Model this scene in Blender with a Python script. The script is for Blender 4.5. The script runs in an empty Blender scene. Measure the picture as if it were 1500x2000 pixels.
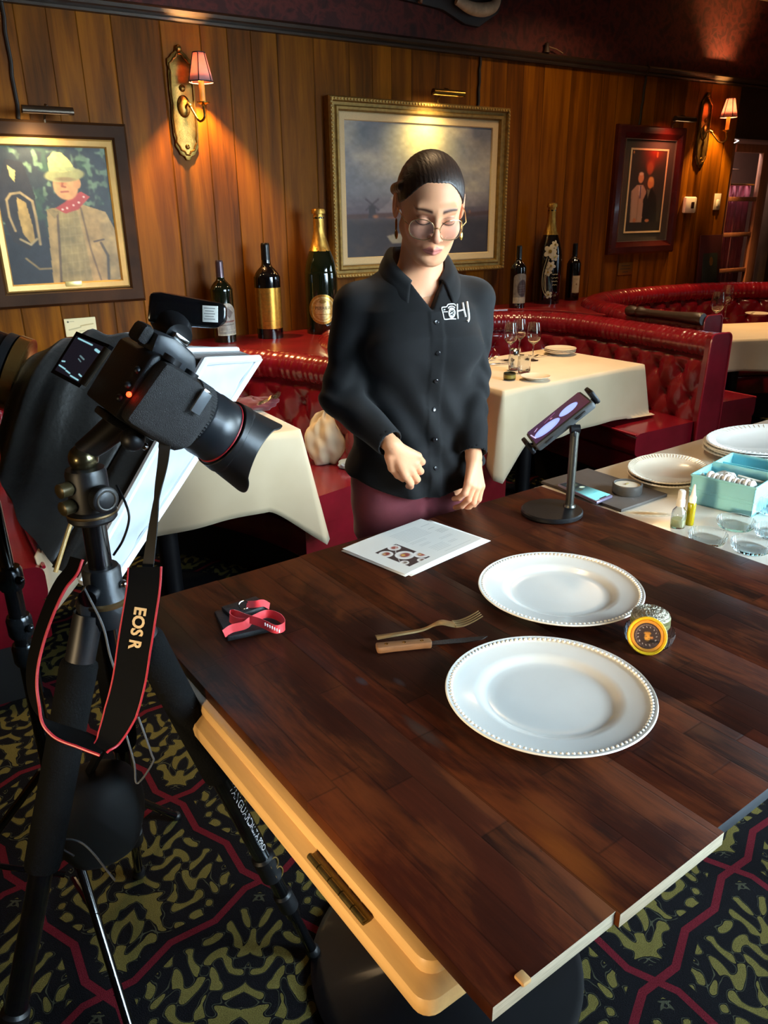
import bpy, bmesh, math, random
import numpy as np
from mathutils import Matrix, Vector
from mathutils.bvhtree import BVHTree

random.seed(7)
np.random.seed(7)
scene = bpy.context.scene
COL = scene.collection
PI = math.pi

# ------------------------------------------------------------------ camera, world, light, exposure
CAM_H = 1.48            # eye height of the photographer
FOCAL = 1502.0          # focal length in pixels of a 1500 x 2000 frame
_sl, _yh = -0.012, 418.0   # tilt and height of the horizon in the frame
_d = np.array([-_sl, 1.0, -(_yh - 1000.0) / FOCAL]); _d /= np.linalg.norm(_d)
_up = -_d
_fw = np.array([0, 0, 1.0]); _fw = _fw - _fw.dot(_up) * _up; _fw /= np.linalg.norm(_fw)
_rt = np.cross(_fw, _up)
if _rt[0] < 0: _rt = -_rt
_a = math.radians(31.8)    # the photographer looks 31.8 degrees off the wall's normal
_R = np.array([[math.cos(_a), math.sin(_a), 0], [-math.sin(_a), math.cos(_a), 0], [0, 0, 1]])
_B = _R @ np.array([_rt, _fw, _up])           # photo axes (right, down, forward) -> room axes

def ray(px, py):
    return _B @ np.array([(px - 750) / FOCAL, (py - 1000) / FOCAL, 1.0])
def at_z(px, py, z):
    r = ray(px, py); t = (z - CAM_H) / r[2]; return Vector((r[0] * t, r[1] * t, z))
def at_y(px, py, y):
    r = ray(px, py); t = y / r[1]; return Vector((r[0] * t, y, CAM_H + r[2] * t))
def at_x(px, py, x):
    r = ray(px, py); t = x / r[0]; return Vector((x, r[1] * t, CAM_H + r[2] * t))
def at_d(px, py, d):
    r = ray(px, py); return Vector((r[0] * d, r[1] * d, CAM_H + r[2] * d))

cam_data = bpy.data.cameras.new('viewpoint')
cam = bpy.data.objects.new('viewpoint', cam_data); COL.objects.link(cam)
_c = _B @ np.diag([1, -1, -1])
cam.matrix_world = Matrix([[_c[0][0], _c[0][1], _c[0][2], 0], [_c[1][0], _c[1][1], _c[1][2], 0],
                           [_c[2][0], _c[2][1], _c[2][2], CAM_H], [0, 0, 0, 1]])
cam_data.sensor_fit = 'VERTICAL'; cam_data.sensor_height = 36.0
cam_data.lens = 36.0 * FOCAL / 2000.0
cam_data.clip_start = 0.02; cam_data.clip_end = 60
scene.camera = cam

scene.view_settings.view_transform = 'Standard'
scene.view_settings.look = 'None'
scene.view_settings.gamma = 1.0
scene.view_settings.use_curve_mapping = False
scene.view_settings.exposure = 0.55

world = bpy.data.worlds.new('world'); scene.world = world
world.use_nodes = True
world.node_tree.nodes['Background'].inputs[0].default_value = (0.5, 0.4, 0.35, 1)
world.node_tree.nodes['Background'].inputs[1].default_value = 0.12

def area(name, loc, target, sx, sy, power, color):
    l = bpy.data.lights.new(name, 'AREA'); l.shape = 'RECTANGLE'; l.size = sx; l.size_y = sy
    l.energy = power; l.color = color
    o = bpy.data.objects.new(name, l); COL.objects.link(o)
    o.location = loc
    o.rotation_euler = (Vector(target) - Vector(loc)).to_track_quat('-Z', 'Y').to_euler()
    return o
def point(name, loc, power, color, r=0.03):
    l = bpy.data.lights.new(name, 'POINT'); l.energy = power; l.color = color; l.shadow_soft_size = r
    o = bpy.data.objects.new(name, l); COL.objects.link(o); o.location = loc
    return o
def spot(name, loc, target, power, color, angle=60, blend=0.6, r=0.03):
    l = bpy.data.lights.new(name, 'SPOT'); l.energy = power; l.color = color
    l.spot_size = math.radians(angle); l.spot_blend = blend; l.shadow_soft_size = r
    o = bpy.data.objects.new(name, l); COL.objects.link(o); o.location = loc
    o.rotation_euler = (Vector(target) - Vector(loc)).to_track_quat('-Z', 'Y').to_euler()
    return o

DAY = (0.70, 0.89, 1.0)
WARM = (1.0, 0.66, 0.34)
# daylight through the windows of the front wall and the right wall, behind and beside the photographer
area('daylight_front_window', (2.7, -1.5, 1.65), (1.15, 1.0, 0.80), 2.6, 1.7, 74, DAY).data.spread = math.radians(75)
area('daylight_right_window', (6.85, 0.4, 1.7), (1.6, 0.7, 0.7), 2.2, 1.7, 34, DAY).data.spread = math.radians(85)
# the dining room's ceiling downlights over the booths, the wall and the aisle, and an added warm fill low on the left
for nm, x, y, e, sp_ in (('left_booth', 0.85, 2.85, 5.5, 72), ('middle_booth', 2.75, 2.85, 9, 80), ('right_booth', 4.75, 2.95, 6, 80), ('aisle', 1.4, 1.95, 2.2, 62), ('wall', 3.75, 3.35, 7, 140), ('left_wall', 0.4, 3.3, 1.5, 140)):
    area('ceiling_lamp_' + nm, (x, y, 2.85), (x, y, 0), 0.28, 0.28, e, WARM).data.spread = math.radians(sp_)
area('warm_fill_left', (-1.75, 0.15, 1.05), (0.30, 0.72, 0.80), 0.35, 0.35, 1.9, (1.0, 0.74, 0.42)).data.spread = math.radians(30)  # unseen fill, added to warm and brighten the beige table's left edge

# ------------------------------------------------------------------ materials
def lin(c):
    if isinstance(c, str):
        c = c.lstrip('#'); c = [int(c[i:i + 2], 16) / 255 for i in (0, 2, 4)]
    return tuple(x / 12.92 if x <= 0.04045 else ((x + 0.055) / 1.055) ** 2.4 for x in c[:3])
def rgba(c):
    l = lin(c); return (l[0], l[1], l[2], 1)

class NT:
    """small helper around a node tree"""
    def __init__(s, m):
        s.t = m.node_tree; s.n = s.t.nodes; s.l = s.t.links
    def new(s, typ, **kw):
        n = s.n.new(typ)
        for k, v in kw.items():
            if k.startswith('i_'):
                key = k[2:]; key = int(key) if key.isdigit() else key.replace('_', ' ')
                n.inputs[key].default_value = v
            else: setattr(n, k, v)
        return n
    def link(s, a, b): s.l.new(a, b)
    def ramp(s, fac, stops, interp='LINEAR'):
        r = s.n.new('ShaderNodeValToRGB'); r.color_ramp.interpolation = interp
        e = r.color_ramp.elements
        while len(e) < len(stops): e.new(0.5)
        for el, (p, c) in zip(e, stops):
            el.position = p; el.color = rgba(c) if not isinstance(c, float) else (c, c, c, 1)
        s.link(fac, r.inputs[0]); return r.outputs[0]
    def math(s, op, a, b=None, c=None, clamp=False):
        n = s.n.new('ShaderNodeMath'); n.operation = op; n.use_clamp = clamp
        for i, v in enumerate((a, b, c)):
            if v is None: continue
            if isinstance(v, (int, float)): n.inputs[i].default_value = v
            else: s.link(v, n.inputs[i])
        return n.outputs[0]
    def mix(s, fac, a, b, typ='MIX'):
        n = s.n.new('ShaderNodeMix'); n.data_type = 'RGBA'; n.blend_type = typ
        for i, v in ((0, fac), (6, a), (7, b)):
            if isinstance(v, (int, float)): n.inputs[i].default_value = v
            elif isinstance(v, str): n.inputs[i].default_value = rgba(v)
            elif isinstance(v, tuple): n.inputs[i].default_value = v
            else: s.link(v, n.inputs[i])
        return n.outputs[2]
    def bump(s, h, strength=0.3, dist=0.01):
        b = s.n.new('ShaderNodeBump'); b.inputs['Strength'].default_value = strength
        b.inputs['Distance'].default_value = dist
        s.link(h, b.inputs['Height']); s.link(b.outputs[0], s.bsdf.inputs['Normal'])
    def coords(s, kind='Object', scale=(1, 1, 1), rot=(0, 0, 0)):
        tc = s.n.new('ShaderNodeTexCoord'); mp = s.n.new('ShaderNodeMapping')
        mp.inputs['Scale'].default_value = scale; mp.inputs['Rotation'].default_value = rot
        s.link(tc.outputs[kind], mp.inputs[0]); return mp.outputs[0]
    def noise(s, vec, scale=5, detail=4, rough=0.55, dist=0.0):
        n = s.n.new('ShaderNodeTexNoise'); n.inputs['Scale'].default_value = scale
        n.inputs['Detail'].default_value = detail; n.inputs['Roughness'].default_value = rough
        n.inputs['Distortion'].default_value = dist
        s.link(vec, n.inputs['Vector']); return n.outputs[0]

def new_mat(name, rough=0.5, metal=0.0, coat=0.0, spec=0.5):
    m = bpy.data.materials.new(name); m.use_nodes = True
    nt = NT(m); b = nt.n['Principled BSDF']; nt.bsdf = b
    b.inputs['Roughness'].default_value = rough; b.inputs['Metallic'].default_value = metal
    b.inputs['Coat Weight'].default_value = coat; b.inputs['Coat Roughness'].default_value = 0.08
    b.inputs['Specular IOR Level'].default_value = spec
    return m, nt, b
_plain = {}
def M(name, color, rough=0.5, metal=0.0, coat=0.0, var=0.10, scale=14, bump=0.0, bscale=None, spec=0.5, sheen=0.0, trans=0.0, ior=1.45, emit=0.0, sss=0.0, stretch=(1, 1, 1)):
    if name in _plain: return _plain[name]
    m, nt, b = new_mat(name, rough, metal, coat, spec)
    v = nt.coords('Object', stretch)
    n = nt.noise(v, scale, 4)
    c = np.array(lin(color))
    r = nt.n.new('ShaderNodeValToRGB'); e = r.color_ramp.elements
    e[0].position = 0.3; e[1].position = 0.7
    e[0].color = (*(c * (1 - var)), 1); e[1].color = (*np.clip(c * (1 + var), 0, 1), 1)
    nt.link(n, r.inputs[0]); nt.link(r.outputs[0], b.inputs['Base Color'])
    if bump: 
        nb = nt.noise(v, bscale or scale * 8, 3); nt.bump(nb, bump, 0.004)
    if sheen: b.inputs['Sheen Weight'].default_value = sheen
    if trans: b.inputs['Transmission Weight'].default_value = trans; b.inputs['IOR'].default_value = ior
    if emit:
        nt.link(r.outputs[0], b.inputs['Emission Color']); b.inputs['Emission Strength'].default_value = emit
    if sss:
        b.inputs['Subsurface Weight'].default_value = sss
        b.inputs['Subsurface Radius'].default_value = (0.012, 0.005, 0.003); b.inputs['Subsurface Scale'].default_value = 1.0
    _plain[name] = m; return m
def M_attr(name, rough=0.5, emit=0.0, metal=0.0, sss=0.0, bump=0.0, bscale=300, coat=0.0):
    if name in _plain: return _plain[name]
    m, nt, b = new_mat(name, rough, metal, coat)
    a = nt.n.new('ShaderNodeAttribute'); a.attribute_name = 'Col'
    nt.link(a.outputs['Color'], b.inputs['Base Color'])
    if emit:
        nt.link(a.outputs['Color'], b.inputs['Emission Color']); b.inputs['Emission Strength'].default_value = emit
    if sss:
        b.inputs['Subsurface Weight'].default_value = sss
        b.inputs['Subsurface Radius'].default_value = (0.010, 0.004, 0.002); b.inputs['Subsurface Scale'].default_value = 1.0
    if bump: nt.bump(nt.noise(nt.coords('Object'), bscale, 3), bump, 0.002)
    _plain[name] = m; return m

# ------------------------------------------------------------------ mesh building
class MB:
    """collects shapes, then links them as ONE mesh object"""
    def __init__(s): s.v = []; s.f = []; s.mi = []; s.col = None
    def add(s, verts, faces, mi=0, T=None):
        o = len(s.v)
        if T is not None: verts = [T @ Vector(p) for p in verts]
        s.v.extend([tuple(p) for p in verts]); s.f.extend([tuple(i + o for i in f) for f in faces]); s.mi.extend([mi] * len(faces))
        return s
    def box(s, c, size, bev=0.0, T=None, mi=0, segs=2):
        bm = bmesh.new(); bmesh.ops.create_cube(bm, size=1.0)
        for v in bm.verts: v.co = Vector((v.co.x * size[0] + c[0], v.co.y * size[1] + c[1], v.co.z * size[2] + c[2]))
        if bev > 0: bmesh.ops.bevel(bm, geom=bm.edges[:], offset=bev, segments=segs, affect='EDGES', profile=0.5)
        bm.verts.ensure_lookup_table(); bm.verts.index_update()
        s.add([v.co.copy() for v in bm.verts], [[v.index for v in f.verts] for f in bm.faces], mi, T); bm.free(); return s
    def lathe(s, prof, n=32, T=None, mi=0, a0=0.0, a1=2 * PI, fr=None):
        full = abs(a1 - a0 - 2 * PI) < 1e-6
        m = n if full else n + 1
        vs = []; fs = []; idx = []
        for r, z in prof:
            if r < 1e-6: idx.append([len(vs)] * m); vs.append((0, 0, z))
            else:
                row = []
                for k in range(m):
                    t = a0 + (a1 - a0) * k / n; rr = r if fr is None else fr(t, r, z)
                    row.append(len(vs)); vs.append((rr * math.cos(t), rr * math.sin(t), z))
                idx.append(row)
        for a, b in zip(idx[:-1], idx[1:]):
            for k in range(n):
                q = [a[k], a[(k + 1) % m], b[(k + 1) % m], b[k]]
                u = []
                for i in q:
                    if i not in u: u.append(i)
                if len(u) > 2: fs.append(u)
        return s.add(vs, fs, mi, T)
    def tube(s, pts, r, n=10, closed=False, mi=0, caps=True, flat=None, T=None):
        P = [Vector(p) for p in pts]; L = len(P)
        R = r if isinstance(r, (list, tuple)) else [r] * L
        tan = []
        for i in range(L):
            a = P[(i - 1) % L] if (closed or i > 0) else P[i]; b = P[(i + 1) % L] if (closed or i < L - 1) else P[i]
            t = (b - a); tan.append(t.normalized() if t.length > 1e-9 else Vector((0, 0, 1)))
        up = Vector((0, 0, 1)) if abs(tan[0].z) < 0.9 else Vector((1, 0, 0))
        nrm = (up - tan[0] * up.dot(tan[0])).normalized(); rings = []; vs = []
        for i in range(L):
            nrm = (nrm - tan[i] * nrm.dot(tan[i]))
            nrm = nrm.normalized() if nrm.length > 1e-6 else tan[i].orthogonal().normalized()
            bn = tan[i].cross(nrm); row = []
            for k in range(n):
                t = 2 * PI * k / n
                a, b = (R[i], R[i]) if flat is None else (R[i] * flat[0], R[i] * flat[1])
                row.append(len(vs)); vs.append(P[i] + nrm * math.cos(t) * a + bn * math.sin(t) * b)
            rings.append(row)
        fs = []
        for i in range(L if closed else L - 1):
            a, b = rings[i], rings[(i + 1) % L]
            for k in range(n): fs.append((a[k], a[(k + 1) % n], b[(k + 1) % n], b[k]))
        if caps and not closed: fs.append(tuple(reversed(rings[0]))); fs.append(tuple(rings[-1]))
        return s.add(vs, fs, mi, T)
    def cyl(s, p0, p1, r0, r1=None, n=24, mi=0):
        return s.tube([p0, p1], [r0, r0 if r1 is None else r1], n, mi=mi)
    def sphere(s, c, r, n=20, m=12, T=None, mi=0):
        r = r if isinstance(r, (tuple, list)) else (r, r, r)
        vs = [(c[0], c[1], c[2] - r[2])]; fs = []
        for i in range(1, m):
            p = -PI / 2 + PI * i / m
            for k in range(n):
                t = 2 * PI * k / n
                vs.append((c[0] + r[0] * math.cos(p) * math.cos(t), c[1] + r[1] * math.cos(p) * math.sin(t), c[2] + r[2] * math.sin(p)))
        vs.append((c[0], c[1], c[2] + r[2])); top = len(vs) - 1
        for k in range(n): fs.append((0, 1 + (k + 1) % n, 1 + k))
        for i in range(m - 2):
            for k in range(n):
                a = 1 + i * n; b = a + n
                fs.append((a + k, a + (k + 1) % n, b + (k + 1) % n, b + k))
        a = 1 + (m - 2) * n
        for k in range(n): fs.append((a + k, a + (k + 1) % n, top))
        return s.add(vs, fs, mi, T)
    def grid(s, nu, nv, fn, mi=0, cu=False, T=None):
        vs = [fn(i / (nu if cu else nu - 1), j / (nv - 1)) for j in range(nv) for i in range(nu)]
        fs = []
        for j in range(nv - 1):
            for i in range(nu if cu else nu - 1):
                a = j * nu + i; b = j * nu + (i + 1) % nu
                fs.append((a, b, b + nu, a + nu))
        return s.add(vs, fs, mi, T)
    def prism(s, poly, z0, z1, mi=0, T=None, bev=0.0):
        """extruded 2-D outline (x, y) between z0 and z1"""
        bm = bmesh.new(); vv = [bm.verts.new((p[0], p[1], z0)) for p in poly]
        f = bm.faces.new(vv); r = bmesh.ops.extrude_face_region(bm, geom=[f])
        for e in r['geom']:
            if isinstance(e, bmesh.types.BMVert): e.co.z = z1
        bmesh.ops.recalc_face_normals(bm, faces=bm.faces[:])
        if bev > 0: bmesh.ops.bevel(bm, geom=bm.edges[:], offset=bev, segments=2, affect='EDGES', profile=0.5)
        bm.verts.index_update()
        s.add([v.co.copy() for v in bm.verts], [[v.index for v in f.verts] for f in bm.faces], mi, T); bm.free(); return s
    def build(s, name, mat, parent=None, smooth=40, world=True):
        me = bpy.data.meshes.new(name)
        vs = s.v
        o = bpy.data.objects.new(name, me); COL.objects.link(o)
        if parent is not None:
            o.parent = parent
            if world:
                inv = parent_world(parent).inverted(); vs = [inv @ Vector(p) for p in vs]
        me.from_pydata([tuple(p) for p in vs], [], s.f)
        for mm in (mat if isinstance(mat, (list, tuple)) else [mat]): me.materials.append(mm)
        if max(s.mi, default=0) > 0: me.polygons.foreach_set('material_index', s.mi)
        finish(me, smooth)
        return o
def finish(me, smooth=40):
    bm = bmesh.new(); bm.from_mesh(me); bmesh.ops.recalc_face_normals(bm, faces=bm.faces[:]); 
    if smooth:
        for f in bm.faces: f.smooth = True
        lim = math.radians(smooth)
        for e in bm.edges:
            if len(e.link_faces) == 2 and e.calc_face_angle(0) > lim: e.smooth = False
    bm.to_mesh(me); bm.free(); me.update()
def parent_world(o):
    m = o.matrix_basis.copy()
    if o.parent is not None: m = parent_world(o.parent) @ m
    return m

# ------------------------------------------------------------------ things
def tag(o, label=None, cat=None, group=None, kind=None):
    if label: o['label'] = label
    if cat: o['category'] = cat
    if group: o['group'] = group
    if kind: o['kind'] = kind
    return o
def thing(name, label, cat, loc=(0, 0, 0), rot=0.0, group=None):
    o = bpy.data.objects.new(name, None); COL.objects.link(o); o.empty_display_size = 0.05
    o.location = loc
    o.rotation_euler = rot if isinstance(rot, (tuple, list)) else (0, 0, rot)
    o.matrix_basis = Matrix.LocRotScale(Vector(loc), o.rotation_euler.copy(), None)
    return tag(o, label, cat, group)
def struct(o): o['kind'] = 'structure'; return o
def dup(root, loc=None, rot=None, label=None, group=None, matrix=None):
    def cp(o, par):
        c = o.copy(); COL.objects.link(c)
        if par is not None: c.parent = par
        for ch in list(o.children): cp(ch, c)
        return c
    r = cp(root, None)
    m = root.matrix_basis.copy()
    if matrix is not None: r.matrix_basis = matrix
    else:
        if loc is not None: r.location = loc
        if rot is not None: r.rotation_euler = rot if isinstance(rot, (tuple, list)) else (0, 0, rot)
    if label: r['label'] = label
    if group: r['group'] = group
    return r

# ------------------------------------------------------------------ flat pictures painted into a fine grid of coloured vertices
class Paint:
    def __init__(s, w, h, bg): 
        s.w, s.h = w, h; s.a = np.zeros((h, w, 3)); s.a[:] = s.c(bg)
        s.Y, s.X = np.mgrid[0:h, 0:w]; s.X = (s.X + 0.5) / w; s.Y = (s.Y + 0.5) / h
    def c(s, c):
        if isinstance(c, str): c = c.lstrip('#'); return np.array([int(c[i:i + 2], 16) / 255 for i in (0, 2, 4)])
        return np.array(c, float)
    def put(s, mask, col, al=1.0):
        m = (np.clip(mask, 0, 1) * al)[..., None]; s.a = s.a * (1 - m) + s.c(col) * m
    def ell(s, cx, cy, rx, ry, col, al=1.0, soft=0.15, rot=0.0):
        dx, dy = s.X - cx, s.Y - cy; asp = s.h / s.w
        c, n = math.cos(rot), math.sin(rot); dy2 = dy * asp
        u = (dx * c + dy2 * n) / rx; v = (-dx * n + dy2 * c) / (ry * asp)
        d = np.sqrt(u * u + v * v); s.put((1 - d) / max(soft, 1e-3), col, al)
    def poly(s, pts, col, al=1.0):
        ins = np.zeros(s.X.shape, bool); j = len(pts) - 1
        for i in range(len(pts)):
            xi, yi = pts[i]; xj, yj = pts[j]
            cnd = ((yi > s.Y) != (yj > s.Y)) & (s.X < (xj - xi) * (s.Y - yi) / (yj - yi + 1e-12) + xi)
            ins ^= cnd; j = i
        s.put(ins.astype(float), col, al)
    def line(s, pts, wd, col, al=1.0):
        asp = s.h / s.w
        for (x0, y0), (x1, y1) in zip(pts[:-1], pts[1:]):
            dx, dy = x1 - x0, (y1 - y0) * asp; L = dx * dx + dy * dy + 1e-12
            t = np.clip(((s.X - x0) * dx + (s.Y - y0) * asp * dy) / L, 0, 1)
            d = np.hypot(s.X - x0 - t * dx, (s.Y - y0) * asp - t * dy)
            s.put(np.clip((wd - d) * s.w + 0.5, 0, 1), col, al)
    def noise(s, amp, cells, octs=3, mask=None):
        n = np.zeros((s.h, s.w))
        for o in range(octs):
            k = cells * 2 ** o; g = np.random.rand(k + 2, k + 2)
            fx, fy = s.X * k, s.Y * k; ix, iy = fx.astype(int), fy.astype(int); tx, ty = fx - ix, fy - iy
            tx = tx * tx * (3 - 2 * tx); ty = ty * ty * (3 - 2 * ty)
            n += ((g[iy, ix] * (1 - tx) + g[iy, ix + 1] * tx) * (1 - ty) + (g[iy + 1, ix] * (1 - tx) + g[iy + 1, ix + 1] * tx) * ty - 0.5) / 2 ** o
        if mask is None: s.a = np.clip(s.a * (1 + amp * n[..., None]), 0, 1)
        return n
    def blur(s, k=1):
        for _ in range(k):
            p = np.pad(s.a, ((1, 1), (1, 1), (0, 0)), 'edge')
            s.a = (p[1:-1, 1:-1] * 4 + p[:-2, 1:-1] + p[2:, 1:-1] + p[1:-1, :-2] + p[1:-1, 2:]) / 8
    def mesh(s, name, mat, fn, parent=None, world=True):
        """fn(u, v) -> point; u to the right, v downwards"""
        o = bpy.data.objects.new(name, bpy.data.meshes.new(name)); COL.objects.link(o)
        us = np.linspace(0, 1, s.w); vs = np.linspace(0, 1, s.h)
        P = [fn(u, v) for v in vs for u in us]
        if parent is not None:
            o.parent = parent
            if world:
                inv = parent_world(parent).inverted(); P = [inv @ Vector(p) for p in P]
        w = s.w
        F = [(j * w + i, (j + 1) * w + i, (j + 1) * w + i + 1, j * w + i + 1) for j in range(s.h - 1) for i in range(w - 1)]
        me = o.data; me.from_pydata([tuple(p) for p in P], [], F)
        set_col(me, s.a.reshape(-1, 3)); me.materials.append(mat)
        me.polygons.foreach_set('use_smooth', [True] * len(F)); me.update()
        return o
def set_col(me, srgb):
    a = np.asarray(srgb, float); l = np.where(a <= 0.04045, a / 12.92, ((a + 0.055) / 1.055) ** 2.4)
    at = me.color_attributes.new('Col', 'FLOAT_COLOR', 'POINT')
    at.data.foreach_set('color', np.concatenate([l, np.ones((len(l), 1))], 1).astype(np.float32).ravel())
def quad(p00, p10, p01, p11):
    """bilinear patch: u along p00->p10, v along p00->p01"""
    a, b, c, d = map(Vector, (p00, p10, p01, p11))
    return lambda u, v: (a * (1 - u) + b * u) * (1 - v) + (c * (1 - u) + d * u) * v
def text_geo(body, size=1.0, depth=0.0, bold=0.0, align='CENTER'):
    cu = bpy.data.curves.new('lettering', 'FONT'); cu.body = body; cu.size = size; cu.extrude = depth
    cu.offset = bold; cu.align_x = align; cu.align_y = 'CENTER'; cu.resolution_u = 3
    o = bpy.data.objects.new('lettering', cu); COL.objects.link(o)
    dg = bpy.context.evaluated_depsgraph_get(); me = bpy.data.meshes.new_from_object(o.evaluated_get(dg))
    vs = [v.co.copy() for v in me.vertices]; fs = [list(p.vertices) for p in me.polygons]
    bpy.data.objects.remove(o); bpy.data.curves.remove(cu); bpy.data.meshes.remove(me)
    return vs, fs
def smooth_path(pts, n, closed=False):
    """Catmull-Rom through pts, n samples"""
    P = [np.array(p, float) for p in pts]; L = len(P); segs = L if closed else L - 1; out = []
    for k in range(n):
        t = k / (n if closed else n - 1) * segs; i = min(int(t), segs - 1); t -= i
        g = lambda j: P[j % L] if closed else P[min(max(j, 0), L - 1)]
        a, b, c, d = g(i - 1), g(i), g(i + 1), g(i + 2)
        if not closed:
            if i == 0: a = 2 * b - c
            if i == segs - 1: d = 2 * c - b
        out.append(0.5 * ((2 * b) + (-a + c) * t + (2 * a - 5 * b + 4 * c - d) * t * t + (-a + 3 * b - 3 * c + d) * t ** 3))
    return out
def resample(pts, n):
    P = np.array(pts); d = np.r_[0, np.cumsum(np.linalg.norm(np.diff(P, axis=0), axis=1))]
    t = np.linspace(0, d[-1], n); return np.stack([np.interp(t, d, P[:, k]) for k in range(P.shape[1])], 1), d[-1]

# ================================================================== THE ROOM
YW = 4.10
# ---- materials of the shell
def mat_planks():
    m, nt, b = new_mat('oak_planks', 0.45, spec=0.08)
    tc = nt.n.new('ShaderNodeTexCoord'); sp = nt.n.new('ShaderNodeSeparateXYZ'); nt.link(tc.outputs['Object'], sp.inputs[0])
    x = sp.outputs[0]; z = sp.outputs[2]
    # uneven plank widths: warp x, then cut into boards
    wv = nt.math('SINE', nt.math('MULTIPLY', x, 7.3)); xx = nt.math('ADD', nt.math('DIVIDE', x, 0.165), nt.math('MULTIPLY', wv, 0.28))
    pid = nt.math('FLOOR', xx); fr = nt.math('FRACT', xx)
    wn = nt.n.new('ShaderNodeTexWhiteNoise'); wn.noise_dimensions = '1D'; nt.link(pid, wn.inputs['W'])
    cb = nt.n.new('ShaderNodeCombineXYZ')
    nt.link(nt.math('ADD', x, nt.math('MULTIPLY', wn.outputs[0], 13.0)), cb.inputs[0]); nt.link(pid, cb.inputs[1]); nt.link(z, cb.inputs[2])
    mp = nt.n.new('ShaderNodeMapping'); mp.inputs['Scale'].default_value = (16, 1, 1.1); nt.link(cb.outputs[0], mp.inputs[0])
    g1 = nt.noise(mp.outputs[0], 1.6, 5, 0.6, 1.2)
    mp2 = nt.n.new('ShaderNodeMapping'); mp2.inputs['Scale'].default_value = (120, 1, 4); nt.link(cb.outputs[0], mp2.inputs[0])
    g2 = nt.noise(mp2.outputs[0], 2.0, 3)
    wav = nt.n.new('ShaderNodeTexWave'); wav.wave_type = 'RINGS'; wav.inputs['Scale'].default_value = 0.55
    wav.inputs['Distortion'].default_value = 6.0; wav.inputs['Detail'].default_value = 2; nt.link(mp.outputs[0], wav.inputs['Vector'])
    f = nt.math('ADD', nt.math('MULTIPLY', g1, 0.55), nt.math('MULTIPLY', wav.outputs['Fac'], 0.28))
    f = nt.math('ADD', f, nt.math('MULTIPLY', g2, 0.18))
    col = nt.ramp(f, [(0.22, '#3e2002'), (0.5, '#6c3c02'), (0.8, '#8e5504')])
    tone = nt.math('ADD', nt.math('MULTIPLY', wn.outputs[0], 0.34), 0.80)
    col = nt.mix(1.0, col, tone, 'MULTIPLY')
    edge = nt.math('MINIMUM', fr, nt.math('SUBTRACT', 1.0, fr))
    gv = nt.math('MULTIPLY', edge, 40.0, clamp=True)
    col = nt.mix(nt.math('MULTIPLY', nt.math('SUBTRACT', 1.0, gv), 0.6), col, '#2a1507')
    nt.link(col, b.inputs['Base Color'])
    nt.bump(nt.math('ADD', nt.math('MULTIPLY', gv, 0.8), nt.math('MULTIPLY', f, 0.10)), 0.5, 0.006)
    return m
def mat_wallpaper():
    m, nt, b = new_mat('damask_wallpaper', 0.75)
    v = nt.coords('Object')
    n1 = nt.noise(v, 9, 3, 0.6, 1.5)
    vo = nt.n.new('ShaderNodeTexVoronoi'); vo.inputs['Scale'].default_value = 14; nt.link(v, vo.inputs['Vector'])
    f = nt.math('ADD', n1, nt.math('MULTIPLY', vo.outputs['Distance'], 0.35))
    nt.link(nt.ramp(f, [(0.42, '#2c0a0a'), (0.55, '#43120e'), (0.66, '#5a1d16'), (0.8, '#3c0f0d')]), b.inputs['Base Color'])
    return m
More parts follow.
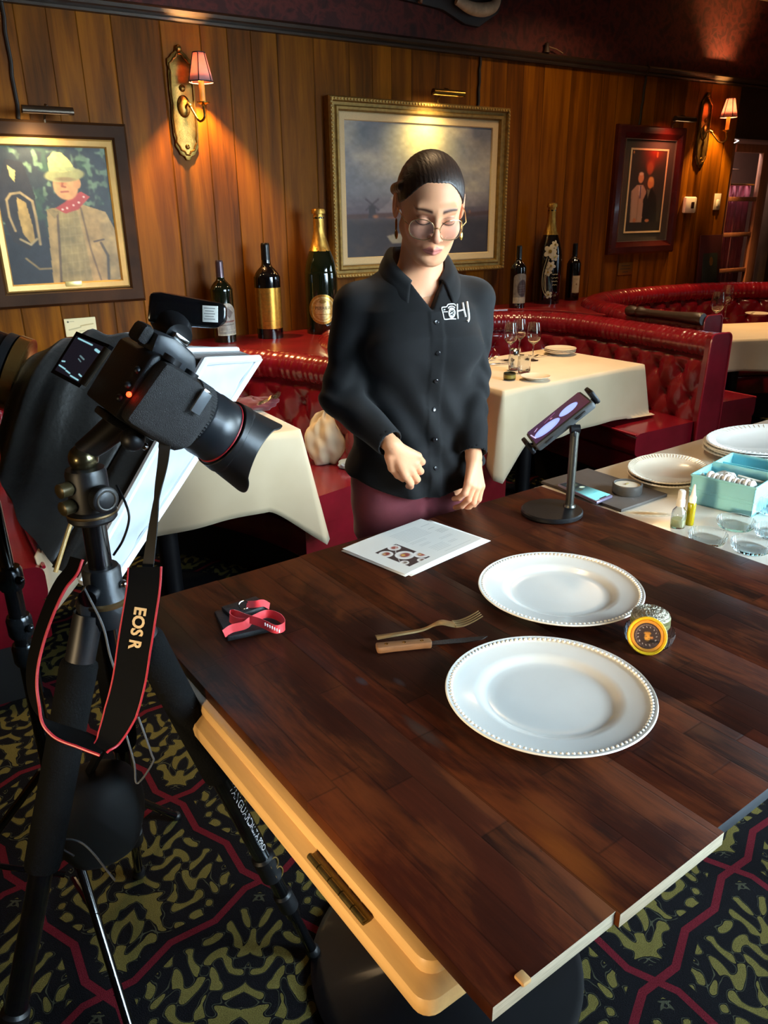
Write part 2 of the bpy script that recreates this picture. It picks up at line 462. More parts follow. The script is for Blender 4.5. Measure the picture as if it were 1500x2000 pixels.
def mat_carpet():
    """dark carpet: maroon ogee trellis, gold mirrored scrollwork in every cell"""
    m, nt, b = new_mat('damask_carpet', 0.95, spec=0.1)
    tc = nt.n.new('ShaderNodeTexCoord'); mp = nt.n.new('ShaderNodeMapping')
    mp.inputs['Rotation'].default_value = (0, 0, math.radians(-14)); nt.link(tc.outputs['Object'], mp.inputs[0])
    sp = nt.n.new('ShaderNodeSeparateXYZ'); nt.link(mp.outputs[0], sp.inputs[0])
    K = nt.math
    u = K('DIVIDE', sp.outputs[0], 0.40); v = K('DIVIDE', sp.outputs[1], 0.40)
    # trellis of squares with kinked lines
    kink = lambda t: K('MULTIPLY', K('PINGPONG', K('ADD', t, 0.13), 0.25), 0.24)
    uu = K('ADD', u, kink(v)); vv = K('ADD', v, kink(u))
    cu = K('SUBTRACT', K('FRACT', uu), 0.5); cv = K('SUBTRACT', K('FRACT', vv), 0.5)
    du = K('SUBTRACT', 0.5, K('ABSOLUTE', cu)); dv = K('SUBTRACT', 0.5, K('ABSOLUTE', cv))
    line = K('LESS_THAN', K('MINIMUM', du, dv), 0.022)
    inside = K('GREATER_THAN', K('MINIMUM', du, dv), 0.075)
    # mirrored scrolls: fold the cell about its diagonal
    a = K('MULTIPLY', K('ADD', cu, cv), 0.7071); c = K('ABSOLUTE', K('MULTIPLY', K('SUBTRACT', cu, cv), 0.7071))
    cmb = nt.n.new('ShaderNodeCombineXYZ'); nt.link(a, cmb.inputs[0]); nt.link(c, cmb.inputs[1])
    w1 = nt.n.new('ShaderNodeTexNoise'); w1.inputs['Scale'].default_value = 5.0; w1.inputs['Detail'].default_value = 1.0
    nt.link(cmb.outputs[0], w1.inputs['Vector'])
    s1 = K('SINE', K('ADD', K('MULTIPLY', a, 42.0), K('MULTIPLY', K('SINE', K('MULTIPLY', c, 30.0)), 2.2)))
    s2 = K('SINE', K('ADD', K('MULTIPLY', c, 50.0), K('MULTIPLY', K('SINE', K('MULTIPLY', a, 24.0)), 2.6)))
    s3 = K('MULTIPLY', K('SUBTRACT', w1.outputs[0], 0.5), 5.5)
    fl = K('ADD', K('ADD', s1, s2), s3)
    gold = K('MULTIPLY', K('GREATER_THAN', fl, 0.35), inside)
    rim = K('MULTIPLY', K('MULTIPLY', K('GREATER_THAN', fl, -0.15), K('LESS_THAN', fl, 0.02)), inside)
    pile = nt.noise(tc.outputs['Object'], 420, 2)
    gc = nt.ramp(pile, [(0.3, '#524c28'), (0.7, '#706836')])
    bc = nt.ramp(pile, [(0.3, '#0a0a0e'), (0.7, '#151519')])
    rc = nt.ramp(pile, [(0.3, '#4c1019'), (0.7, '#661a26')])
    col = nt.mix(gold, bc, gc); col = nt.mix(nt.math('MULTIPLY', rim, 0.45), col, '#5c5f4a'); col = nt.mix(line, col, rc)
    nt.link(col, b.inputs['Base Color']); nt.bump(pile, 0.5, 0.004)
    return m

OAK = mat_planks(); PAPER = mat_wallpaper(); CARPET = mat_carpet()
DARKTRIM = M('dark_trim', '#2b2016', 0.35, var=0.2, coat=0.2)
PLASTER = M('cream_plaster', '#7c6a54', 0.8)
CEIL = M('ceiling_paint', '#6e5a48', 0.85)

def slab(name, c, size, mat, bev=0.0):
    return struct(MB().box(c, size, bev).build(name, mat))
slab('floor', (2.25, 0.55, -0.05), (9.5, 7.3, 0.10), CARPET)
slab('ceiling', (2.25, 0.55, 2.95), (9.5, 7.3, 0.10), CEIL)
DOOR_X0, DOOR_X1, DOOR_H = 5.74, 6.62, 1.99
slab('wall_back', ((-2.4 + DOOR_X0) / 2, YW + 0.06, 1.17), (DOOR_X0 + 2.4, 0.12, 2.34), OAK)
slab('wall_back_right_panel', ((DOOR_X1 + 6.95) / 2, YW + 0.06, 1.17), (6.95 - DOOR_X1, 0.12, 2.34), OAK)
slab('wall_back_over_door', ((DOOR_X0 + DOOR_X1) / 2, YW + 0.06, (DOOR_H + 2.34) / 2), (DOOR_X1 - DOOR_X0, 0.12, 2.34 - DOOR_H), DARKTRIM)
slab('wall_back_upper', (2.25, YW + 0.06, 2.62), (9.4, 0.12, 0.56), PAPER)
slab('wall_left', (-2.45, 0.55, 1.45), (0.10, 7.1, 2.9), OAK)
def framed_wall(name, axis, pos, lo, hi, w0, w1, z0, z1):
    """a wall with one window opening: four boxes in one mesh"""
    m = MB()
    def b(a0, a1, c0, c1):
        if axis == 'x': m.box((pos, (a0 + a1) / 2, (c0 + c1) / 2), (0.1, a1 - a0, c1 - c0))
        else: m.box(((a0 + a1) / 2, pos, (c0 + c1) / 2), (a1 - a0, 0.1, c1 - c0))
    b(lo, w0, 0, 2.9); b(w1, hi, 0, 2.9); b(w0, w1, 0, z0); b(w0, w1, z1, 2.9)
    return struct(m.build(name, PLASTER))
framed_wall('wall_front', 'y', -1.65, -2.4, 6.9, 1.2, 4.0, 0.75, 2.55)
framed_wall('wall_right', 'x', 6.95, -1.6, 4.1, -0.8, 1.6, 0.8, 2.6)
GLASSY = M('window_glass', '#e8f2ff', 0.02, trans=1.0, ior=1.45, var=0.0)
def window(name, axis, pos, w0, w1, z0, z1):
    m = MB(); g = MB()
    def b(mb, a0, a1, c0, c1, t=0.06):
        if axis == 'x': mb.box((pos, (a0 + a1) / 2, (c0 + c1) / 2), (t, a1 - a0, c1 - c0))
        else: mb.box(((a0 + a1) / 2, pos, (c0 + c1) / 2), (a1 - a0, t, c1 - c0))
    for a in (w0 + 0.02, w1 - 0.02, (w0 + w1) / 2): b(m, a - 0.025, a + 0.025, z0, z1)
    for c in (z0 + 0.02, z1 - 0.02): b(m, w0, w1, c - 0.025, c + 0.025)
    f = struct(m.build(name, DARKTRIM))
    b(g, w0, w1, z0, z1, 0.008); g.build('window_pane', GLASSY, f)
window('window_1', 'y', -1.65, 1.2, 4.0, 0.75, 2.55)
window('window_2', 'x', 6.95, -0.8, 1.6, 0.8, 2.6)

# picture rail: profile swept along the wall, with a shallow step where the panelling changes
def rail(name, x0, x1, dy):
    prof = [(0, 0), (-0.022, 0.002), (-0.026, 0.012), (-0.020, 0.020), (-0.034, 0.030), (-0.040, 0.044), (-0.030, 0.054), (-0.016, 0.060), (0, 0.062)]
    vs = []; fs = []
    for x in (x0, x1):
        for p in prof: vs.append((x, YW - 0.001 + p[0] - dy, 2.335 + p[1]))
    n = len(prof)
    for i in range(n - 1): fs.append((i, i + 1, n + i + 1, n + i))
    fs.append(tuple(range(n))); fs.append(tuple(range(2 * n - 1, n - 1, -1)))
    return struct(MB().add(vs, fs).build(name, DARKTRIM, smooth=30))
rail('trim_1', -2.4, 4.66, 0.0); rail('trim_2', 4.66, 6.9, 0.012)
# baseboard hidden mostly behind the booths
slab('baseboard_back', (1.65, YW - 0.01, 0.06), (8.1, 0.02, 0.12), DARKTRIM)

# ---- French door standing in the opening, red curtain behind its panes
DOORWOOD = M('door_wood', '#a86e50', 0.4, var=0.18, scale=6, stretch=(8, 8, 1))
CURTAIN = M('curtain_red', '#a82c44', 0.7, var=0.2, sheen=0.3)
door = thing('door_1', None, None, (5.77, YW + 0.05, 0)); door['kind'] = 'structure'
mb = MB()
mb.box((5.785, YW + 0.05, 0.985), (0.05, 0.045, 1.95), 0.006); mb.box((6.235, YW + 0.05, 0.985), (0.11, 0.045, 1.95), 0.006)
mb.box((6.01, YW + 0.05, 1.93), (0.36, 0.04, 0.06), 0.004); mb.box((6.01, YW + 0.05, 0.20), (0.36, 0.04, 0.4), 0.004)
mb.build('door_frame', DOORWOOD, door)
for zz in (0.72, 1.01, 1.29, 1.56): MB().box((6.0, YW + 0.05, zz), (0.37, 0.032, 0.034), 0.004).build('muntin', DOORWOOD, door)
MB().box((6.0, YW + 0.052, 1.16), (0.37, 0.006, 1.5)).build('pane', GLASSY, door)
mb = MB()
mb.grid(90, 2, lambda u, v: (5.80 + 0.40 * u, YW + 0.115 + 0.022 * math.sin(u * 34) + 0.008 * math.sin(u * 77), 0.42 + (1.66 - 0.42) * v))
cur = mb.build('curtain', CURTAIN, door); md = cur.modifiers.new('thick', 'SOLIDIFY'); md.thickness = 0.004
MB().tube([(5.79, YW + 0.10, 1.67), (6.21, YW + 0.10, 1.67)], 0.008).build('curtain_rod', M('brass', '#b08a3c', 0.25, 1.0), door)
# jamb and the reveal of the opening
slab('trim_3', (6.40, YW + 0.03, 0.985), (0.06, 0.10, 1.97), DARKTRIM, 0.004)
slab('trim_4', (6.49, YW + 0.04, 0.985), (0.07, 0.09, 1.97), DOORWOOD, 0.006)
slab('wall_corridor', (6.6, YW + 0.75, 1.25), (4.0, 0.06, 2.5), M('corridor_paint', '#7d5240', 0.8))
area('corridor_lamp', (5.95, YW + 0.45, 2.2), (5.95, YW + 0.45, 0), 0.5, 0.3, 14, (1.0, 0.8, 0.72))
# glass rack seen through the top pane: wire hangers with upturned stems
BRASS = M('brass', '#b08a3c', 0.25, 1.0); CHROME = M('chrome', '#c9c9c9', 0.15, 1.0, var=0.02)
CLEAR = M('clear_glass', '#f4f8f8', 0.02, trans=1.0, ior=1.45, var=0.0)
rk = thing('glass_rack', 'wire rack with hanging stemware seen through the top pane of the door', 'rack', (5.97, YW + 0.2, 1.75))
MB().tube([(5.84, YW + 0.2, 1.79), (6.12, YW + 0.2, 1.79)], 0.008).tube([(5.84, YW + 0.24, 1.79), (6.12, YW + 0.24, 1.79)], 0.008).tube([(5.97, YW + 0.22, 1.79), (5.97, YW + 0.22, 1.95), (5.97, YW + 0.11, 1.992)], 0.007).build('rail', CHROME, rk)

# ---- thermostat, light switch, cards on the wall
WHITEP = M('white_plastic', '#e9e3d4', 0.35, var=0.03)
t = thing('thermostat', 'white square thermostat on the wood wall right of the couple photograph', 'thermostat', (5.285, YW, 1.52))
MB().box((5.285, YW - 0.016, 1.518), (0.130, 0.032, 0.115), 0.012).build('housing', WHITEP, t)
MB().box((5.300, YW - 0.034, 1.516), (0.032, 0.006, 0.046), 0.003).build('screen', M('dark_screen', '#2a1712', 0.2), t)
t = thing('light_switch', 'pale light switch plate beside the door, right of the thermostat', 'switch', (5.625, YW, 1.54))
MB().box((5.625, YW - 0.004, 1.54), (0.075, 0.008, 0.118), 0.003).build('plate', M('almond_plastic', '#ddd2b8', 0.4, var=0.03), t)
MB().box((5.625, YW - 0.011, 1.53), (0.026, 0.012, 0.05), 0.003).build('rocker', WHITEP, t)
p = Paint(120, 66, '#e6d9a4')
p.ell(0.10, 0.16, 0.035, 0.06, '#4a4a30'); p.line([(0.16, 0.15), (0.30, 0.15)], 0.008, '#a39a70')
p.line([(0.10, 0.62), (0.34, 0.56), (0.50, 0.50)], 0.018, '#b9ae7e'); p.line([(0.50, 0.44), (0.66, 0.40), (0.92, 0.36)], 0.018, '#b9a468'); p.line([(0.44, 0.74), (0.62, 0.72)], 0.012, '#b9ae7e')
p.blur(1)
t = thing('wall_card', 'cream name card fixed under the cowboy portrait on the planks', 'card', (0.783, YW, 0.975))
MB().box((0.783, YW - 0.004, 0.975), (0.150, 0.008, 0.088), 0.003).build('card_body', M('card_cream', '#e6d9a4', 0.5, var=0.03), t)
p.mesh('printed_face', M_attr('print_matte', 0.5), quad((0.712, YW - 0.0086, 1.016), (0.854, YW - 0.0086, 1.016), (0.712, YW - 0.0086, 0.934), (0.854, YW - 0.0086, 0.934)), t)
t = thing('brass_nameplate', 'small dull brass nameplate low on the wall under the couple photograph', 'nameplate', (4.66, YW, 1.083))
MB().box((4.66, YW - 0.003, 1.083), (0.15, 0.006, 0.085), 0.002).build('plate', M('dull_brass', '#7a5424', 0.4, 0.7), t)
m = MB()
for k, w in enumerate((0.09, 0.11, 0.06)): m.box((4.66, YW - 0.0066, 1.105 - 0.022 * k), (w, 0.0012, 0.006))
m.build('engraving', M('engraved_dark', '#3c2812', 0.5), t)

# ---- framed pictures
def moulding(name, x0, x1, z0, z1, prof, mats, parent):
    """mitred frame: prof = [(inward distance, height off the wall)]"""
    m = MB(); n = len(prof)
    cor = [(x0, z0, 1, 1), (x1, z0, -1, 1), (x1, z1, -1, -1), (x0, z1, 1, -1)]
    vs = [(cx + sx * d, YW - h, cz + sz * d) for cx, cz, sx, sz in cor for d, h in prof]
    fs = []
    for k in range(4):
        a = k * n; b = ((k + 1) % 4) * n
        for i in range(n - 1): fs.append((a + i, a + i + 1, b + i + 1, b + i))
        fs.append((a + n - 1, a, b, b + n - 1))
    m.add(vs, fs); return m.build(name, mats, parent, smooth=25)
WALNUT = M('walnut_frame', '#35200f', 0.55, var=0.3, scale=8, spec=0.12)
GILT = M('gilt', '#b08d48', 0.42, 0.55, var=0.18, scale=40, bump=0.15)
GILTDARK = M('antique_gilt', '#8a6c34', 0.42, 0.55, var=0.25, scale=40, bump=0.25)
LINEN = M('linen_liner', '#c9b084', 0.75, var=0.06, scale=200)
MAHOG = M('mahogany_frame', '#3c1210', 0.25, var=0.25, scale=9, coat=0.4)
CANVAS = M_attr('canvas_paint', 0.5, bump=0.12, bscale=220)

# cowboy portrait (painting)
def paint_cowboy():
    p = Paint(168, 232, '#2a2c2c')
    n = p.noise(0, 9, 3, mask=1)
    p.put((n * 3 - 0.1) * (p.Y < 0.75), '#39523a', 0.8); p.put((p.noise(0, 22, 2, mask=1) * 4 - 0.5) * (p.Y < 0.55), '#8aa878', 0.6)
    p.poly([(0, 0.62), (0.45, 0.66), (0.45, 1), (0, 1)], '#25272c')
    # pale-muzzled dark horse and its bridle on the left
    p.poly([(0.02, 0.30), (0.12, 0.10), (0.26, 0.12), (0.32, 0.35), (0.30, 0.62), (0.20, 0.74), (0.08, 0.68), (0.02, 0.5)], '#2a2422')
    p.poly([(0.165, 0.36), (0.235, 0.40), (0.26, 0.56), (0.265, 0.66), (0.22, 0.69), (0.17, 0.62), (0.155, 0.5)], '#b4904e')
    p.poly([(0.13, 0.14), (0.19, 0.18), (0.17, 0.26), (0.14, 0.22)], '#d6c06e')
    p.line([(0.08, 0.38), (0.12, 0.34), (0.20, 0.33), (0.29, 0.39), (0.30, 0.50), (0.30, 0.70)], 0.012, '#a98c5c')
    p.line([(0.08, 0.38), (0.08, 0.50), (0.11, 0.60)], 0.010, '#a98c5c'); p.line([(0.14, 0.66), (0.22, 0.70), (0.28, 0.66)], 0.011, '#b49a68')
    p.line([(0.16, 0.80), (0.26, 0.88), (0.36, 0.88)], 0.010, '#8a7248')
    # coat and plaid shirt
    p.poly([(0.40, 0.45), (0.52, 0.43), (0.70, 0.41), (0.92, 0.47), (0.985, 0.60), (1.0, 1), (0.36, 1), (0.38, 0.7)], '#a58550')
    p.poly([(0.50, 0.46), (0.66, 0.44), (0.70, 0.72), (0.72, 1), (0.44, 1), (0.46, 0.75)], '#8f7a4a')
    for k in range(7): p.line([(0.45 + 0.004 * k, 0.52 + 0.065 * k), (0.70, 0.505 + 0.065 * k)], 0.007, '#a8905c', 0.4)
    for k in range(4): p.line([(0.53 + 0.05 * k, 0.46), (0.49 + 0.06 * k, 1)], 0.007, '#a8905c', 0.4)
    p.line([(0.49, 0.47), (0.46, 0.75), (0.43, 1)], 0.010, '#5c4830'); p.line([(0.70, 0.44), (0.74, 0.75), (0.80, 1)], 0.008, '#6e5636')
    p.line([(0.84, 0.70), (0.89, 0.80), (0.87, 0.98)], 0.012, '#54442f'); p.line([(0.78, 0.69), (0.87, 0.675)], 0.008, '#4b3a2a')
    p.poly([(0.40, 0.45), (0.44, 0.44), (0.50, 0.47), (0.46, 0.52)], '#8a7448')
    p.noise(0.25, 12)
    # head, bandana, hat
    p.poly([(0.48, 0.44), (0.60, 0.38), (0.72, 0.32), (0.80, 0.36), (0.74, 0.40), (0.68, 0.45), (0.56, 0.48)], '#a03a34')
    for x, y in ((0.58, 0.44), (0.64, 0.42), (0.69, 0.40), (0.74, 0.36), (0.54, 0.45)): p.ell(x, y, 0.012, 0.009, '#d8b8a8')
    p.ell(0.595, 0.285, 0.115, 0.105, '#c08a58', soft=0.12); p.ell(0.555, 0.24, 0.08, 0.05, '#a8583a', 0.7, 0.6)
    p.ell(0.70, 0.26, 0.035, 0.045, '#b98252'); p.line([(0.575, 0.24), (0.565, 0.285), (0.59, 0.29)], 0.010, '#8a4a30')
    p.line([(0.52, 0.235), (0.555, 0.23)], 0.009, '#5c2c20'); p.line([(0.60, 0.232), (0.64, 0.228)], 0.009, '#5c2c20'); p.line([(0.55, 0.325), (0.61, 0.322)], 0.008, '#8a4436')
    p.ell(0.60, 0.205, 0.19, 0.055, '#8f8a58', soft=0.15, rot=-0.10); p.ell(0.60, 0.235, 0.11, 0.02, '#6a4a30', 0.6, 0.5)
    p.poly([(0.47, 0.18), (0.475, 0.09), (0.53, 0.045), (0.60, 0.05), (0.66, 0.10), (0.70, 0.165), (0.60, 0.185)], '#b8ab66')
    p.poly([(0.47, 0.155), (0.58, 0.15), (0.69, 0.145), (0.70, 0.168), (0.58, 0.182), (0.47, 0.18)], '#8f9260')
    p.noise(0.12, 30); p.blur(1); return p
fr = thing('cowboy_portrait', 'dark wood framed painting of a cowboy in a pale hat and red bandana', 'painting', (0.76, YW, 1.10))
x0, x1, z0, z1 = 0.405, 1.112, 1.085, 1.888
moulding('frame', x0, x1, z0, z1, [(0, 0), (0, 0.035), (0.012, 0.05), (0.06, 0.045), (0.075, 0.03), (0.075, 0.012)], WALNUT, fr)
moulding('inner_frame', x0 + 0.07, x1 - 0.07, z0 + 0.07, z1 - 0.07, [(0, 0.01), (0, 0.034), (0.008, 0.040), (0.030, 0.034), (0.036, 0.024), (0.036, 0.010)], M('gold_slip', '#b9904e', 0.4, 0.35, var=0.1), fr)
MB().box(((x0 + x1) / 2, YW - 0.006, (z0 + z1) / 2), (x1 - x0 - 0.02, 0.012, z1 - z0 - 0.02)).build('backing', WALNUT, fr)
e = 0.10
paint_cowboy().mesh('canvas', CANVAS, quad((x0 + e, YW - 0.020, z1 - e), (x1 - e, YW - 0.020, z1 - e), (x0 + e, YW - 0.020, z0 + e), (x1 - e, YW - 0.020, z0 + e)), fr)
MB().box((0.775, YW - 0.036, z0 + 0.098), (0.075, 0.004, 0.024), 0.001).build('title_plate', M('plate_gold', '#d8c27a', 0.35, 0.5), fr)

# storm landscape
def paint_landscape():
    p = Paint(236, 168, '#6f6f76')
    p.put(np.clip(0.75 - p.Y, 0, 1), '#73767c'); p.put(np.clip((p.Y - 0.5) * 3, 0, 1), '#3c343a')
    n = p.noise(0, 4, 4, mask=1)
    p.put(np.clip(n * 2.2 + 0.1, 0, 1) * (p.Y < 0.62), '#a39a92', 0.75)
    p.ell(0.50, 0.16, 0.30, 0.34, '#cfc08a', 0.85, 0.9); p.ell(0.52, 0.05, 0.16, 0.22, '#e2d69a', 0.8, 0.9); p.ell(0.24, 0.34, 0.22, 0.10, '#b3a892', 0.5, 0.9); p.ell(0.80, 0.30, 0.18, 0.12, '#aaa090', 0.5, 0.9)
    p.ell(0.12, 0.10, 0.14, 0.14, '#5c646c', 0.6, 0.8); p.ell(0.93, 0.10, 0.13, 0.18, '#565660', 0.6, 0.8)
    p.put(np.clip((n - 0.05) * 2, 0, 1) * (p.Y < 0.5), '#c9bc94', 0.35)
    p.put(np.clip((p.Y - 0.50) * 6, 0, 1) * (p.Y < 0.72), '#5a4a54', 0.55)
    p.poly([(0.20, 0.66), (0.36, 0.50), (0.45, 0.62), (0.58, 0.66)], '#84787a', 0.55); p.line([(0.30, 0.555), (0.36, 0.50), (0.38, 0.53)], 0.008, '#a58f84', 0.7)
    p.put(np.clip((p.Y - 0.67) * 12, 0, 1), '#2d2428', 0.95)
    p.line([(0.0, 0.69), (0.3, 0.68), (0.6, 0.70), (1, 0.67)], 0.012, '#4a3230')
    p.poly([(0.145, 0.70), (0.15, 0.61), (0.19, 0.61), (0.195, 0.70)], '#332c34'); p.line([(0.13, 0.56), (0.21, 0.64)], 0.004, '#3c343c'); p.line([(0.21, 0.56), (0.13, 0.64)], 0.004, '#3c343c')
    p.ell(0.19, 0.69, 0.025, 0.018, '#a86a40', 0.8, 0.6); p.ell(0.30, 0.70, 0.06, 0.012, '#8a5438', 0.7, 0.7); p.ell(0.85, 0.66, 0.012, 0.02, '#9a6040', 0.8, 0.6)
    p.poly([(0.26, 0.84), (0.34, 0.82), (0.42, 0.84), (0.40, 0.90), (0.30, 0.90)], '#a89a7c', 0.8)
    p.put(np.clip(p.noise(0, 14, 3, mask=1) * 2, 0, 1) * (p.Y > 0.7), '#4a3830', 0.5)
    p.blur(2); p.noise(0.10, 40); return p
fr = thing('landscape_painting', 'large gilt framed stormy landscape painting behind the woman', 'painting', (2.82, YW, 1.14))
x0, x1, z0, z1 = 2.19, 3.448, 1.135, 2.072
moulding('frame', x0, x1, z0, z1, [(0, 0), (0, 0.055), (0.008, 0.068), (0.022, 0.066), (0.028, 0.050), (0.042, 0.046), (0.050, 0.056), (0.062, 0.054), (0.072, 0.030), (0.072, 0.012)], GILTDARK, fr)
moulding('liner', x0 + 0.07, x1 - 0.07, z0 + 0.07, z1 - 0.07, [(0, 0.012), (0, 0.034), (0.006, 0.038), (0.038, 0.030), (0.042, 0.022), (0.042, 0.010)], LINEN, fr)
MB().box(((x0 + x1) / 2, YW - 0.006, (z0 + z1) / 2), (x1 - x0 - 0.02, 0.012, z1 - z0 - 0.02)).build('backing', WALNUT, fr)
m = MB()
for side in range(4):          # row of carved beads along the outer lip
    L = (x1 - x0) if side % 2 == 0 else (z1 - z0)
    for k in range(int(L / 0.02)):
        q = 0.015 + k * 0.02
        c = [(x0 + q, z0 + 0.015), (x1 - 0.015, z0 + q), (x0 + q, z1 - 0.015), (x0 + 0.015, z0 + q)][side]
        m.sphere((c[0], YW - 0.068, c[1]), 0.0065, 6, 4)
m.build('beading', GILT, fr)
e = 0.11
paint_landscape().mesh('canvas', CANVAS, quad((x0 + e, YW - 0.020, z1 - e), (x1 - e, YW - 0.020, z1 - e), (x0 + e, YW - 0.020, z0 + e), (x1 - e, YW - 0.020, z0 + e)), fr)

# photograph of a couple with a third figure behind
def paint_couple():
    p = Paint(96, 176, '#34352f')
    p.put(np.clip(0.25 - p.Y, 0, 1) * 4 * np.clip(1 - abs(p.X - 0.62) * 2.4, 0, 1), '#a02c1c', 0.9)
    p.ell(0.06, 0.03, 0.02, 0.02, '#c8905a'); p.ell(0.72, 0.05, 0.025, 0.04, '#c86a3a')
    p.ell(0.55, 0.19, 0.16, 0.10, '#8a3a26', 0.8, 0.5); p.ell(0.55, 0.22, 0.10, 0.09, '#94583c', 0.8, 0.3)
    p.poly([(0.40, 0.36), (0.55, 0.30), (0.70, 0.36), (0.72, 0.5), (0.4, 0.5)], '#443a30')
    p.poly([(0.08, 0.50), (0.22, 0.42), (0.40, 0.42), (0.50, 0.50), (0.48, 0.70), (0.44, 0.90), (0.12, 0.90)], '#a89684')
    p.ell(0.32, 0.335, 0.085, 0.070, '#c49a74', soft=0.15); p.ell(0.32, 0.285, 0.08, 0.025, '#cfc4b0', 0.9, 0.4)
    p.poly([(0.28, 0.42), (0.33, 0.46), (0.38, 0.42), (0.35, 0.56), (0.31, 0.56)], '#d8d0c4'); p.line([(0.335, 0.44), (0.34, 0.58)], 0.018, '#5a5878')
    p.poly([(0.44, 0.60), (0.54, 0.48), (0.66, 0.46), (0.80, 0.56), (0.86, 0.78), (0.86, 0.92), (0.46, 0.92)], '#22231f')
    p.ell(0.60, 0.395, 0.09, 0.075, '#c08e5c', soft=0.15); p.ell(0.61, 0.35, 0.09, 0.04, '#c9a868', 0.9, 0.4); p.ell(0.68, 0.40, 0.03, 0.06, '#b8925c', 0.8, 0.4)
    p.poly([(0.52, 0.47), (0.58, 0.48), (0.62, 0.46), (0.56, 0.60)], '#8a9a80', 0.7)
    p.line([(0.10, 0.52), (0.13, 0.86)], 0.02, '#8a7a68', 0.6); p.line([(0.30, 0.56), (0.30, 0.86)], 0.015, '#7f7060', 0.6)
    p.ell(0.24, 0.86, 0.05, 0.03, '#b07a58'); p.ell(0.60, 0.865, 0.07, 0.022, '#b07a58')
    p.poly([(0, 0.885), (1, 0.885), (1, 1), (0, 1)], '#2a2a24'); p.blur(2); return p
fr = thing('couple_photograph', 'dark mahogany framed photograph of a couple posing below a portrait', 'photograph', (4.78, YW, 1.19))
x0, x1, z0, z1 = 4.435, 5.132, 1.188, 2.033
moulding('frame', x0, x1, z0, z1, [(0, 0), (0, 0.03), (0.012, 0.045), (0.05, 0.05), (0.075, 0.034), (0.085, 0.030), (0.085, 0.012)], MAHOG, fr)
moulding('inner_slip', x0 + 0.082, x1 - 0.082, z0 + 0.082, z1 - 0.082, [(0, 0.012), (0, 0.030), (0.006, 0.030), (0.006, 0.010)], M('silver_slip', '#8a8a84', 0.35, 0.7), fr)
MB().box(((x0 + x1) / 2, YW - 0.010, (z0 + z1) / 2), (x1 - x0 - 0.02, 0.016, z1 - z0 - 0.02)).build('mat_board', M('mat_board', '#3a3a36', 0.8, var=0.05), fr)
e, ez = 0.165, 0.155
moulding('fillet', x0 + e - 0.012, x1 - e + 0.012, z0 + ez - 0.012, z1 - ez + 0.012, [(0, 0.016), (0, 0.022), (0.012, 0.022), (0.012, 0.016)], M('cream_fillet', '#d6c8a0', 0.5), fr)
paint_couple().mesh('print', M_attr('photo_print', 0.35), quad((x0 + e, YW - 0.0195, z1 - ez), (x1 - e, YW - 0.0195, z1 - ez), (x0 + e, YW - 0.0195, z0 + ez), (x1 - e, YW - 0.0195, z0 + ez)), fr)

# ---- brass picture lamps clipped over the frames, and their cords up to the rail
LAMPON = M('lamp_glow', '#ffd9a0', 0.5, emit=14.0, var=0.0)
def picture_lamp(x, z, fy, label, power, color, tint):
    t = thing('picture_lamp', label, 'lamp', (x, YW - fy, z), group='picture lamps over the frames')
    y = YW - fy - 0.095; zz = z + 0.038
    m = MB(); n = 18; L = 0.105
    vs = []; fs = []
    for side in (-1, 1):
        for k in range(n + 1):
            a = math.radians(-30 + 240 * k / n); vs.append((x + side * L, y + 0.021 * math.cos(a), zz + 0.021 * math.sin(a)))
    for k in range(n): fs.append((k, k + 1, n + 2 + k, n + 1 + k))
    fs.append(tuple(range(n + 1))); fs.append(tuple(range(2 * n + 1, n, -1)))
    o = m.add(vs, fs).build('lamp_hood', tint, t); o.modifiers.new('thick', 'SOLIDIFY').thickness = 0.0015
    MB().tube([(x, y, zz + 0.02), (x, y + 0.035, zz + 0.03), (x, YW - fy + 0.006, z + 0.02), (x, YW - fy + 0.006, z - 0.004)], 0.005, 8).build('bracket', tint, t)
    MB().tube([(x - 0.09, y, zz), (x + 0.09, y, zz)], 0.007, 10).build('tube_bulb', LAMPON, t)
    spot('picture_lamp_light', (x - 0.06, y + 0.004, zz - 0.012), (x - 0.06, YW, z - 0.35), power, color, 130, 1.0, 0.05)
    return t
OLDBRASS = M('old_brass', '#4a4036', 0.32, 0.8, var=0.2)
picture_lamp(0.755, 1.875, 0.05, 'dark brass picture lamp over the cowboy portrait', 13, (1.0, 0.85, 0.50), OLDBRASS)
picture_lamp(2.90, 2.068, 0.068, 'brass picture lamp on the gilt frame of the landscape painting', 13, (1.0, 0.78, 0.36), M('lamp_brass', '#7a5c24', 0.25, 0.9))
picture_lamp(4.96, 2.03, 0.05, 'dark picture lamp over the couple photograph, glowing red below', 10, (1.0, 0.18, 0.08), OLDBRASS)
CORD = M('cord_dark', '#1c120a', 0.6)
def wall_cord(x0, z0, x1, z1, label):
    pts = [(x0 + (x1 - x0) * k / 8 + 0.003 * math.sin(k * 2.1), YW - 0.006, z0 + (z1 - z0) * k / 8) for k in range(9)]
    o = MB().tube(pts, 0.0085, 8).build('lamp_cord', CORD); tag(o, label, 'cord', 'cords down to the picture lamps')
wall_cord(0.66, 2.336, 0.655, 1.892, 'dark cord running down to the cowboy portrait')
c0 = at_y(937, 108, YW); wall_cord(c0.x, 2.336, c0.x - 0.005, 2.072, 'dark cord hanging over the right end of the landscape painting')
c0 = at_y(1262, 135, YW); wall_cord(c0.x, 2.336, c0.x - 0.02, 2.036, 'dark cord running down to the couple photograph')

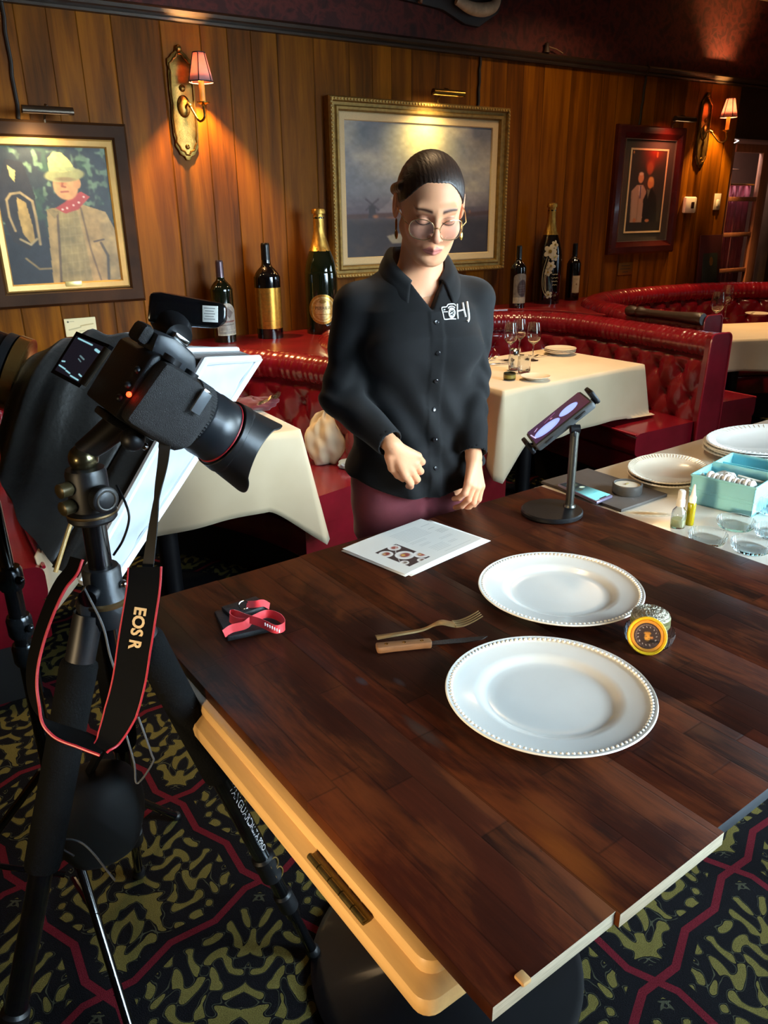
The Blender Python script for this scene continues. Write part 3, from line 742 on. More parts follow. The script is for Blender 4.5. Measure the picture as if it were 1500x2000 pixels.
# ---- wall sconces
def mat_shade():
    m, nt, b = new_mat('shade_fabric', 0.7)
    b.inputs['Base Color'].default_value = rgba('#8a5a60'); b.inputs['Transmission Weight'].default_value = 0.0
    n = nt.noise(nt.coords('Object'), 25, 3); nt.link(nt.ramp(n, [(0.3, '#c09a98'), (0.7, '#a87c80')]), b.inputs['Base Color'])
    tr = nt.n.new('ShaderNodeBsdfTranslucent'); tr.inputs[0].default_value = rgba('#d8a8a4')
    mx = nt.n.new('ShaderNodeMixShader'); mx.inputs[0].default_value = 0.22
    nt.link(b.outputs[0], mx.inputs[1]); nt.link(tr.outputs[0], mx.inputs[2]); nt.link(mx.outputs[0], nt.n['Material Output'].inputs[0])
    return m
SHADE = mat_shade(); SHADETRIM = M('shade_trim', '#2c1014', 0.6)
CANDLE = M('candle_sleeve', '#e0a64a', 0.5, var=0.03, sss=0.2)
SBRASS = M('sconce_brass', '#8a6a34', 0.3, 0.95, var=0.25, scale=30, bump=0.2)
def sconce(x, zc, dx, label, power=3.2):
    t = thing('wall_sconce', label, 'wall lamp', (x, YW, zc), group='brass wall sconces')
    # ornate backplate: shaped outline, raised rim, boss
    H = 0.245; W = 0.062
    out = []
    prof = [(0.0, 1.0), (0.25, 0.985), (0.34, 0.93), (0.60, 0.89), (0.72, 0.84), (0.98, 0.80), (1.0, 0.70), (0.94, 0.64), (1.0, 0.55), (1.02, 0.2), (0.98, 0.0), (1.05, -0.25), (1.02, -0.55), (0.92, -0.66), (0.98, -0.74), (0.70, -0.84), (0.62, -0.90), (0.30, -0.93), (0.16, -1.0)]
    for a, b in prof: out.append((a * W, b * H))
    poly = out + [(-a, b) for a, b in reversed(out) if a > 1e-6]
    T = Matrix.Translation((x, YW, zc)) @ Matrix.Rotation(PI / 2, 4, 'X')
    m = MB().prism(poly, 0.0, 0.014, T=T, bev=0.003)
    m.tube([(x + a * 0.86, YW - 0.016, zc + b * 0.90) for a, b in poly], 0.005, 8, closed=True)
    m.sphere((x, YW - 0.012, zc + H * 0.98), (0.016, 0.012, 0.018)); m.sphere((x, YW - 0.014, zc - H * 0.02), (0.034, 0.016, 0.05))
    m.sphere((x, YW - 0.014, zc + H * 0.30), (0.016, 0.010, 0.016)); m.sphere((x, YW - 0.014, zc - 0.75 * H), (0.012, 0.008, 0.012))
    m.build('backplate', SBRASS, t)
    xe, ye = x + dx, YW - 0.135
    arm = smooth_path([(x, YW - 0.02, zc - 0.02), (x + dx * 0.25, YW - 0.045, zc + 0.005), (x + dx * 0.45, YW - 0.07, zc - 0.03), (x + dx * 0.75, YW - 0.105, zc - 0.075), (xe, ye - 0.005, zc - 0.06), (xe, ye, zc - 0.012)], 36)
    MB().tube(arm, 0.0055, 10).sphere(tuple(arm[10]), 0.010).build('arm', SBRASS, t)
    T = Matrix.Translation((xe, ye, zc))
    MB().lathe([(0, -0.014), (0.006, -0.014), (0.010, -0.006), (0.030, 0.0), (0.031, 0.004), (0.012, 0.002), (0, 0.002)], 24, T).build('drip_pan', BRASS, t)
    MB().lathe([(0, 0.003), (0.0135, 0.003), (0.0135, 0.092), (0.010, 0.096), (0, 0.096)], 20, T).build('candle_sleeve', CANDLE, t)
    MB().sphere((xe, ye, zc + 0.114), (0.010, 0.010, 0.018)).build('bulb', LAMPON, t)
    s0, s1, r0, r1 = 0.088, 0.210, 0.060, 0.030
    fr6 = lambda a, r, z: r * (1 - 0.05 * abs(math.sin(3 * a)))
    sh = MB().lathe([(r0, s0), (r1, s1)], 48, T, fr=fr6).build('lampshade', SHADE, t); sh.modifiers.new('thick', 'SOLIDIFY').thickness = 0.001
    m = MB()
    for zz, rr in ((s0, r0), (s1, r1)): m.tube([(xe + fr6(2 * PI * k / 48, rr, 0) * math.cos(2 * PI * k / 48), ye + fr6(2 * PI * k / 48, rr, 0) * math.sin(2 * PI * k / 48), zc + zz) for k in range(48)], 0.0026, 6, closed=True)
    for k in range(6):
        a = k * PI / 3; m.tube([(xe + r0 * math.cos(a), ye + r0 * math.sin(a), zc + s0), (xe + r1 * math.cos(a), ye + r1 * math.sin(a), zc + s1)], 0.0026, 6)
    m.build('shade_trim', SHADETRIM, sh)
    point('sconce_light', (xe, ye, zc + 0.160), power, (1.0, 0.56, 0.20), 0.012)
    return t
sconce(1.412, 1.985, 0.055, 'ornate brass candle sconce between the cowboy portrait and the landscape', 85)
sconce(5.352, 2.02, 0.095, 'ornate brass candle sconce beside the door, right of the couple photograph', 60)

# ---- mounted trophy and small ornament over the rail
t = thing('wall_trophy', 'dark plaque with a cream horn mounted high above the landscape painting', 'trophy', (2.95, YW, 2.56))
poly = [(-0.42, 0.10), (-0.40, -0.02), (-0.2, -0.03), (0.0, -0.045), (0.16, -0.10), (0.26, -0.105), (0.40, -0.02), (0.45, 0.10), (0.40, 0.22), (-0.38, 0.22)]
MB().prism(poly, 0, 0.03, T=Matrix.Translation((2.95, YW, 2.585)) @ Matrix.Rotation(PI / 2, 4, 'X'), bev=0.005).build('plaque', M('trophy_wood', '#1c120c', 0.5), t)
MB().tube(smooth_path([(3.02, YW - 0.06, 2.585), (3.12, YW - 0.075, 2.555), (3.22, YW - 0.075, 2.560), (3.30, YW - 0.06, 2.60), (3.33, YW - 0.05, 2.70)], 24), [0.012 + 0.024 * math.sin(PI * min(1, (k + 3) / 26)) for k in range(24)], 14).build('horn', M('horn_cream', '#b0a48c', 0.6, var=0.25, scale=20), t)
MB().tube([(2.60, YW - 0.05, 2.56), (2.62, YW - 0.06, 2.64)], 0.016, 10).tube([(2.78, YW - 0.05, 2.55), (2.81, YW - 0.06, 2.66)], 0.013, 10).build('bracket', M('bracket_tan', '#7a5238', 0.6), t)
c0 = at_y(1070, 95, YW - 0.03)
t = thing('rail_ornament', 'small dark figurine with a pale twig standing on the picture rail', 'ornament', (c0.x, YW - 0.02, 2.397))
MB().lathe([(0, 0), (0.022, 0), (0.018, 0.02), (0.012, 0.035), (0.016, 0.05), (0, 0.06)], 14, Matrix.Translation((c0.x, YW - 0.021, 2.396))).build('figure', M('ornament_dark', '#3a2418', 0.6), t)
MB().tube([(c0.x + 0.01, YW - 0.022, 2.43), (c0.x + 0.08, YW - 0.025, 2.42), (c0.x + 0.13, YW - 0.028, 2.402)], 0.004, 6).build('twig', M('twig_pale', '#8a6a4c', 0.7), t)

# ================================================================== BOOTHS
def mat_leather(name, base, dark, rough=0.22):
    m, nt, b = new_mat(name, rough, coat=0.35, spec=0.55)
    v = nt.coords('Object'); n = nt.noise(v, 6, 4)
    nt.link(nt.ramp(n, [(0.3, dark), (0.7, base)]), b.inputs['Base Color'])
    b.inputs['Coat Roughness'].default_value = 0.12
    nt.bump(nt.noise(v, 120, 3), 0.12, 0.002); return m
LEATHER = mat_leather('red_leather', '#7d1020', '#640a17')
LEDGE = mat_leather('red_ledge', '#741019', '#5a0c14', 0.3)
KICK = M('black_plinth', '#0c0a0a', 0.6)
WELT = M('leather_welt', '#94182a', 0.25, coat=0.3)
BUTTON = M('leather_button', '#6a0c1a', 0.25, coat=0.4)

def frames(path):
    """2-D path -> points, tangents, inward normals (to the left of the walking direction)"""
    P = np.array(path); T = np.gradient(P, axis=0); T /= np.linalg.norm(T, axis=1)[:, None]
    return P, T, np.stack([-T[:, 1], T[:, 0]], 1)
def sweep(path, prof, caps=True, zfn=None):
    """closed profile [(inward offset, z)] swept along a 2-D path"""
    P, T, N = frames(path); m = MB(); n = len(prof); vs = []; fs = []
    for i in range(len(P)):
        for d, z in prof: vs.append((P[i][0] + N[i][0] * d, P[i][1] + N[i][1] * d, z))
    for i in range(len(P) - 1):
        for k in range(n): fs.append((i * n + k, i * n + (k + 1) % n, (i + 1) * n + (k + 1) % n, (i + 1) * n + k))
    if caps: fs.append(tuple(range(n))); fs.append(tuple(range(len(P) * n - 1, (len(P) - 1) * n - 1, -1)))
    return m.add(vs, fs)
def rounded(prof_pts, r, n=5):
    """round the corners of a closed 2-D outline"""
    out = []; L = len(prof_pts)
    for i in range(L):
        p = np.array(prof_pts[i]); a = np.array(prof_pts[i - 1]) - p; b = np.array(prof_pts[(i + 1) % L]) - p
        la, lb = np.linalg.norm(a), np.linalg.norm(b); q = min(r, la * 0.45, lb * 0.45); s, e = p + a / la * q, p + b / lb * q
        for k in range(n + 1):
            t = k / n; out.append(tuple((1 - t) ** 2 * s + 2 * t * (1 - t) * p + t * t * e))
    return out
SEATS = []
def over_seat(x, y):
    for P, N, dep in SEATS:
        d = P - np.array((x, y)); i = int((d * d).sum(1).argmin()); w = np.array((x, y)) - P[i]
        if 0 < i < len(P) - 1 and -0.12 < w.dot(N[i]) < dep + 0.006: return True
    return False
def booth(name, label, pts, z_top, z_seat=0.45, depth=0.50, mirror=False):
    """a horseshoe booth; pts walk along the inner face of the back with the seat on the left hand"""
    path, L = resample(smooth_path(pts, 240), 150)
    P, T, N = frames(path); SEATS.append((P, N, depth))
    c = path.mean(0); t = thing(name, label, 'booth', (c[0], c[1], 0))
    rr = 0.062; zr = z_top - rr
    # tufted back: diamond quilting, deep at the buttons
    pitch = 0.165; nz = 34; nu = int(L / 0.012)
    fine, _ = resample(path, nu); FP, FT, FN = frames(fine)
    z0, z1 = z_seat - 0.01, zr - 0.045
    row = 0.125
    def tuft(s, z):
        a = s / pitch; b = (z - z0) / row
        u, v = a + b * 0.5, a - b * 0.5
        fu, fv = abs(u - round(u)), abs(v - round(v))         # 0 on the diagonal folds
        pil = math.sqrt(min(1.0, fu * 2.0)) * 0.5 + math.sqrt(min(1.0, fv * 2.0)) * 0.5
        hole = math.exp(-(fu * fu + fv * fv) / 0.018)
        return 0.010 + 0.046 * pil - 0.016 * hole
    m = MB(); vs = []; fs = []
    for j in range(nz):
        z = z0 + (z1 - z0) * j / (nz - 1)
        e = min(1.0, (z1 - z) / 0.03) 
        for i in range(nu):
            d = tuft(L * i / (nu - 1), z) * (0.35 + 0.65 * max(0, e))
            lean = (z - z_seat) * -0.10
            vs.append((FP[i][0] + FN[i][0] * (d + lean), FP[i][1] + FN[i][1] * (d + lean), z))
    for j in range(nz - 1):
        for i in range(nu - 1): a = j * nu + i; fs.append((a, a + 1, a + nu + 1, a + nu))
    m.add(vs, fs)
    for j in range(0, 5):
        for k in range(0, int(L / pitch) + 2):
            s = (k + 0.5 * (j % 2)) * pitch; z = z0 + j * row
            if not (0.03 < s < L - 0.03 and z < z1 - 0.02 and z > z0 + 0.02): continue
            i = min(nu - 1, int(s / L * (nu - 1))); d = tuft(s, z) - (z - z_seat) * 0.10 + 0.003
            m.sphere((FP[i][0] + FN[i][0] * d, FP[i][1] + FN[i][1] * d, z), 0.011, 8, 6, mi=1)
    m.build('tufted_back', [LEATHER, BUTTON], t, smooth=180)
    # pleated roll along the top
    vs = []; fs = []; nr = 20; nu2 = int(L / 0.008)
    fine, _ = resample(path, nu2); FP, FT, FN = frames(fine)
    for i in range(nu2):
        s = L * i / (nu2 - 1)
        pl = 0.0035 * abs(math.sin(PI * s / 0.034)) ** 0.6 + 0.002 * math.sin(s * 57) * math.sin(s * 23)
        for k in range(nr):
            a = 2 * PI * k / nr; r = rr + pl
            d = -0.045 + r * 1.15 * math.cos(a); z = zr + r * math.sin(a)
            vs.append((FP[i][0] + FN[i][0] * d, FP[i][1] + FN[i][1] * d, z))
    for i in range(nu2 - 1):
        for k in range(nr): fs.append((i * nr + k, i * nr + (k + 1) % nr, (i + 1) * nr + (k + 1) % nr, (i + 1) * nr + k))
    fs.append(tuple(range(nr))); fs.append(tuple(range(nu2 * nr - 1, (nu2 - 1) * nr - 1, -1)))
    MB().add(vs, fs).build('top_roll', LEATHER, t, smooth=75)
    # shell behind the cushions, closed by flat end panels
    sweep(path, [(0.0, 0.19), (0.0, z_seat), (-0.045, z1), (-0.05, zr), (-0.11, zr), (-0.11, 0.19)]).build('shell', LEATHER, t, smooth=30)
    for i, sg in ((0, -1), (-1, 1)):
        p, n_, tt = P[i], N[i], T[i] * sg
        prof = rounded([(0.052, 0.20), (0.052, z_seat + 0.02), (0.035, z_top - 0.05), (0.03, z_top + 0.004), (-0.118, z_top + 0.004), (-0.118, 0.20)], 0.035, 6)
        vs = [(p[0] + n_[0] * d + tt[0] * q, p[1] + n_[1] * d + tt[1] * q, z) for q in (-0.01, 0.022) for d, z in prof]
        k = len(prof); fs = [tuple(range(k)), tuple(range(2 * k - 1, k - 1, -1))] + [(a, (a + 1) % k, k + (a + 1) % k, k + a) for a in range(k)]
        ep = MB().add(vs, fs).build('end_panel', LEATHER, t, smooth=40)
        MB().tube([(p[0] + n_[0] * d * 0.98 + tt[0] * 0.022, p[1] + n_[1] * d * 0.98 + tt[1] * 0.022, z) for d, z in prof[6:-6]], 0.005, 6).build('welt', WELT, ep)
    # seat cushion, base and plinth
    sweep(path, rounded([(0.02, z_seat - 0.12), (depth, z_seat - 0.12), (depth, z_seat), (0.02, z_seat + 0.012)], 0.035, 5)).build('seat', LEATHER, t, smooth=50)
    P2 = [(P[i][0] + N[i][0] * depth, P[i][1] + N[i][1] * depth, z_seat - 0.006) for i in range(len(P))]
    MB().tube(P2, 0.0065, 6).build('seat_welt', WELT, t)
    sweep(path, rounded([(0.02, 0.195), (depth - 0.012, 0.195), (depth - 0.012, z_seat - 0.118), (0.02, z_seat - 0.118)], 0.012, 3)).build('seat_base', LEATHER, t, smooth=40)
    sweep(path, [(-0.08, 0.0), (depth - 0.07, 0.0), (depth - 0.07, 0.197), (-0.08, 0.197)]).build('plinth', KICK, t, smooth=30)
    return t
booth('corner_booth', 'red tufted leather booth on the left, behind the tripod and the softbox',
      [(1.615, 2.60), (1.575, 2.81), (1.47, 3.12), (1.28, 3.45), (1.0, 3.70), (0.6, 3.80), (0.1, 3.66), (-0.10, 3.35), (-0.17, 2.95), (-0.18, 2.47)], 0.90, depth=0.43)
booth('corner_booth.001', 'red tufted leather booth around the table to the right of the woman',
      [(3.46, 2.44), (3.475, 2.74), (3.49, 3.12), (3.47, 3.48), (3.30, 3.74), (2.9, 3.86), (2.35, 3.86), (2.02, 3.68), (1.88, 3.3), (1.86, 2.95), (1.87, 2.62)], 0.90, depth=0.46)
booth('corner_booth.002', 'red tufted leather booth at the right edge, in front of the door',
      [(6.0, 2.5), (6.0, 3.0), (5.85, 3.55), (5.45, 3.84), (4.95, 3.92), (4.4, 3.88), (3.95, 3.66), (3.76, 3.25), (3.74, 2.95), (3.74, 2.64)], 0.955)
# ledges between the booths and the wall, where the bottles stand
def ledge(name, label, poly, z):
    o = MB().prism(poly, z - 0.035, z, bev=0.004).build(name, LEDGE); tag(o, label, 'ledge'); return o
ZL, ZR = 0.862, 0.905
ledge('bottle_ledge', 'glossy red ledge along the wall under the landscape painting, left three bottles on it',
      [(0.0, 3.95), (0.6, 3.93), (1.06, 3.84), (1.37, 3.56), (1.585, 3.12), (1.68, 2.85), (1.75, 2.85), (1.765, 3.3), (1.92, 3.74), (2.28, 3.97), (2.62, 3.99), (2.62, 4.098), (0.0, 4.098)], ZL)
ledge('bottle_ledge.001', 'glossy red ledge along the wall under the couple photograph, three bottles on it',
      [(2.625, 3.99), (2.95, 3.99), (3.36, 3.88), (3.56, 3.62), (3.60, 3.3), (3.63, 3.3), (3.66, 3.40), (3.90, 3.78), (4.35, 4.0), (4.9, 4.05), (5.6, 4.05), (5.6, 4.098), (2.625, 4.098)], ZR)

# ================================================================== TABLES WITH CLOTHS
def mat_cloth(name, a, b_):
    m, nt, b = new_mat(name, 0.85); v = nt.coords('Object')
    nt.link(nt.ramp(nt.noise(v, 4, 3), [(0.3, a), (0.7, b_)]), b.inputs['Base Color'])
    nt.bump(nt.noise(v, 700, 2), 0.15, 0.001); b.inputs['Sheen Weight'].default_value = 0.2; return m
CLOTH = mat_cloth('white_tablecloth', '#c8b595', '#d2c1a3')
IRON = M('black_iron', '#15151a', 0.45, 0.3)
TOPWOOD = M('table_top_wood', '#5a3a22', 0.5)
def dining_table(cx, cy, w, d, rot, zt, label, cloth_label, drop=0.27, seed=1, corner=0.5):
    t = thing('dining_table', label, 'table', (cx, cy, 0), rot, group='dining tables in the booths')
    MB().box((0, 0, zt - 0.03), (w - 0.01, d - 0.01, 0.04), 0.006).build('table_top', TOPWOOD, t, world=False)
    MB().cyl((0, 0, 0.03), (0, 0, zt - 0.05), 0.04).build('column', IRON, t, world=False)
    MB().lathe([(0, 0), (0.26, 0), (0.26, 0.012), (0.08, 0.035), (0, 0.04)], 32).build('base', IRON, t, world=False)
    rnd = random.Random(seed); ph = [rnd.uniform(0, 6.28) for _ in range(6)]
    # cloth: flat top, rounded edge, skirt with folds; the corners hang lower as cones
    TT = Matrix.Translation((cx, cy, 0)) @ Matrix.Rotation(rot, 4, 'Z'); nper = 320; rc = 0.03; pts = []
    hw, hd = w / 2, d / 2; per = 2 * (w + d)
    for k in range(nper):
        s = per * k / nper
        if s < w: x, y, n = -hw + s, -hd, (0, -1); c = min(s, w - s)
        elif s < w + d: x, y, n = hw, -hd + (s - w), (1, 0); c = min(s - w, w + d - s)
        elif s < 2 * w + d: x, y, n = hw - (s - w - d), hd, (0, 1); c = min(s - w - d, 2 * w + d - s)
        else: x, y, n = -hw, hd - (s - 2 * w - d), (-1, 0); c = min(s - 2 * w - d, per - s)
        # blend the normal near a corner
        q = max(0.0, 1 - c / 0.16); cn = Vector((math.copysign(1, x), math.copysign(1, y))).normalized()
        nn = (Vector(n) * (1 - 0.75 * q) + cn * 0.75 * q).normalized()
        pts.append((x, y, nn, q, s))
    m = MB(); vs = []; fs = []; rows = []
    def ring(fn): rows.append(len(vs)); vs.extend(fn(p) for p in pts)
    for f in (0.0, 0.35, 0.7, 0.93): ring(lambda p, f=f: (p[0] * f, p[1] * f, zt + 0.0016 * math.sin(p[0] * 9 * f + ph[0]) * math.sin(p[1] * 8 * f + ph[1])))
    ring(lambda p: (p[0] - p[2].x * 0.006, p[1] - p[2].y * 0.006, zt))
    ring(lambda p: (p[0] + p[2].x * 0.003, p[1] + p[2].y * 0.003, zt - 0.003))
    K = 14
    for r in range(1, K + 1):
        g = r / K
        def fn(p, g=g):
            x, y, n, q, s = p
            w1 = math.sin(s * 11 + ph[2]) * 0.010 + math.sin(s * 23 + ph[3]) * 0.006 + math.sin(s * 5 + ph[4]) * 0.012
            out = 0.004 + g * (0.018 + w1 + 0.075 * q ** 1.5)
            h = drop * (1 + corner * q ** 1.4) + 0.010 * math.sin(s * 7 + ph[5])
            X, Y, z_ = x + n.x * out, y + n.y * out, zt - 0.003 - h * g
            if z_ < 0.475:
                w = TT @ Vector((X, Y, 0))
                if over_seat(w.x, w.y): z_ = 0.472 + 0.003 * math.sin(s * 9)
            return (X, Y, z_)
        ring(fn)
    for a, b in zip(rows[:-1], rows[1:]):
        for k in range(nper): fs.append((a + k, a + (k + 1) % nper, b + (k + 1) % nper, b + k))
    # collapse the centre
    T = Matrix.Translation((cx, cy, 0)) @ Matrix.Rotation(rot, 4, 'Z')
    fs = [f for f in fs if not (f[0] < nper and f[2] < nper)]
    m.add(vs, fs, T=T); o = bpy.data.objects.new('tablecloth', bpy.data.meshes.new('tablecloth')); COL.objects.link(o)
    bm = bmesh.new(); bv = [bm.verts.new(p) for p in m.v]
    for f in m.f: bm.faces.new([bv[i] for i in f])
    bmesh.ops.remove_doubles(bm, verts=bm.verts[:], dist=1e-5); bmesh.ops.recalc_face_normals(bm, faces=bm.faces[:])
    for f in bm.faces: f.smooth = True
    bm.to_mesh(o.data); bm.free(); o.data.materials.append(CLOTH)
    s_ = o.modifiers.new('thick', 'SOLIDIFY'); s_.thickness = 0.0012; s_.offset = 1
    tag(o, cloth_label, 'tablecloth', 'white tablecloths on the booth tables')
    return t
ZT = 0.74
dining_table(0.755, 2.86, 0.90, 0.66, 0.0, ZT - 0.004, 'dining table under a white cloth in the left booth behind the camera tripod', 'white tablecloth on the left booth table, behind the camera lens', drop=0.29, seed=3, corner=0.55)
dining_table(2.735, 2.975, 1.02, 0.66, math.radians(4.5), ZT - 0.004, 'dining table under a white cloth in the booth right of the woman', 'white tablecloth set with glasses and plates right of the woman', drop=0.26, seed=5, corner=0.6)
dining_table(4.72, 3.14, 0.92, 0.66, math.radians(-22), ZT - 0.004, 'dining table under a white cloth in the booth at the right edge', 'white tablecloth on the table at the right edge of the room', drop=0.20, seed=9, corner=0.6)

# ================================================================== BOTTLES ON THE LEDGES
BGLASS = M('bottle_glass_green', '#0c1208', 0.05, coat=0.6, var=0.2, spec=0.7)
BBLACK = M('bottle_glass_dark', '#070506', 0.05, coat=0.6, var=0.2, spec=0.7)
GOLDFOIL = M('gold_foil', '#c69a4a', 0.28, 0.9, var=0.15, scale=60, bump=0.25)
BLACKFOIL = M('black_foil', '#0e0c0d', 0.3, 0.2)
WINEFOIL = M('wine_foil', '#5a4a50', 0.3, 0.6)
LABELM = M_attr('label_paper', 0.45); LABELG = M_attr('label_gold', 0.28, metal=0.85)
def bottle_prof(H, R, kind):
    if kind == 'bordeaux':
        k = [(0, 0.004), (0.55, 0.0), (0.93, 0.002), (1.0, 0.03), (1.0, 0.60), (0.97, 0.645), (0.86, 0.69), (0.62, 0.735), (0.42, 0.765), (0.34, 0.80), (0.32, 0.86), (0.31, 0.985), (0.27, 1.0), (0, 1.0)]
    else:
        k = [(0, 0.004), (0.6, 0.0), (0.95, 0.002), (1.0, 0.025), (1.0, 0.46), (0.965, 0.53), (0.87, 0.60), (0.72, 0.665), (0.56, 0.725), (0.44, 0.78), (0.36, 0.83), (0.32, 0.88), (0.31, 0.955), (0.33, 0.958), (0.33, 0.965), (0.28, 1.0), (0, 1.0)]
    P = [(r * R, z * H) for r, z in k]
    body = smooth_path(P[2:-2], 60); return [P[0], P[1]] + [tuple(p) for p in body] + P[-2:]
def prof_r(prof, z):
    zs = [p[1] for p in prof]; i = max(k for k in range(len(prof)) if prof[k][1] <= z or k == 1)
    for a, b in zip(prof[1:-1], prof[2:]):
        if a[1] <= z <= b[1] and b[1] > a[1]: return a[0] + (b[0] - a[0]) * (z - a[1]) / (b[1] - a[1])
    return prof[4][0]
def label_patch(paint, name, mat, parent, prof, base, az, wid, z0, z1, shape=None):
    """a label bent round a bottle: centre azimuth az, width in metres, between z0 and z1"""
    R = max(p[0] for p in prof)
    def fn(u, v):
        z = z1 + (z0 - z1) * v; r = prof_r(prof, z) + 0.0008; a = az + (u - 0.5) * wid / R
        return (base[0] + r * math.cos(a), base[1] + r * math.sin(a), base[2] + z)
    o = paint.mesh(name, mat, fn, parent)
    if shape:          # trim to a shaped outline
        bm = bmesh.new(); bm.from_mesh(o.data); bm.verts.ensure_lookup_table(); w, h = paint.w, paint.h
        dead = [bm.verts[j * w + i] for j in range(h) for i in range(w) if not shape(i / (w - 1), j / (h - 1))]
        bmesh.ops.delete(bm, geom=dead, context='VERTS'); bm.to_mesh(o.data); bm.free()
    return o
def bottle(px, py, pz, H, R, kind, glass, label, az_deg):
    t = thing('wine_bottle' if kind == 'bordeaux' else 'champagne_bottle', label, 'bottle', (px, py, pz), group='display bottles on the ledges')
    prof = bottle_prof(H, R, kind)
    MB().lathe(prof, 40, Matrix.Translation((px, py, pz))).build('bottle_body', glass, t, smooth=50)
    return t, prof, (px, py, pz)
def capsule(t, prof, base, z0, mat, flare=0.0, knob=False):
    pr = [(prof_r(prof, z) + 0.0012, z) for z in np.linspace(z0, prof[-2][1] - 0.001, 16)]; top = prof[-1][1]
    if knob:
        r = pr[-1][0]; pr += [(r * 1.35, top - 0.002), (r * 1.40, top + 0.010), (r * 1.25, top + 0.022), (0, top + 0.026)]
    else: pr += [(pr[-1][0] * 0.9, top + 0.002), (0, top + 0.002)]
    fr_ = (lambda a, r, z: r * (1 + 0.03 * math.sin(7 * a + z * 90))) if knob else None
    MB().lathe(pr, 32, Matrix.Translation(base), fr=fr_).build('foil_capsule', mat, t)
facing = lambda x, y: math.atan2(-y, -x)
ZL0, ZR0 = ZL + 0.0005, ZR + 0.0005
def on_ledge(px, py, z, back): 
    p = at_z(px, py, z); return p.x + back * p.x / p.length, p.y + back * p.y / p.length
# 1 left: dark green bordeaux with a pale pictorial label, partly behind the flash
bx, by = on_ledge(441, 669, ZL0, 0.055)
t, pr, bs = bottle(bx, by, ZL0, 0.405, 0.058, 'bordeaux', BGLASS, 'dark green wine bottle with a grey label, leftmost of the three left bottles', 0)
capsule(t, pr, bs, 0.325, WINEFOIL)
p = Paint(70, 90, '#8d8478'); p.poly([(0, 0), (1, 0), (1, 0.12), (0, 0.12)], '#a89d8c'); p.poly([(0.2, 0.3), (0.5, 0.14), (0.8, 0.3), (0.6, 0.48), (0.5, 0.40)], '#5a4b44')
p.line([(0.15, 0.58), (0.85, 0.56)], 0.03, '#6a3a30'); p.line([(0.2, 0.68), (0.8, 0.66)], 0.015, '#5a5048'); p.line([(0.1, 0.86), (0.9, 0.84)], 0.012, '#b0a48c'); p.line([(0.02, 0.97), (0.98, 0.97)], 0.02, '#c0b496'); p.line([(0.03, 0.05), (0.03, 0.95)], 0.015, '#b8ac94'); p.noise(0.2, 14)
label_patch(p, 'label', LABELM, t, pr, bs, facing(bx, by) + 0.35, 0.115, 0.035, 0.20, lambda u, v: v > 0.16 * (2 * u - 1) ** 2 * 1.5 or v > 0.3)
# 2 gold label
bx, by = on_ledge(529, 662, ZL0, 0.068)
t, pr, bs = bottle(bx, by, ZL0, 0.482, 0.070, 'bordeaux', BBLACK, 'dark wine bottle with a tall plain gold label, middle of the left three', 0)
capsule(t, pr, bs, 0.40, BLACKFOIL)
p = Paint(90, 90, '#c28a38'); p.line([(0.03, 0.02), (0.03, 0.98)], 0.008, '#8a5c20'); p.line([(0.97, 0.02), (0.97, 0.98)], 0.008, '#8a5c20')
for k in range(6): p.line([(0.40, 0.12 + 0.09 * k), (0.60, 0.12 + 0.09 * k)], 0.006, '#a8843c')
p.line([(0.35, 0.80), (0.65, 0.80)], 0.008, '#8a6428'); p.noise(0.15, 20)
label_patch(p, 'label', LABELG, t, pr, bs, facing(bx, by), 0.185, 0.052, 0.262)
# 3 big champagne, round gold label, gold foil
bx, by = on_ledge(631, 653, ZL0, 0.080)
t, pr, bs = bottle(bx, by, ZL0, 0.625, 0.090, 'champagne', BGLASS, 'tallest champagne bottle with gold foil neck and round gold label, beside the woman', 0)
capsule(t, pr, bs, 0.435, GOLDFOIL, knob=True)
p = Paint(120, 120, '#d8b878'); p.ell(0.5, 0.5, 0.50, 0.50, '#b8863e', soft=0.05); p.ell(0.5, 0.5, 0.42, 0.42, '#d9bf86', soft=0.04); p.ell(0.5, 0.5, 0.38, 0.38, '#c29450', soft=0.04); p.ell(0.5, 0.5, 0.28, 0.36, '#d4b47a', soft=0.1)
p.ell(0.5, 0.24, 0.12, 0.07, '#9a7434', 0.8); p.line([(0.2, 0.66), (0.8, 0.66)], 0.012, '#a07c40'); p.noise(0.2, 24)
o = label_patch(p, 'label', LABELG, t, pr, bs, facing(bx, by) + 0.05, 0.165, 0.055, 0.215, lambda u, v: (u - .5) ** 2 + (v - .5) ** 2 < 0.25)
def wrap_text(body, size, prof, base, az, zc, parent, mat, name='lettering', bold=0.0):
    vs, fs = text_geo(body, size, 0.0, bold); R = max(q[0] for q in prof); out = []
    for v in vs:
        z = zc + v.y; r = prof_r(prof, z) + 0.0020; a = az + v.x / R
        out.append((base[0] + r * math.cos(a), base[1] + r * math.sin(a), base[2] + z))
    return MB().add(out, fs).build(name, mat, parent)
INKBROWN = M('label_ink', '#3a2a12', 0.5)
wrap_text('PERRIER', 0.024, pr, bs, facing(bx, by) + 0.05, 0.142, t, INKBROWN)
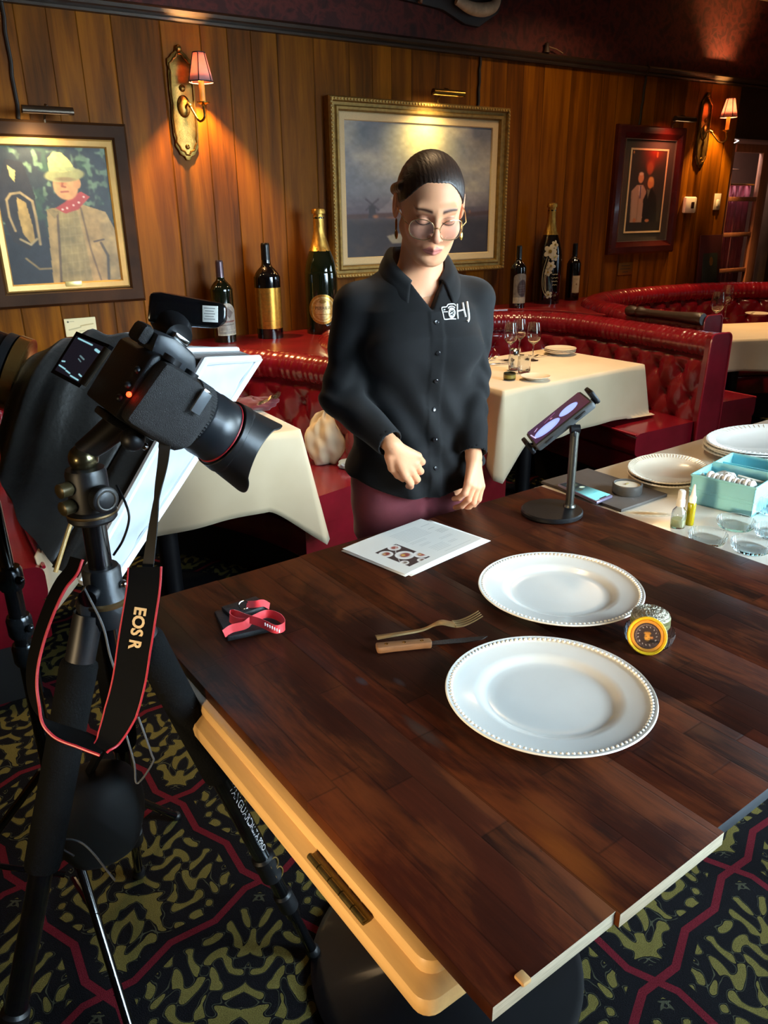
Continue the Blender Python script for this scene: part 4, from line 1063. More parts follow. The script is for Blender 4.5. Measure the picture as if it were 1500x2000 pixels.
# 4-6 right ledge
bx, by = on_ledge(1009, 602, ZR0, 0.048)
t, pr, bs = bottle(bx, by, ZR0, 0.378, 0.050, 'bordeaux', BBLACK, 'dark wine bottle with a grey arched label, leftmost of the three right bottles', 0)
capsule(t, pr, bs, 0.305, BLACKFOIL)
p = Paint(70, 110, '#6e665c'); p.ell(0.6, 0.5, 0.36, 0.30, '#2a1614'); p.poly([(0.4, 0.4), (0.6, 0.26), (0.8, 0.4), (0.8, 0.7), (0.4, 0.7)], '#351c1c')
for k in range(4): p.line([(0.35, 0.42 + 0.08 * k), (0.85, 0.40 + 0.08 * k)], 0.012, '#5a5048')
p.poly([(0.0, 0.80), (1, 0.80), (1, 1), (0, 1)], '#9a8e78'); p.noise(0.25, 16)
label_patch(p, 'label', LABELM, t, pr, bs, facing(bx, by) + 0.45, 0.10, 0.03, 0.215, lambda u, v: v > 0.14 or (2 * u - 1) ** 2 + ((v - 0.14) / 0.14) ** 2 < 1)
bx, by = on_ledge(1067, 594, ZR0, 0.075)
t, pr, bs = bottle(bx, by, ZR0, 0.605, 0.083, 'champagne', BBLACK, 'tall champagne bottle painted with pale flowers, in the middle of the right three', 0)
capsule(t, pr, bs, 0.435, GOLDFOIL, knob=True)
FLOWER = M('enamel_flower', '#b8b098', 0.4, var=0.15); FLOWERC = M('enamel_gold', '#b89a4a', 0.3, 0.8); STEM = M('enamel_stem', '#8f876c', 0.4)
azf = facing(bx, by)
def on_glass(a, z, lift=0.002):
    r = prof_r(pr, z) + lift; return (bs[0] + r * math.cos(azf + a), bs[1] + r * math.sin(azf + a), bs[2] + z)
def petal_patch(m, a, z, ra, rz, rot=0.0, lift=0.002):
    vs = [on_glass(a, z, lift + 0.001)]; n = 16
    for k in range(n):
        q = 2 * PI * k / n; x, y = ra * math.cos(q), rz * math.sin(q)
        vs.append(on_glass(a + (x * math.cos(rot) - y * math.sin(rot)) / 0.083, z + x * math.sin(rot) + y * math.cos(rot), lift))
    m.add(vs, [(0, 1 + k, 1 + (k + 1) % n) for k in range(n)])
s = MB()
for (a, z, sc) in ((0.05, 0.335, 1.25), (0.48, 0.375, 0.8), (0.42, 0.300, 0.75), (0.18, 0.245, 0.85), (-0.02, 0.205, 0.7), (0.12, 0.062, 0.7)):
    m = MB(); c = MB()
    for k in range(5):
        q = k * 2 * PI / 5 + z * 30; petal_patch(m, a + 0.020 * sc * math.cos(q) / 0.083, z + 0.020 * sc * math.sin(q), 0.017 * sc, 0.013 * sc, q, 0.002 + 0.0004 * k)
    petal_patch(c, a, z, 0.009 * sc, 0.009 * sc, 0, 0.0055)
    fo = m.build('flower', FLOWER, t); c.build('flower_centre', FLOWERC, fo)
for st in ([(-0.15, 0.30), (-0.42, 0.20), (-0.40, 0.11), (-0.1, 0.055), (0.1, 0.06)], [(0.0, 0.29), (-0.25, 0.2), (-0.28, 0.12), (0.0, 0.06)], [(0.15, 0.24), (-0.05, 0.22), (-0.18, 0.16), (-0.1, 0.08)]):
    s.tube([on_glass(a, z) for a, z in smooth_path(st, 30)], 0.003, 6)
s.build('stems', STEM, t)
m = MB()
for k, w in enumerate((0.5, 0.62, 0.55, 0.4)): m.tube([on_glass(0.55 - w / 2 + w * q / 8, 0.19 - 0.022 * k + 0.003 * math.sin(q * 2 + k)) for q in range(9)], 0.0022, 6)
m.build('script', STEM, t)
bx, by = on_ledge(1116, 587, ZR0, 0.045)
t, pr, bs = bottle(bx, by, ZR0, 0.372, 0.048, 'bordeaux', BBLACK, 'slim dark wine bottle with a small cream label, rightmost on the ledge', 0)
capsule(t, pr, bs, 0.30, BLACKFOIL)
p = Paint(40, 60, '#b8a484'); p.ell(0.5, 0.5, 0.10, 0.06, '#7a5c38'); p.line([(0.2, 0.2), (0.8, 0.2)], 0.02, '#9a8664'); p.noise(0.1, 12)
label_patch(p, 'label', LABELM, t, pr, bs, facing(bx, by) + 0.55, 0.058, 0.052, 0.165)

# menus leaning on the wall beside the door
def menu(px0, px1, ptop, pbot, yoff, mat, label, crest=False):
    a = at_y(px0, pbot, YW - yoff); b = at_y(px1, pbot, YW - yoff); tp = at_y((px0 + px1) / 2, ptop, YW - 0.03)
    zb = 0.9055; w = b.x - a.x; h = tp.z - zb; cx = (a.x + b.x) / 2; lean = math.atan2(yoff - 0.025, h)
    t = thing('menu_folder', label, 'menu', (cx, YW - yoff, zb), (-lean, 0, 0), group='menus beside the door')
    MB().box((0, 0.004, h / 2), (w, 0.012, h), 0.003).build('cover', mat, t, world=False)
    if crest:
        MB().lathe([(0, 0), (0.03, 0), (0.03, 0.0015), (0, 0.0015)], 8, Matrix.Translation((w * 0.05, -0.0022, h * 0.62)) @ Matrix.Rotation(PI / 2, 4, 'X') @ Matrix.Diagonal((0.7, 1.2, 1, 1))).build('crest', M('crest_gold', '#7a5a28', 0.4, 0.6), t, world=False)
    return t
menu(1361, 1403, 459, 552, 0.045, M('menu_maroon', '#3a1418', 0.5), 'dark maroon menu folder leaning on the wall, behind the green one')
menu(1372, 1400, 479, 552, 0.062, M('menu_green', '#1a2420', 0.5), 'dark green menu with a gold crest, standing in front of the maroon menu', True)

# pepper mill lying on the two backs between the booths
a = at_z(1228, 597, 0.965); b = at_z(1386, 604, 0.985); a = Vector((3.615, 3.13, 0.944)); b = Vector((3.615, 2.62, 0.944))
t = thing('pepper_mill', 'long dark wooden pepper mill lying across the backs between two booths', 'pepper mill', (3.615, 2.87, 0.944))
q = (b - a).to_track_quat('Z', 'Y').to_matrix().to_4x4(); T = Matrix.Translation(a) @ q
L = (b - a).length
MB().lathe([(0, 0), (0.026, 0.002), (0.031, 0.02), (0.029, 0.05), (0.022, 0.07), (0.030, 0.08), (0.031, 0.10), (0.024, 0.115), (0.021, 0.16), (0.022, L * 0.55), (0.028, L * 0.75), (0.033, L * 0.9), (0.034, L - 0.01), (0.030, L), (0, L)], 28, T).build('mill_body', M('dark_mill_wood', '#2c1a10', 0.4, coat=0.2, stretch=(1, 1, 1)), t)
MB().lathe([(0, -0.012), (0.012, -0.010), (0.014, 0.0), (0.0, 0.004)], 16, T).build('knob', CHROME, t)

# ================================================================== GLASSWARE AND PLATES ON THE BOOTH TABLES
def wine_glass(x, y, z, h, label, group):
    t = thing('wine_glass', label, 'wine glass', (x, y, z), group=group)
    k = h / 0.225
    out = [(0, 0.0), (0.034, 0.0), (0.035, 0.0015), (0.020, 0.004), (0.006, 0.010), (0.0042, 0.03), (0.004, 0.085), (0.007, 0.096), (0.022, 0.106), (0.036, 0.122), (0.042, 0.142), (0.042, 0.165), (0.037, 0.20), (0.032, 0.225)]
    inn = [(0.0308, 0.225), (0.0355, 0.20), (0.0405, 0.165), (0.0405, 0.142), (0.0345, 0.123), (0.021, 0.108), (0, 0.102)]
    P = [(r * k, zz * k) for r, zz in out + inn]
    MB().lathe(P, 32, Matrix.Translation((x, y, z))).build('glass', CLEAR, t); return t
def g_at(px, py, z=ZT): p = at_z(px, py, z); return p.x, p.y
G2 = 'wine glasses on the cloth right of the woman'
wine_glass(*g_at(1040, 704), ZT, 0.20, 'clear wine glass, rightmost on the table beside the woman', G2)
wine_glass(*g_at(995, 704), ZT, 0.20, 'clear wine glass, left of the pair behind the tumblers', G2)
wine_glass(*g_at(1013, 694), ZT, 0.20, 'clear wine glass, right of the pair behind the tumblers', G2)
wine_glass(*g_at(941, 724), ZT, 0.20, 'clear wine glass at the edge of the black sleeve', G2)
G3 = 'wine glasses on the cloth at the right edge'
wine_glass(*g_at(1395, 641), ZT, 0.235, 'clear wine glass on the right table, the nearer of two', G3)
wine_glass(*g_at(1415, 622), ZT, 0.235, 'clear wine glass on the right table, the farther of two', G3)
def tumbler(px, py, h, r, label, salt=False):
    x, y = g_at(px, py); t = thing('cut_tumbler' if not salt else 'salt_shaker', label, 'tumbler' if not salt else 'shaker', (x, y, ZT), group='cut glasses on the table right of the woman')
    f = lambda a, rr, z: rr * (1 + 0.035 * math.cos(10 * a)) if 0.008 < z < h * 0.97 else rr
    T = Matrix.Translation((x, y, ZT))
    MB().lathe([(0, 0), (r * 0.9, 0), (r, 0.006), (r, h * 0.5), (r, h), (r * 0.9, h), (r * 0.86, 0.012), (0, 0.012)], 60, T, fr=f).build('glass', CLEAR, t, smooth=30)
    if salt: MB().lathe([(r * 1.02, h - 0.004), (r * 1.0, h + 0.012), (r * 0.6, h + 0.022), (0, h + 0.024)], 24, T).build('cap', CHROME, t)
tumbler(1003, 722, 0.085, 0.026, 'clear cut glass shaker, left of the pair on the table beside the woman', True)
tumbler(1023, 728, 0.085, 0.031, 'clear cut glass tumbler, right of the pair on the table beside the woman')
PORC = M('white_porcelain', '#e3e3de', 0.18, coat=0.4, var=0.02)
PORCW = M('ivory_porcelain', '#ddd3c0', 0.22, coat=0.3, var=0.03)
def small_plate(x, y, z, r, label, group, mat=PORCW):
    t = thing('side_plate', label, 'plate', (x, y, z), group=group)
    MB().lathe([(0, 0.002), (r * 0.6, 0.0), (r * 0.62, 0.003), (r * 0.95, 0.013), (r, 0.016), (r * 0.97, 0.018), (r * 0.62, 0.008), (0, 0.006)], 48, Matrix.Translation((x, y, z))).build('plate', mat, t); return t
x, y = g_at(1093, 691)
for k in range(3): small_plate(x + 0.002 * k, y, ZT + 0.001 + 0.0078 * k, 0.088, ['bottom plate of the stack of three on the table beside the woman', 'middle plate of the stack of three on the table beside the woman', 'top plate of the stack of three on the table beside the woman'][k], 'stacked side plates beside the woman')
x, y = g_at(1045, 741); small_plate(x, y, ZT + 0.001, 0.072, 'single small white saucer at the front of the table beside the woman', 'saucers')
x, y = g_at(1480, 616); small_plate(x, y, ZT + 0.001, 0.09, 'white side plate on the table at the right edge', 'saucers on the right table')
x, y = g_at(995, 741)
t = thing('candle_tin', 'small dark round votive tin at the front of the table beside the woman', 'candle', (x, y, ZT))
T = Matrix.Translation((x, y, ZT + 0.0005))
MB().lathe([(0, 0), (0.027, 0), (0.029, 0.004), (0.029, 0.030), (0.027, 0.032), (0.027, 0.022), (0, 0.022)], 32, T).build('tin', M('olive_tin', '#3a341c', 0.35, 0.5), t)
MB().lathe([(0.0292, 0.008), (0.0292, 0.024)], 32, T).build('label_band', M('band_olive', '#8a7c30', 0.4), t)
def fork_geo(L=0.19):
    """a table fork lying along +x, tines at the far end, built as a thin bent strip"""
    m = MB(); h = L / 0.19
    def zz(x): return (0.004 + 0.010 * math.exp(-((x - 0.115) / 0.022) ** 2) + (0.016 * ((x - 0.135) / 0.055) ** 2 if x > 0.135 else 0)) * h
    def wd(x):
        if x < 0.10: return 0.0085 - 0.0045 * (x / 0.10) ** 0.6
        if x < 0.125: return 0.004 + 0.008 * ((x - 0.10) / 0.025)
        return 0.012
    xs = [0.142 * k / 40 for k in range(41)]; vs = []; fs = []
    for x in xs:
        w = wd(x) * h
        for yy, dz in ((-w, 0), (-w * 0.6, 0.0022), (w * 0.6, 0.0022), (w, 0)): vs.append((x * h, yy, zz(x) + dz * h))
        vs.append((x * h, 0, zz(x) - 0.001 * h))
    for i in range(40):
        a = i * 5; b = a + 5
        for p, q in ((0, 1), (1, 2), (2, 3), (3, 4), (4, 0)): fs.append((a + p, a + q, b + q, b + p))
    fs.append((0, 1, 2, 3, 4)); fs.append((204, 203, 202, 201, 200)); m.add(vs, fs)
    for k in range(4):
        y = (-0.0098 + 0.00653 * k) * h
        m.tube([(x * h, y, zz(x) + 0.0008 * h) for x in np.linspace(0.140, 0.19, 12)], [0.0022 * h * (1 - 0.55 * i / 11) for i in range(12)], 6)
    return m
def cutlery(name, label, a, b, z, mat, geo, group):
    d = Vector((b[0] - a[0], b[1] - a[1])); t = thing(name, label, name.replace('_', ' '), (a[0], a[1], z), math.atan2(d.y, d.x), group)
    geo.build('metal', mat, t, world=False); return t
SILVER = M('silverware', '#a8a49a', 0.22, 1.0, var=0.08)
def knife_geo(L=0.2):
    m = MB(); m.box((L * 0.25, 0, 0.004), (L * 0.5, 0.011, 0.006), 0.0025)
    m.prism([(L * 0.48, -0.006), (L * 0.9, -0.009), (L, 0.004), (L * 0.97, 0.006), (L * 0.48, 0.006)], 0.003, 0.005); return m
a = g_at(950, 714); b = g_at(987, 711)
cutlery('knife', 'silver knife beside the glasses at the left of the middle table', a, b, ZT + 0.001, SILVER, knife_geo(0.16), 'silverware on the booth tables')
a = g_at(1074, 694); b = g_at(1053, 697)
cutlery('fork', 'silver fork by the stacked plates on the middle table', a, b, ZT + 0.001, SILVER, fork_geo(0.15), 'silverware on the booth tables')
a = g_at(940, 708); b = g_at(960, 703)
cutlery('fork', 'silver fork beside the black sleeve on the middle table', a, b, ZT + 0.001, SILVER, fork_geo(0.15), 'silverware on the booth tables')
a = g_at(1440, 618); b = g_at(1462, 616)
cutlery('fork', 'silver fork on the table at the right edge', a, b, ZT + 0.001, SILVER, fork_geo(0.17), 'silverware on the booth tables')

# folded red napkin with cutlery on the left booth table, behind the lens
def cloth_lump(name, label, cat, c, size, mat, seed, flat=0.35, nu=56, nv=36, rot=0.0):
    rnd = np.random.RandomState(seed); ph = rnd.rand(12) * 6.28
    def fn(u, v):
        a = 2 * PI * u; b = PI * (v - 0.5)
        r = 1 + 0.10 * math.sin(3 * a + ph[0] + 2 * b) + 0.07 * math.sin(5 * a + ph[1] - 3 * b) + 0.05 * math.sin(9 * a + ph[2] + 4 * b) + 0.05 * abs(math.sin(6 * b + ph[3] + 2 * a))
        x, y, z = size[0] * r * math.cos(b) * math.cos(a), size[1] * r * math.cos(b) * math.sin(a), size[2] * r * math.sin(b)
        xx, yy = x * math.cos(rot) - y * math.sin(rot), x * math.sin(rot) + y * math.cos(rot)
        return (c[0] + xx, c[1] + yy, c[2] + size[2] * 0.8 + max(z, -size[2] * 0.8))
    o = MB().grid(nu, nv, fn, cu=True).build(name, mat, smooth=180); return tag(o, label, cat)
RED = M('red_napkin', '#5a0e19', 0.8, var=0.15, sheen=0.3)
x, y = g_at(512, 798)
cloth_lump('red_napkin', 'crumpled dark red napkin on the left booth table, behind the lens hood', 'napkin', (x - 0.03, y + 0.02, ZT), (0.10, 0.06, 0.025), RED, 4, rot=-0.4)
a = g_at(505, 812); b = g_at(542, 798)
for k in range(3):
    cutlery('fork', ['silver fork on the red napkin, nearest of three', 'silver fork on the red napkin, middle of three', 'silver fork on the red napkin, farthest of three'][k], (a[0] + 0.008 * k, a[1] + 0.012 * k), (b[0] + 0.008 * k, b[1] + 0.014 * k), ZT + 0.040 + 0.002 * k, SILVER, fork_geo(0.15), 'forks on the red napkin')
# bundled white cloth on the seat at the booth's end
c = at_z(640, 905, 0.46)
cloth_lump('cloth_bundle', 'bundled white cloth resting on the red seat beside the left table', 'cloth', (c.x + 0.01, c.y + 0.02, 0.462), (0.082, 0.078, 0.118), CLOTH, 8)
pb = at_z(678, 912, 0.47)
cloth_lump('plastic_bag', 'pale blue plastic bag poking out under the white cloth bundle', 'bag', (pb.x + 0.01, pb.y + 0.01, 0.462), (0.04, 0.04, 0.02), M('blue_plastic', '#b4cce0', 0.3), 5)

# ================================================================== THE DARK WORK TABLE
ZD = 0.76
TROT = math.radians(4.1)
TNL = Vector((0.360, 0.391, 0))          # near left corner of the dark boards
TM = Matrix.Translation(TNL) @ Matrix.Rotation(TROT, 4, 'Z')
def tl(x, y, z=0): return TM @ Vector((x, y, z))
def mat_board():
    """dark stained butcher-block strips with worn orange patches and a few pale scratches"""
    m, nt, b = new_mat('dark_butcher_block', 0.38, coat=0.0, spec=0.14)
    v = nt.coords('Object')
    sp = nt.n.new('ShaderNodeSeparateXYZ'); nt.link(v, sp.inputs[0]); K = nt.math
    xs = K('DIVIDE', sp.outputs[0], 0.047); row = K('FLOOR', xs)
    wn = nt.n.new('ShaderNodeTexWhiteNoise'); wn.noise_dimensions = '1D'; nt.link(row, wn.inputs['W'])
    ys = K('ADD', K('DIVIDE', sp.outputs[1], 0.38), K('MULTIPLY', wn.outputs[0], 7.0)); seg = K('FLOOR', ys)
    w2 = nt.n.new('ShaderNodeTexWhiteNoise'); w2.noise_dimensions = '2D'
    cb = nt.n.new('ShaderNodeCombineXYZ'); nt.link(row, cb.inputs[0]); nt.link(seg, cb.inputs[1]); nt.link(cb.outputs[0], w2.inputs['Vector'])
    mp = nt.n.new('ShaderNodeMapping'); mp.inputs['Scale'].default_value = (60, 5, 1); nt.link(v, mp.inputs[0])
    g = nt.noise(mp.outputs[0], 2.2, 6, 0.65, 0.4)
    mp2 = nt.n.new('ShaderNodeMapping'); mp2.inputs['Scale'].default_value = (9, 3.2, 1); nt.link(v, mp2.inputs[0])
    patch = nt.noise(mp2.outputs[0], 1.0, 5, 0.62, 0.8)
    col = nt.ramp(K('ADD', K('MULTIPLY', w2.outputs[0], 0.45), K('MULTIPLY', g, 0.6)), [(0.2, '#1c0d09'), (0.5, '#31150d'), (0.85, '#481e11')])
    wear = nt.ramp(K('ADD', K('MULTIPLY', patch, 0.8), K('MULTIPLY', g, 0.25)), [(0.50, 0.0), (0.62, 0.5), (0.76, 0.9)])
    col = nt.mix(wear, col, '#6a3416')
    gr = nt.ramp(nt.noise(mp2.outputs[0], 2.3, 6, 0.7, 1.5), [(0.66, 0.0), (0.74, 0.7)])
    col = nt.mix(gr, col, '#14100e')
    mp3 = nt.n.new('ShaderNodeMapping'); mp3.inputs['Scale'].default_value = (70, 9, 1); mp3.inputs['Rotation'].default_value = (0, 0, 0.25); nt.link(v, mp3.inputs[0])
    sc = nt.ramp(nt.noise(mp3.outputs[0], 1.0, 2), [(0.80, 0.0), (0.84, 0.5)]); col = nt.mix(sc, col, '#8a6a50')
    # individual stains and worn spots, each at its own place on the boards
    for (px, py, ln, wd_, c_, al) in ((830, 1432, 0.060, 0.014, '#3b3735', 0.75), (706, 1330, 0.018, 0.010, '#3c3c44', 0.7), (780, 1332, 0.018, 0.008, '#3a3436', 0.6), (1110, 1672, 0.075, 0.022, '#7c4216', 0.75), (1185, 1775, 0.05, 0.02, '#6e3a14', 0.7), (770, 1590, 0.10, 0.012, '#5e2c12', 0.6), (1060, 1590, 0.05, 0.02, '#6a3818', 0.6), (1360, 1420, 0.05, 0.02, '#54301c', 0.6), (930, 1190, 0.05, 0.012, '#6a3a1c', 0.6), (1180, 1620, 0.03, 0.014, '#1d1412', 0.7)):
        q = TM.inverted() @ at_z(px, py, ZD)
        dx = K('DIVIDE', K('SUBTRACT', sp.outputs[0], q.x), wd_); dy = K('DIVIDE', K('SUBTRACT', sp.outputs[1], q.y), ln)
        rr_ = K('ADD', K('MULTIPLY', dx, dx), K('MULTIPLY', dy, dy)); msk = K('SUBTRACT', 1.6, K('ADD', rr_, K('MULTIPLY', g, 1.6)), clamp=True)
        col = nt.mix(K('MULTIPLY', msk, al), col, c_)
    ex = K('FRACT', xs); e = K('MULTIPLY', K('MINIMUM', ex, K('SUBTRACT', 1.0, ex)), 30.0, clamp=True)
    ey = K('FRACT', ys); e2 = K('MULTIPLY', K('MINIMUM', ey, K('SUBTRACT', 1.0, ey)), 160.0, clamp=True)
    seam = K('MULTIPLY', e, e2); col = nt.mix(K('MULTIPLY', K('SUBTRACT', 1.0, seam), 0.45), col, '#0f0705')
    nt.link(col, b.inputs['Base Color'])
    rr = nt.ramp(patch, [(0.3, 0.34), (0.7, 0.5)]); nt.link(rr, b.inputs['Roughness'])
    nt.bump(K('ADD', K('MULTIPLY', g, 0.35), K('MULTIPLY', seam, 0.5)), 0.25, 0.0015)
    return m
BOARD = mat_board()
RAWPLY = M('raw_plywood_edge', '#b5a68c', 0.75, var=0.25, scale=20, stretch=(1, 8, 30))
GREYEDGE = M('grey_painted_edge', '#3a3f44', 0.6)
t = thing('wooden_surface_board', 'large dark stained butcher-block board forming the table top in front of the woman', 'board', TNL, TROT)
TW, TL_ = 1.172, 1.034
xs = [0.0, 0.186, 0.388, 0.585, 0.780, 0.976, TW]
offs = [0.0, -0.006, 0.003, -0.002, 0.004, 0.0]
for i in range(6):
    m = MB(); a, b_ = xs[i] + 0.0001, xs[i + 1] - 0.0001; y0 = offs[i]; y1 = TL_ + 0.3 * offs[i]
    m.box(((a + b_) / 2, (y0 + y1) / 2, ZD - 0.010), (b_ - a, y1 - y0, 0.020), 0.0004)
    o = m.build('plank', [BOARD, RAWPLY, GREYEDGE], t, world=False)
    for f in o.data.polygons:
        if f.normal.y < -0.7: f.material_index = 1 if i < 2 else 2
# small chip of raw wood on the near edge
MB().box((0.045, 0.004, ZD + 0.001), (0.012, 0.014, 0.006), 0.002).build('chip', M('raw_chip', '#c89a62', 0.7), t, world=False)

# beige table under it: moulded edge, brass hinge, column and round base
BEIGE = M('beige_varnished_wood', '#c8a068', 0.42, var=0.14, scale=5, stretch=(10, 1, 10), coat=0.15)
bt = thing('folding_table', 'beige moulded-edge table carrying the dark boards, on a black round base', 'table', TNL, TROT)
bx0, bx1, by0, by1 = 0.004, 0.78, 0.100, 1.02
def rim(inset, z):
    r = 0.02; pts = []
    for cx, cy, s in ((bx0 + inset + r, by0 + inset + r, PI), (bx1 - inset - r, by0 + inset + r, 1.5 * PI), (bx1 - inset - r, by1 - inset - r, 0), (bx0 + inset + r, by1 - inset - r, 0.5 * PI)):
        for k in range(6): q = s + k * PI / 10; pts.append((cx + r * math.cos(q), cy + r * math.sin(q), z))
    return pts
prof = [(0.016, ZD - 0.0205), (-0.006, ZD - 0.0215), (-0.014, ZD - 0.026), (-0.017, ZD - 0.034), (-0.016, ZD - 0.042), (-0.024, ZD - 0.045), (-0.033, ZD - 0.050), (-0.036, ZD - 0.058), (-0.034, ZD - 0.072), (-0.026, ZD - 0.078), (0.03, ZD - 0.080)]
vs = []; fs = []
for i_, z in prof: vs += rim(i_, z)
n = 24
for i in range(len(prof) - 1):
    for k in range(n): fs.append((i * n + k, i * n + (k + 1) % n, (i + 1) * n + (k + 1) % n, (i + 1) * n + k))
fs.append(tuple(range(n))); fs.append(tuple(range(len(prof) * n - 1, (len(prof) - 1) * n - 1, -1)))
MB().add(vs, fs).build('table_top', BEIGE, bt, smooth=40, world=False)
OLDB = M('hinge_brass', '#6a5a34', 0.4, 0.8, var=0.3, scale=60)
h = MB(); hy = 0.245
h.box((-0.022, hy, ZD - 0.0425), (0.012, 0.125, 0.004), 0.001)
for k in range(5): h.cyl((-0.025, hy - 0.0625 + 0.025 * k + 0.001, ZD - 0.041), (-0.025, hy - 0.0625 + 0.025 * (k + 1) - 0.001, ZD - 0.041), 0.0042, n=10)
h.build('hinge', OLDB, bt, world=False)
cl = Vector((0.40, 0.52))
MB().cyl((cl.x, cl.y, 0.03), (cl.x, cl.y, ZD - 0.080), 0.038).build('column', IRON, bt, world=False)
MB().lathe([(0, 0.001), (0.285, 0.001), (0.285, 0.012), (0.27, 0.018), (0.10, 0.030), (0.06, 0.05), (0, 0.05)], 64, Matrix.Translation((cl.x, cl.y, 0))).build('base', M('black_base', '#0d0f13', 0.35, 0.2, coat=0.3), bt, world=False)
MB().box((cl.x, cl.y, ZD - 0.084), (0.36, 0.06, 0.008), 0.001).build('spider_plate', IRON, bt, world=False)

# ---- dinner plates with beaded rims
def dinner_plate(x, y, z, R, label, group):
    t = thing('dinner_plate', label, 'plate', (x, y, z), group=group)
    k = R / 0.162
    pr = [(0, 0.003), (0.075, 0.001), (0.09, 0.0), (0.094, 0.003), (0.104, 0.0085), (0.150, 0.0145), (0.160, 0.0185), (0.162, 0.0205), (0.1605, 0.0225), (0.156, 0.0218), (0.1535, 0.0196), (0.150, 0.0180), (0.118, 0.0150), (0.107, 0.0120), (0.101, 0.0075), (0.094, 0.0058), (0.08, 0.0052), (0, 0.0050)]
    MB().lathe([(a * k, b_) for a, b_ in pr], 128, Matrix.Translation((x, y, z))).build('plate_body', PORC, t, smooth=60)
    m = MB()
    for q in range(116):
        a = 2 * PI * q / 116; m.sphere((x + 0.1533 * k * math.cos(a), y + 0.1533 * k * math.sin(a), z + 0.0207), (0.0031, 0.0031, 0.0026), 8, 5)
    m.build('beaded_rim', PORC, t); return t
PG = 'beaded dinner plates on the dark board'
dinner_plate(0.757, 0.735, ZD + 0.0005, 0.163, 'white beaded dinner plate nearest the viewer on the dark board', PG)
dinner_plate(1.027, 0.990, ZD + 0.0005, 0.163, 'white beaded dinner plate farther back, beside the caviar jar', PG)

# ---- fork and steak knife
BRONZE = M('worn_gilt_silver', '#c4a878', 0.38, 0.9, var=0.2)
a = at_z(735, 1250, ZD); b = at_z(938, 1219, ZD)
cutlery('fork', 'ornate gilt-toned table fork lying left of the plates on the dark board', (a.x, a.y), (b.x, b.y), ZD + 0.0008, BRONZE, fork_geo((b - a).length), None)
a = at_z(735, 1273, ZD); b = at_z(945, 1253, ZD); d = b - a
t = thing('steak_knife', 'steak knife with riveted wooden handle beside the fork', 'knife', (a.x, a.y, ZD), math.atan2(d.y, d.x))
Lk = 0.205
MB().prism([(0.0, -0.008), (0.004, -0.011), (0.03, -0.0095), (0.085, -0.0085), (0.098, -0.0095), (0.10, 0.0), (0.098, 0.0085), (0.05, 0.0095), (0.0, 0.010)], 0.001, 0.014, bev=0.003).build('handle', M('worn_handle_wood', '#7a5434', 0.6, var=0.2, scale=12, stretch=(2, 14, 14)), t, world=False)
MB().prism([(0.09, -0.006), (0.16, -0.0085), (0.19, -0.004), (Lk, 0.0065), (0.15, 0.0075), (0.09, 0.006)], 0.0058, 0.0072).build('blade', M('blade_steel', '#8e8f92', 0.22, 1.0, var=0.1), t, world=False)
for rx in (0.018, 0.05, 0.082): MB().lathe([(0, 0.0138), (0.003, 0.0145), (0.0032, 0.0135)], 12, Matrix.Translation((rx, 0, 0))).build('rivet', BRASS, t, world=False)

# ---- printed sheets
def paint_sheet():
    p = Paint(216, 160, '#dcdad2')
    def img(u, v): return (0.13 + 0.253 * u, 0.37 + 0.53 * v)
    p.poly([img(0, 0), img(1, 0), img(1, 1), img(0, 1)], '#3a2a28')
    def plate(cx, cy, r, food, col2='#c9a86a'):
        x, y = img(cx, cy); sx = 0.253 * r; sy = 0.53 * r * 0.64
        M_ = (p.X > 0.13) & (p.X < 0.383) & (p.Y > 0.37) & (p.Y < 0.90)
        keep = p.a.copy(); p.ell(x, y, sx, sy, '#e0dcd6', soft=0.08); p.ell(x, y + 0.004, sx * 0.72, sy * 0.72, '#d0c8c0', soft=0.1); p.ell(x + 0.004, y, sx * 0.62, sy * 0.5, food, soft=0.3); p.ell(x - 0.008, y - 0.012, sx * 0.28, sy * 0.28, col2, soft=0.5)
        p.a[~M_] = keep[~M_]
    plate(0.16, 0.22, 0.26, '#8a3a30'); plate(0.72, 0.12, 0.24, '#a85a4a', '#9a4a3c'); plate(0.52, 0.55, 0.34, '#8e4036', '#d8b050'); plate(0.94, 0.78, 0.28, '#9a4a38'); plate(0.62, 0.98, 0.16, '#6a4a3a', '#b0a898'); plate(0.10, 0.80, 0.16, '#7a6a5c', '#c8beb0')
    p.line([img(0.02, 0.72), img(0.5, 0.30), img(0.98, 0.02)], 0.003, '#d8d0c8')
    rnd = random.Random(2)
    def block(u0, u1, v0, v1, n, col='#a3a19b'):
        for k in range(n):
            v = v0 + (v1 - v0) * (k + 0.5) / n; q = u0
            while q < u1:
                w = rnd.uniform(0.008, 0.03); p.line([(q, v), (min(q + w, u1), v)], 0.0022, col, 0.75); q += w + 0.006
    block(0.47, 0.80, 0.14, 0.44, 9); block(0.47, 0.66, 0.47, 0.53, 2); block(0.50, 0.62, 0.58, 0.64, 2); block(0.52, 0.70, 0.70, 0.86, 5); block(0.74, 0.90, 0.60, 0.66, 2); block(0.74, 0.84, 0.74, 0.80, 2); block(0.84, 0.95, 0.18, 0.22, 1, '#77756f'); block(0.86, 0.96, 0.40, 0.52, 4, '#77756f'); block(0.84, 0.92, 0.30, 0.34, 1, '#77756f'); block(0.56, 0.90, 0.90, 0.93, 1)
    return p
PAPERM = M_attr('printed_paper', 0.6); PAPERP = M('plain_paper', '#d9d7d0', 0.65, var=0.02)
sh = [(0.771, 1.429), (1.029, 1.484), (0.817, 1.235), (1.078, 1.298)]
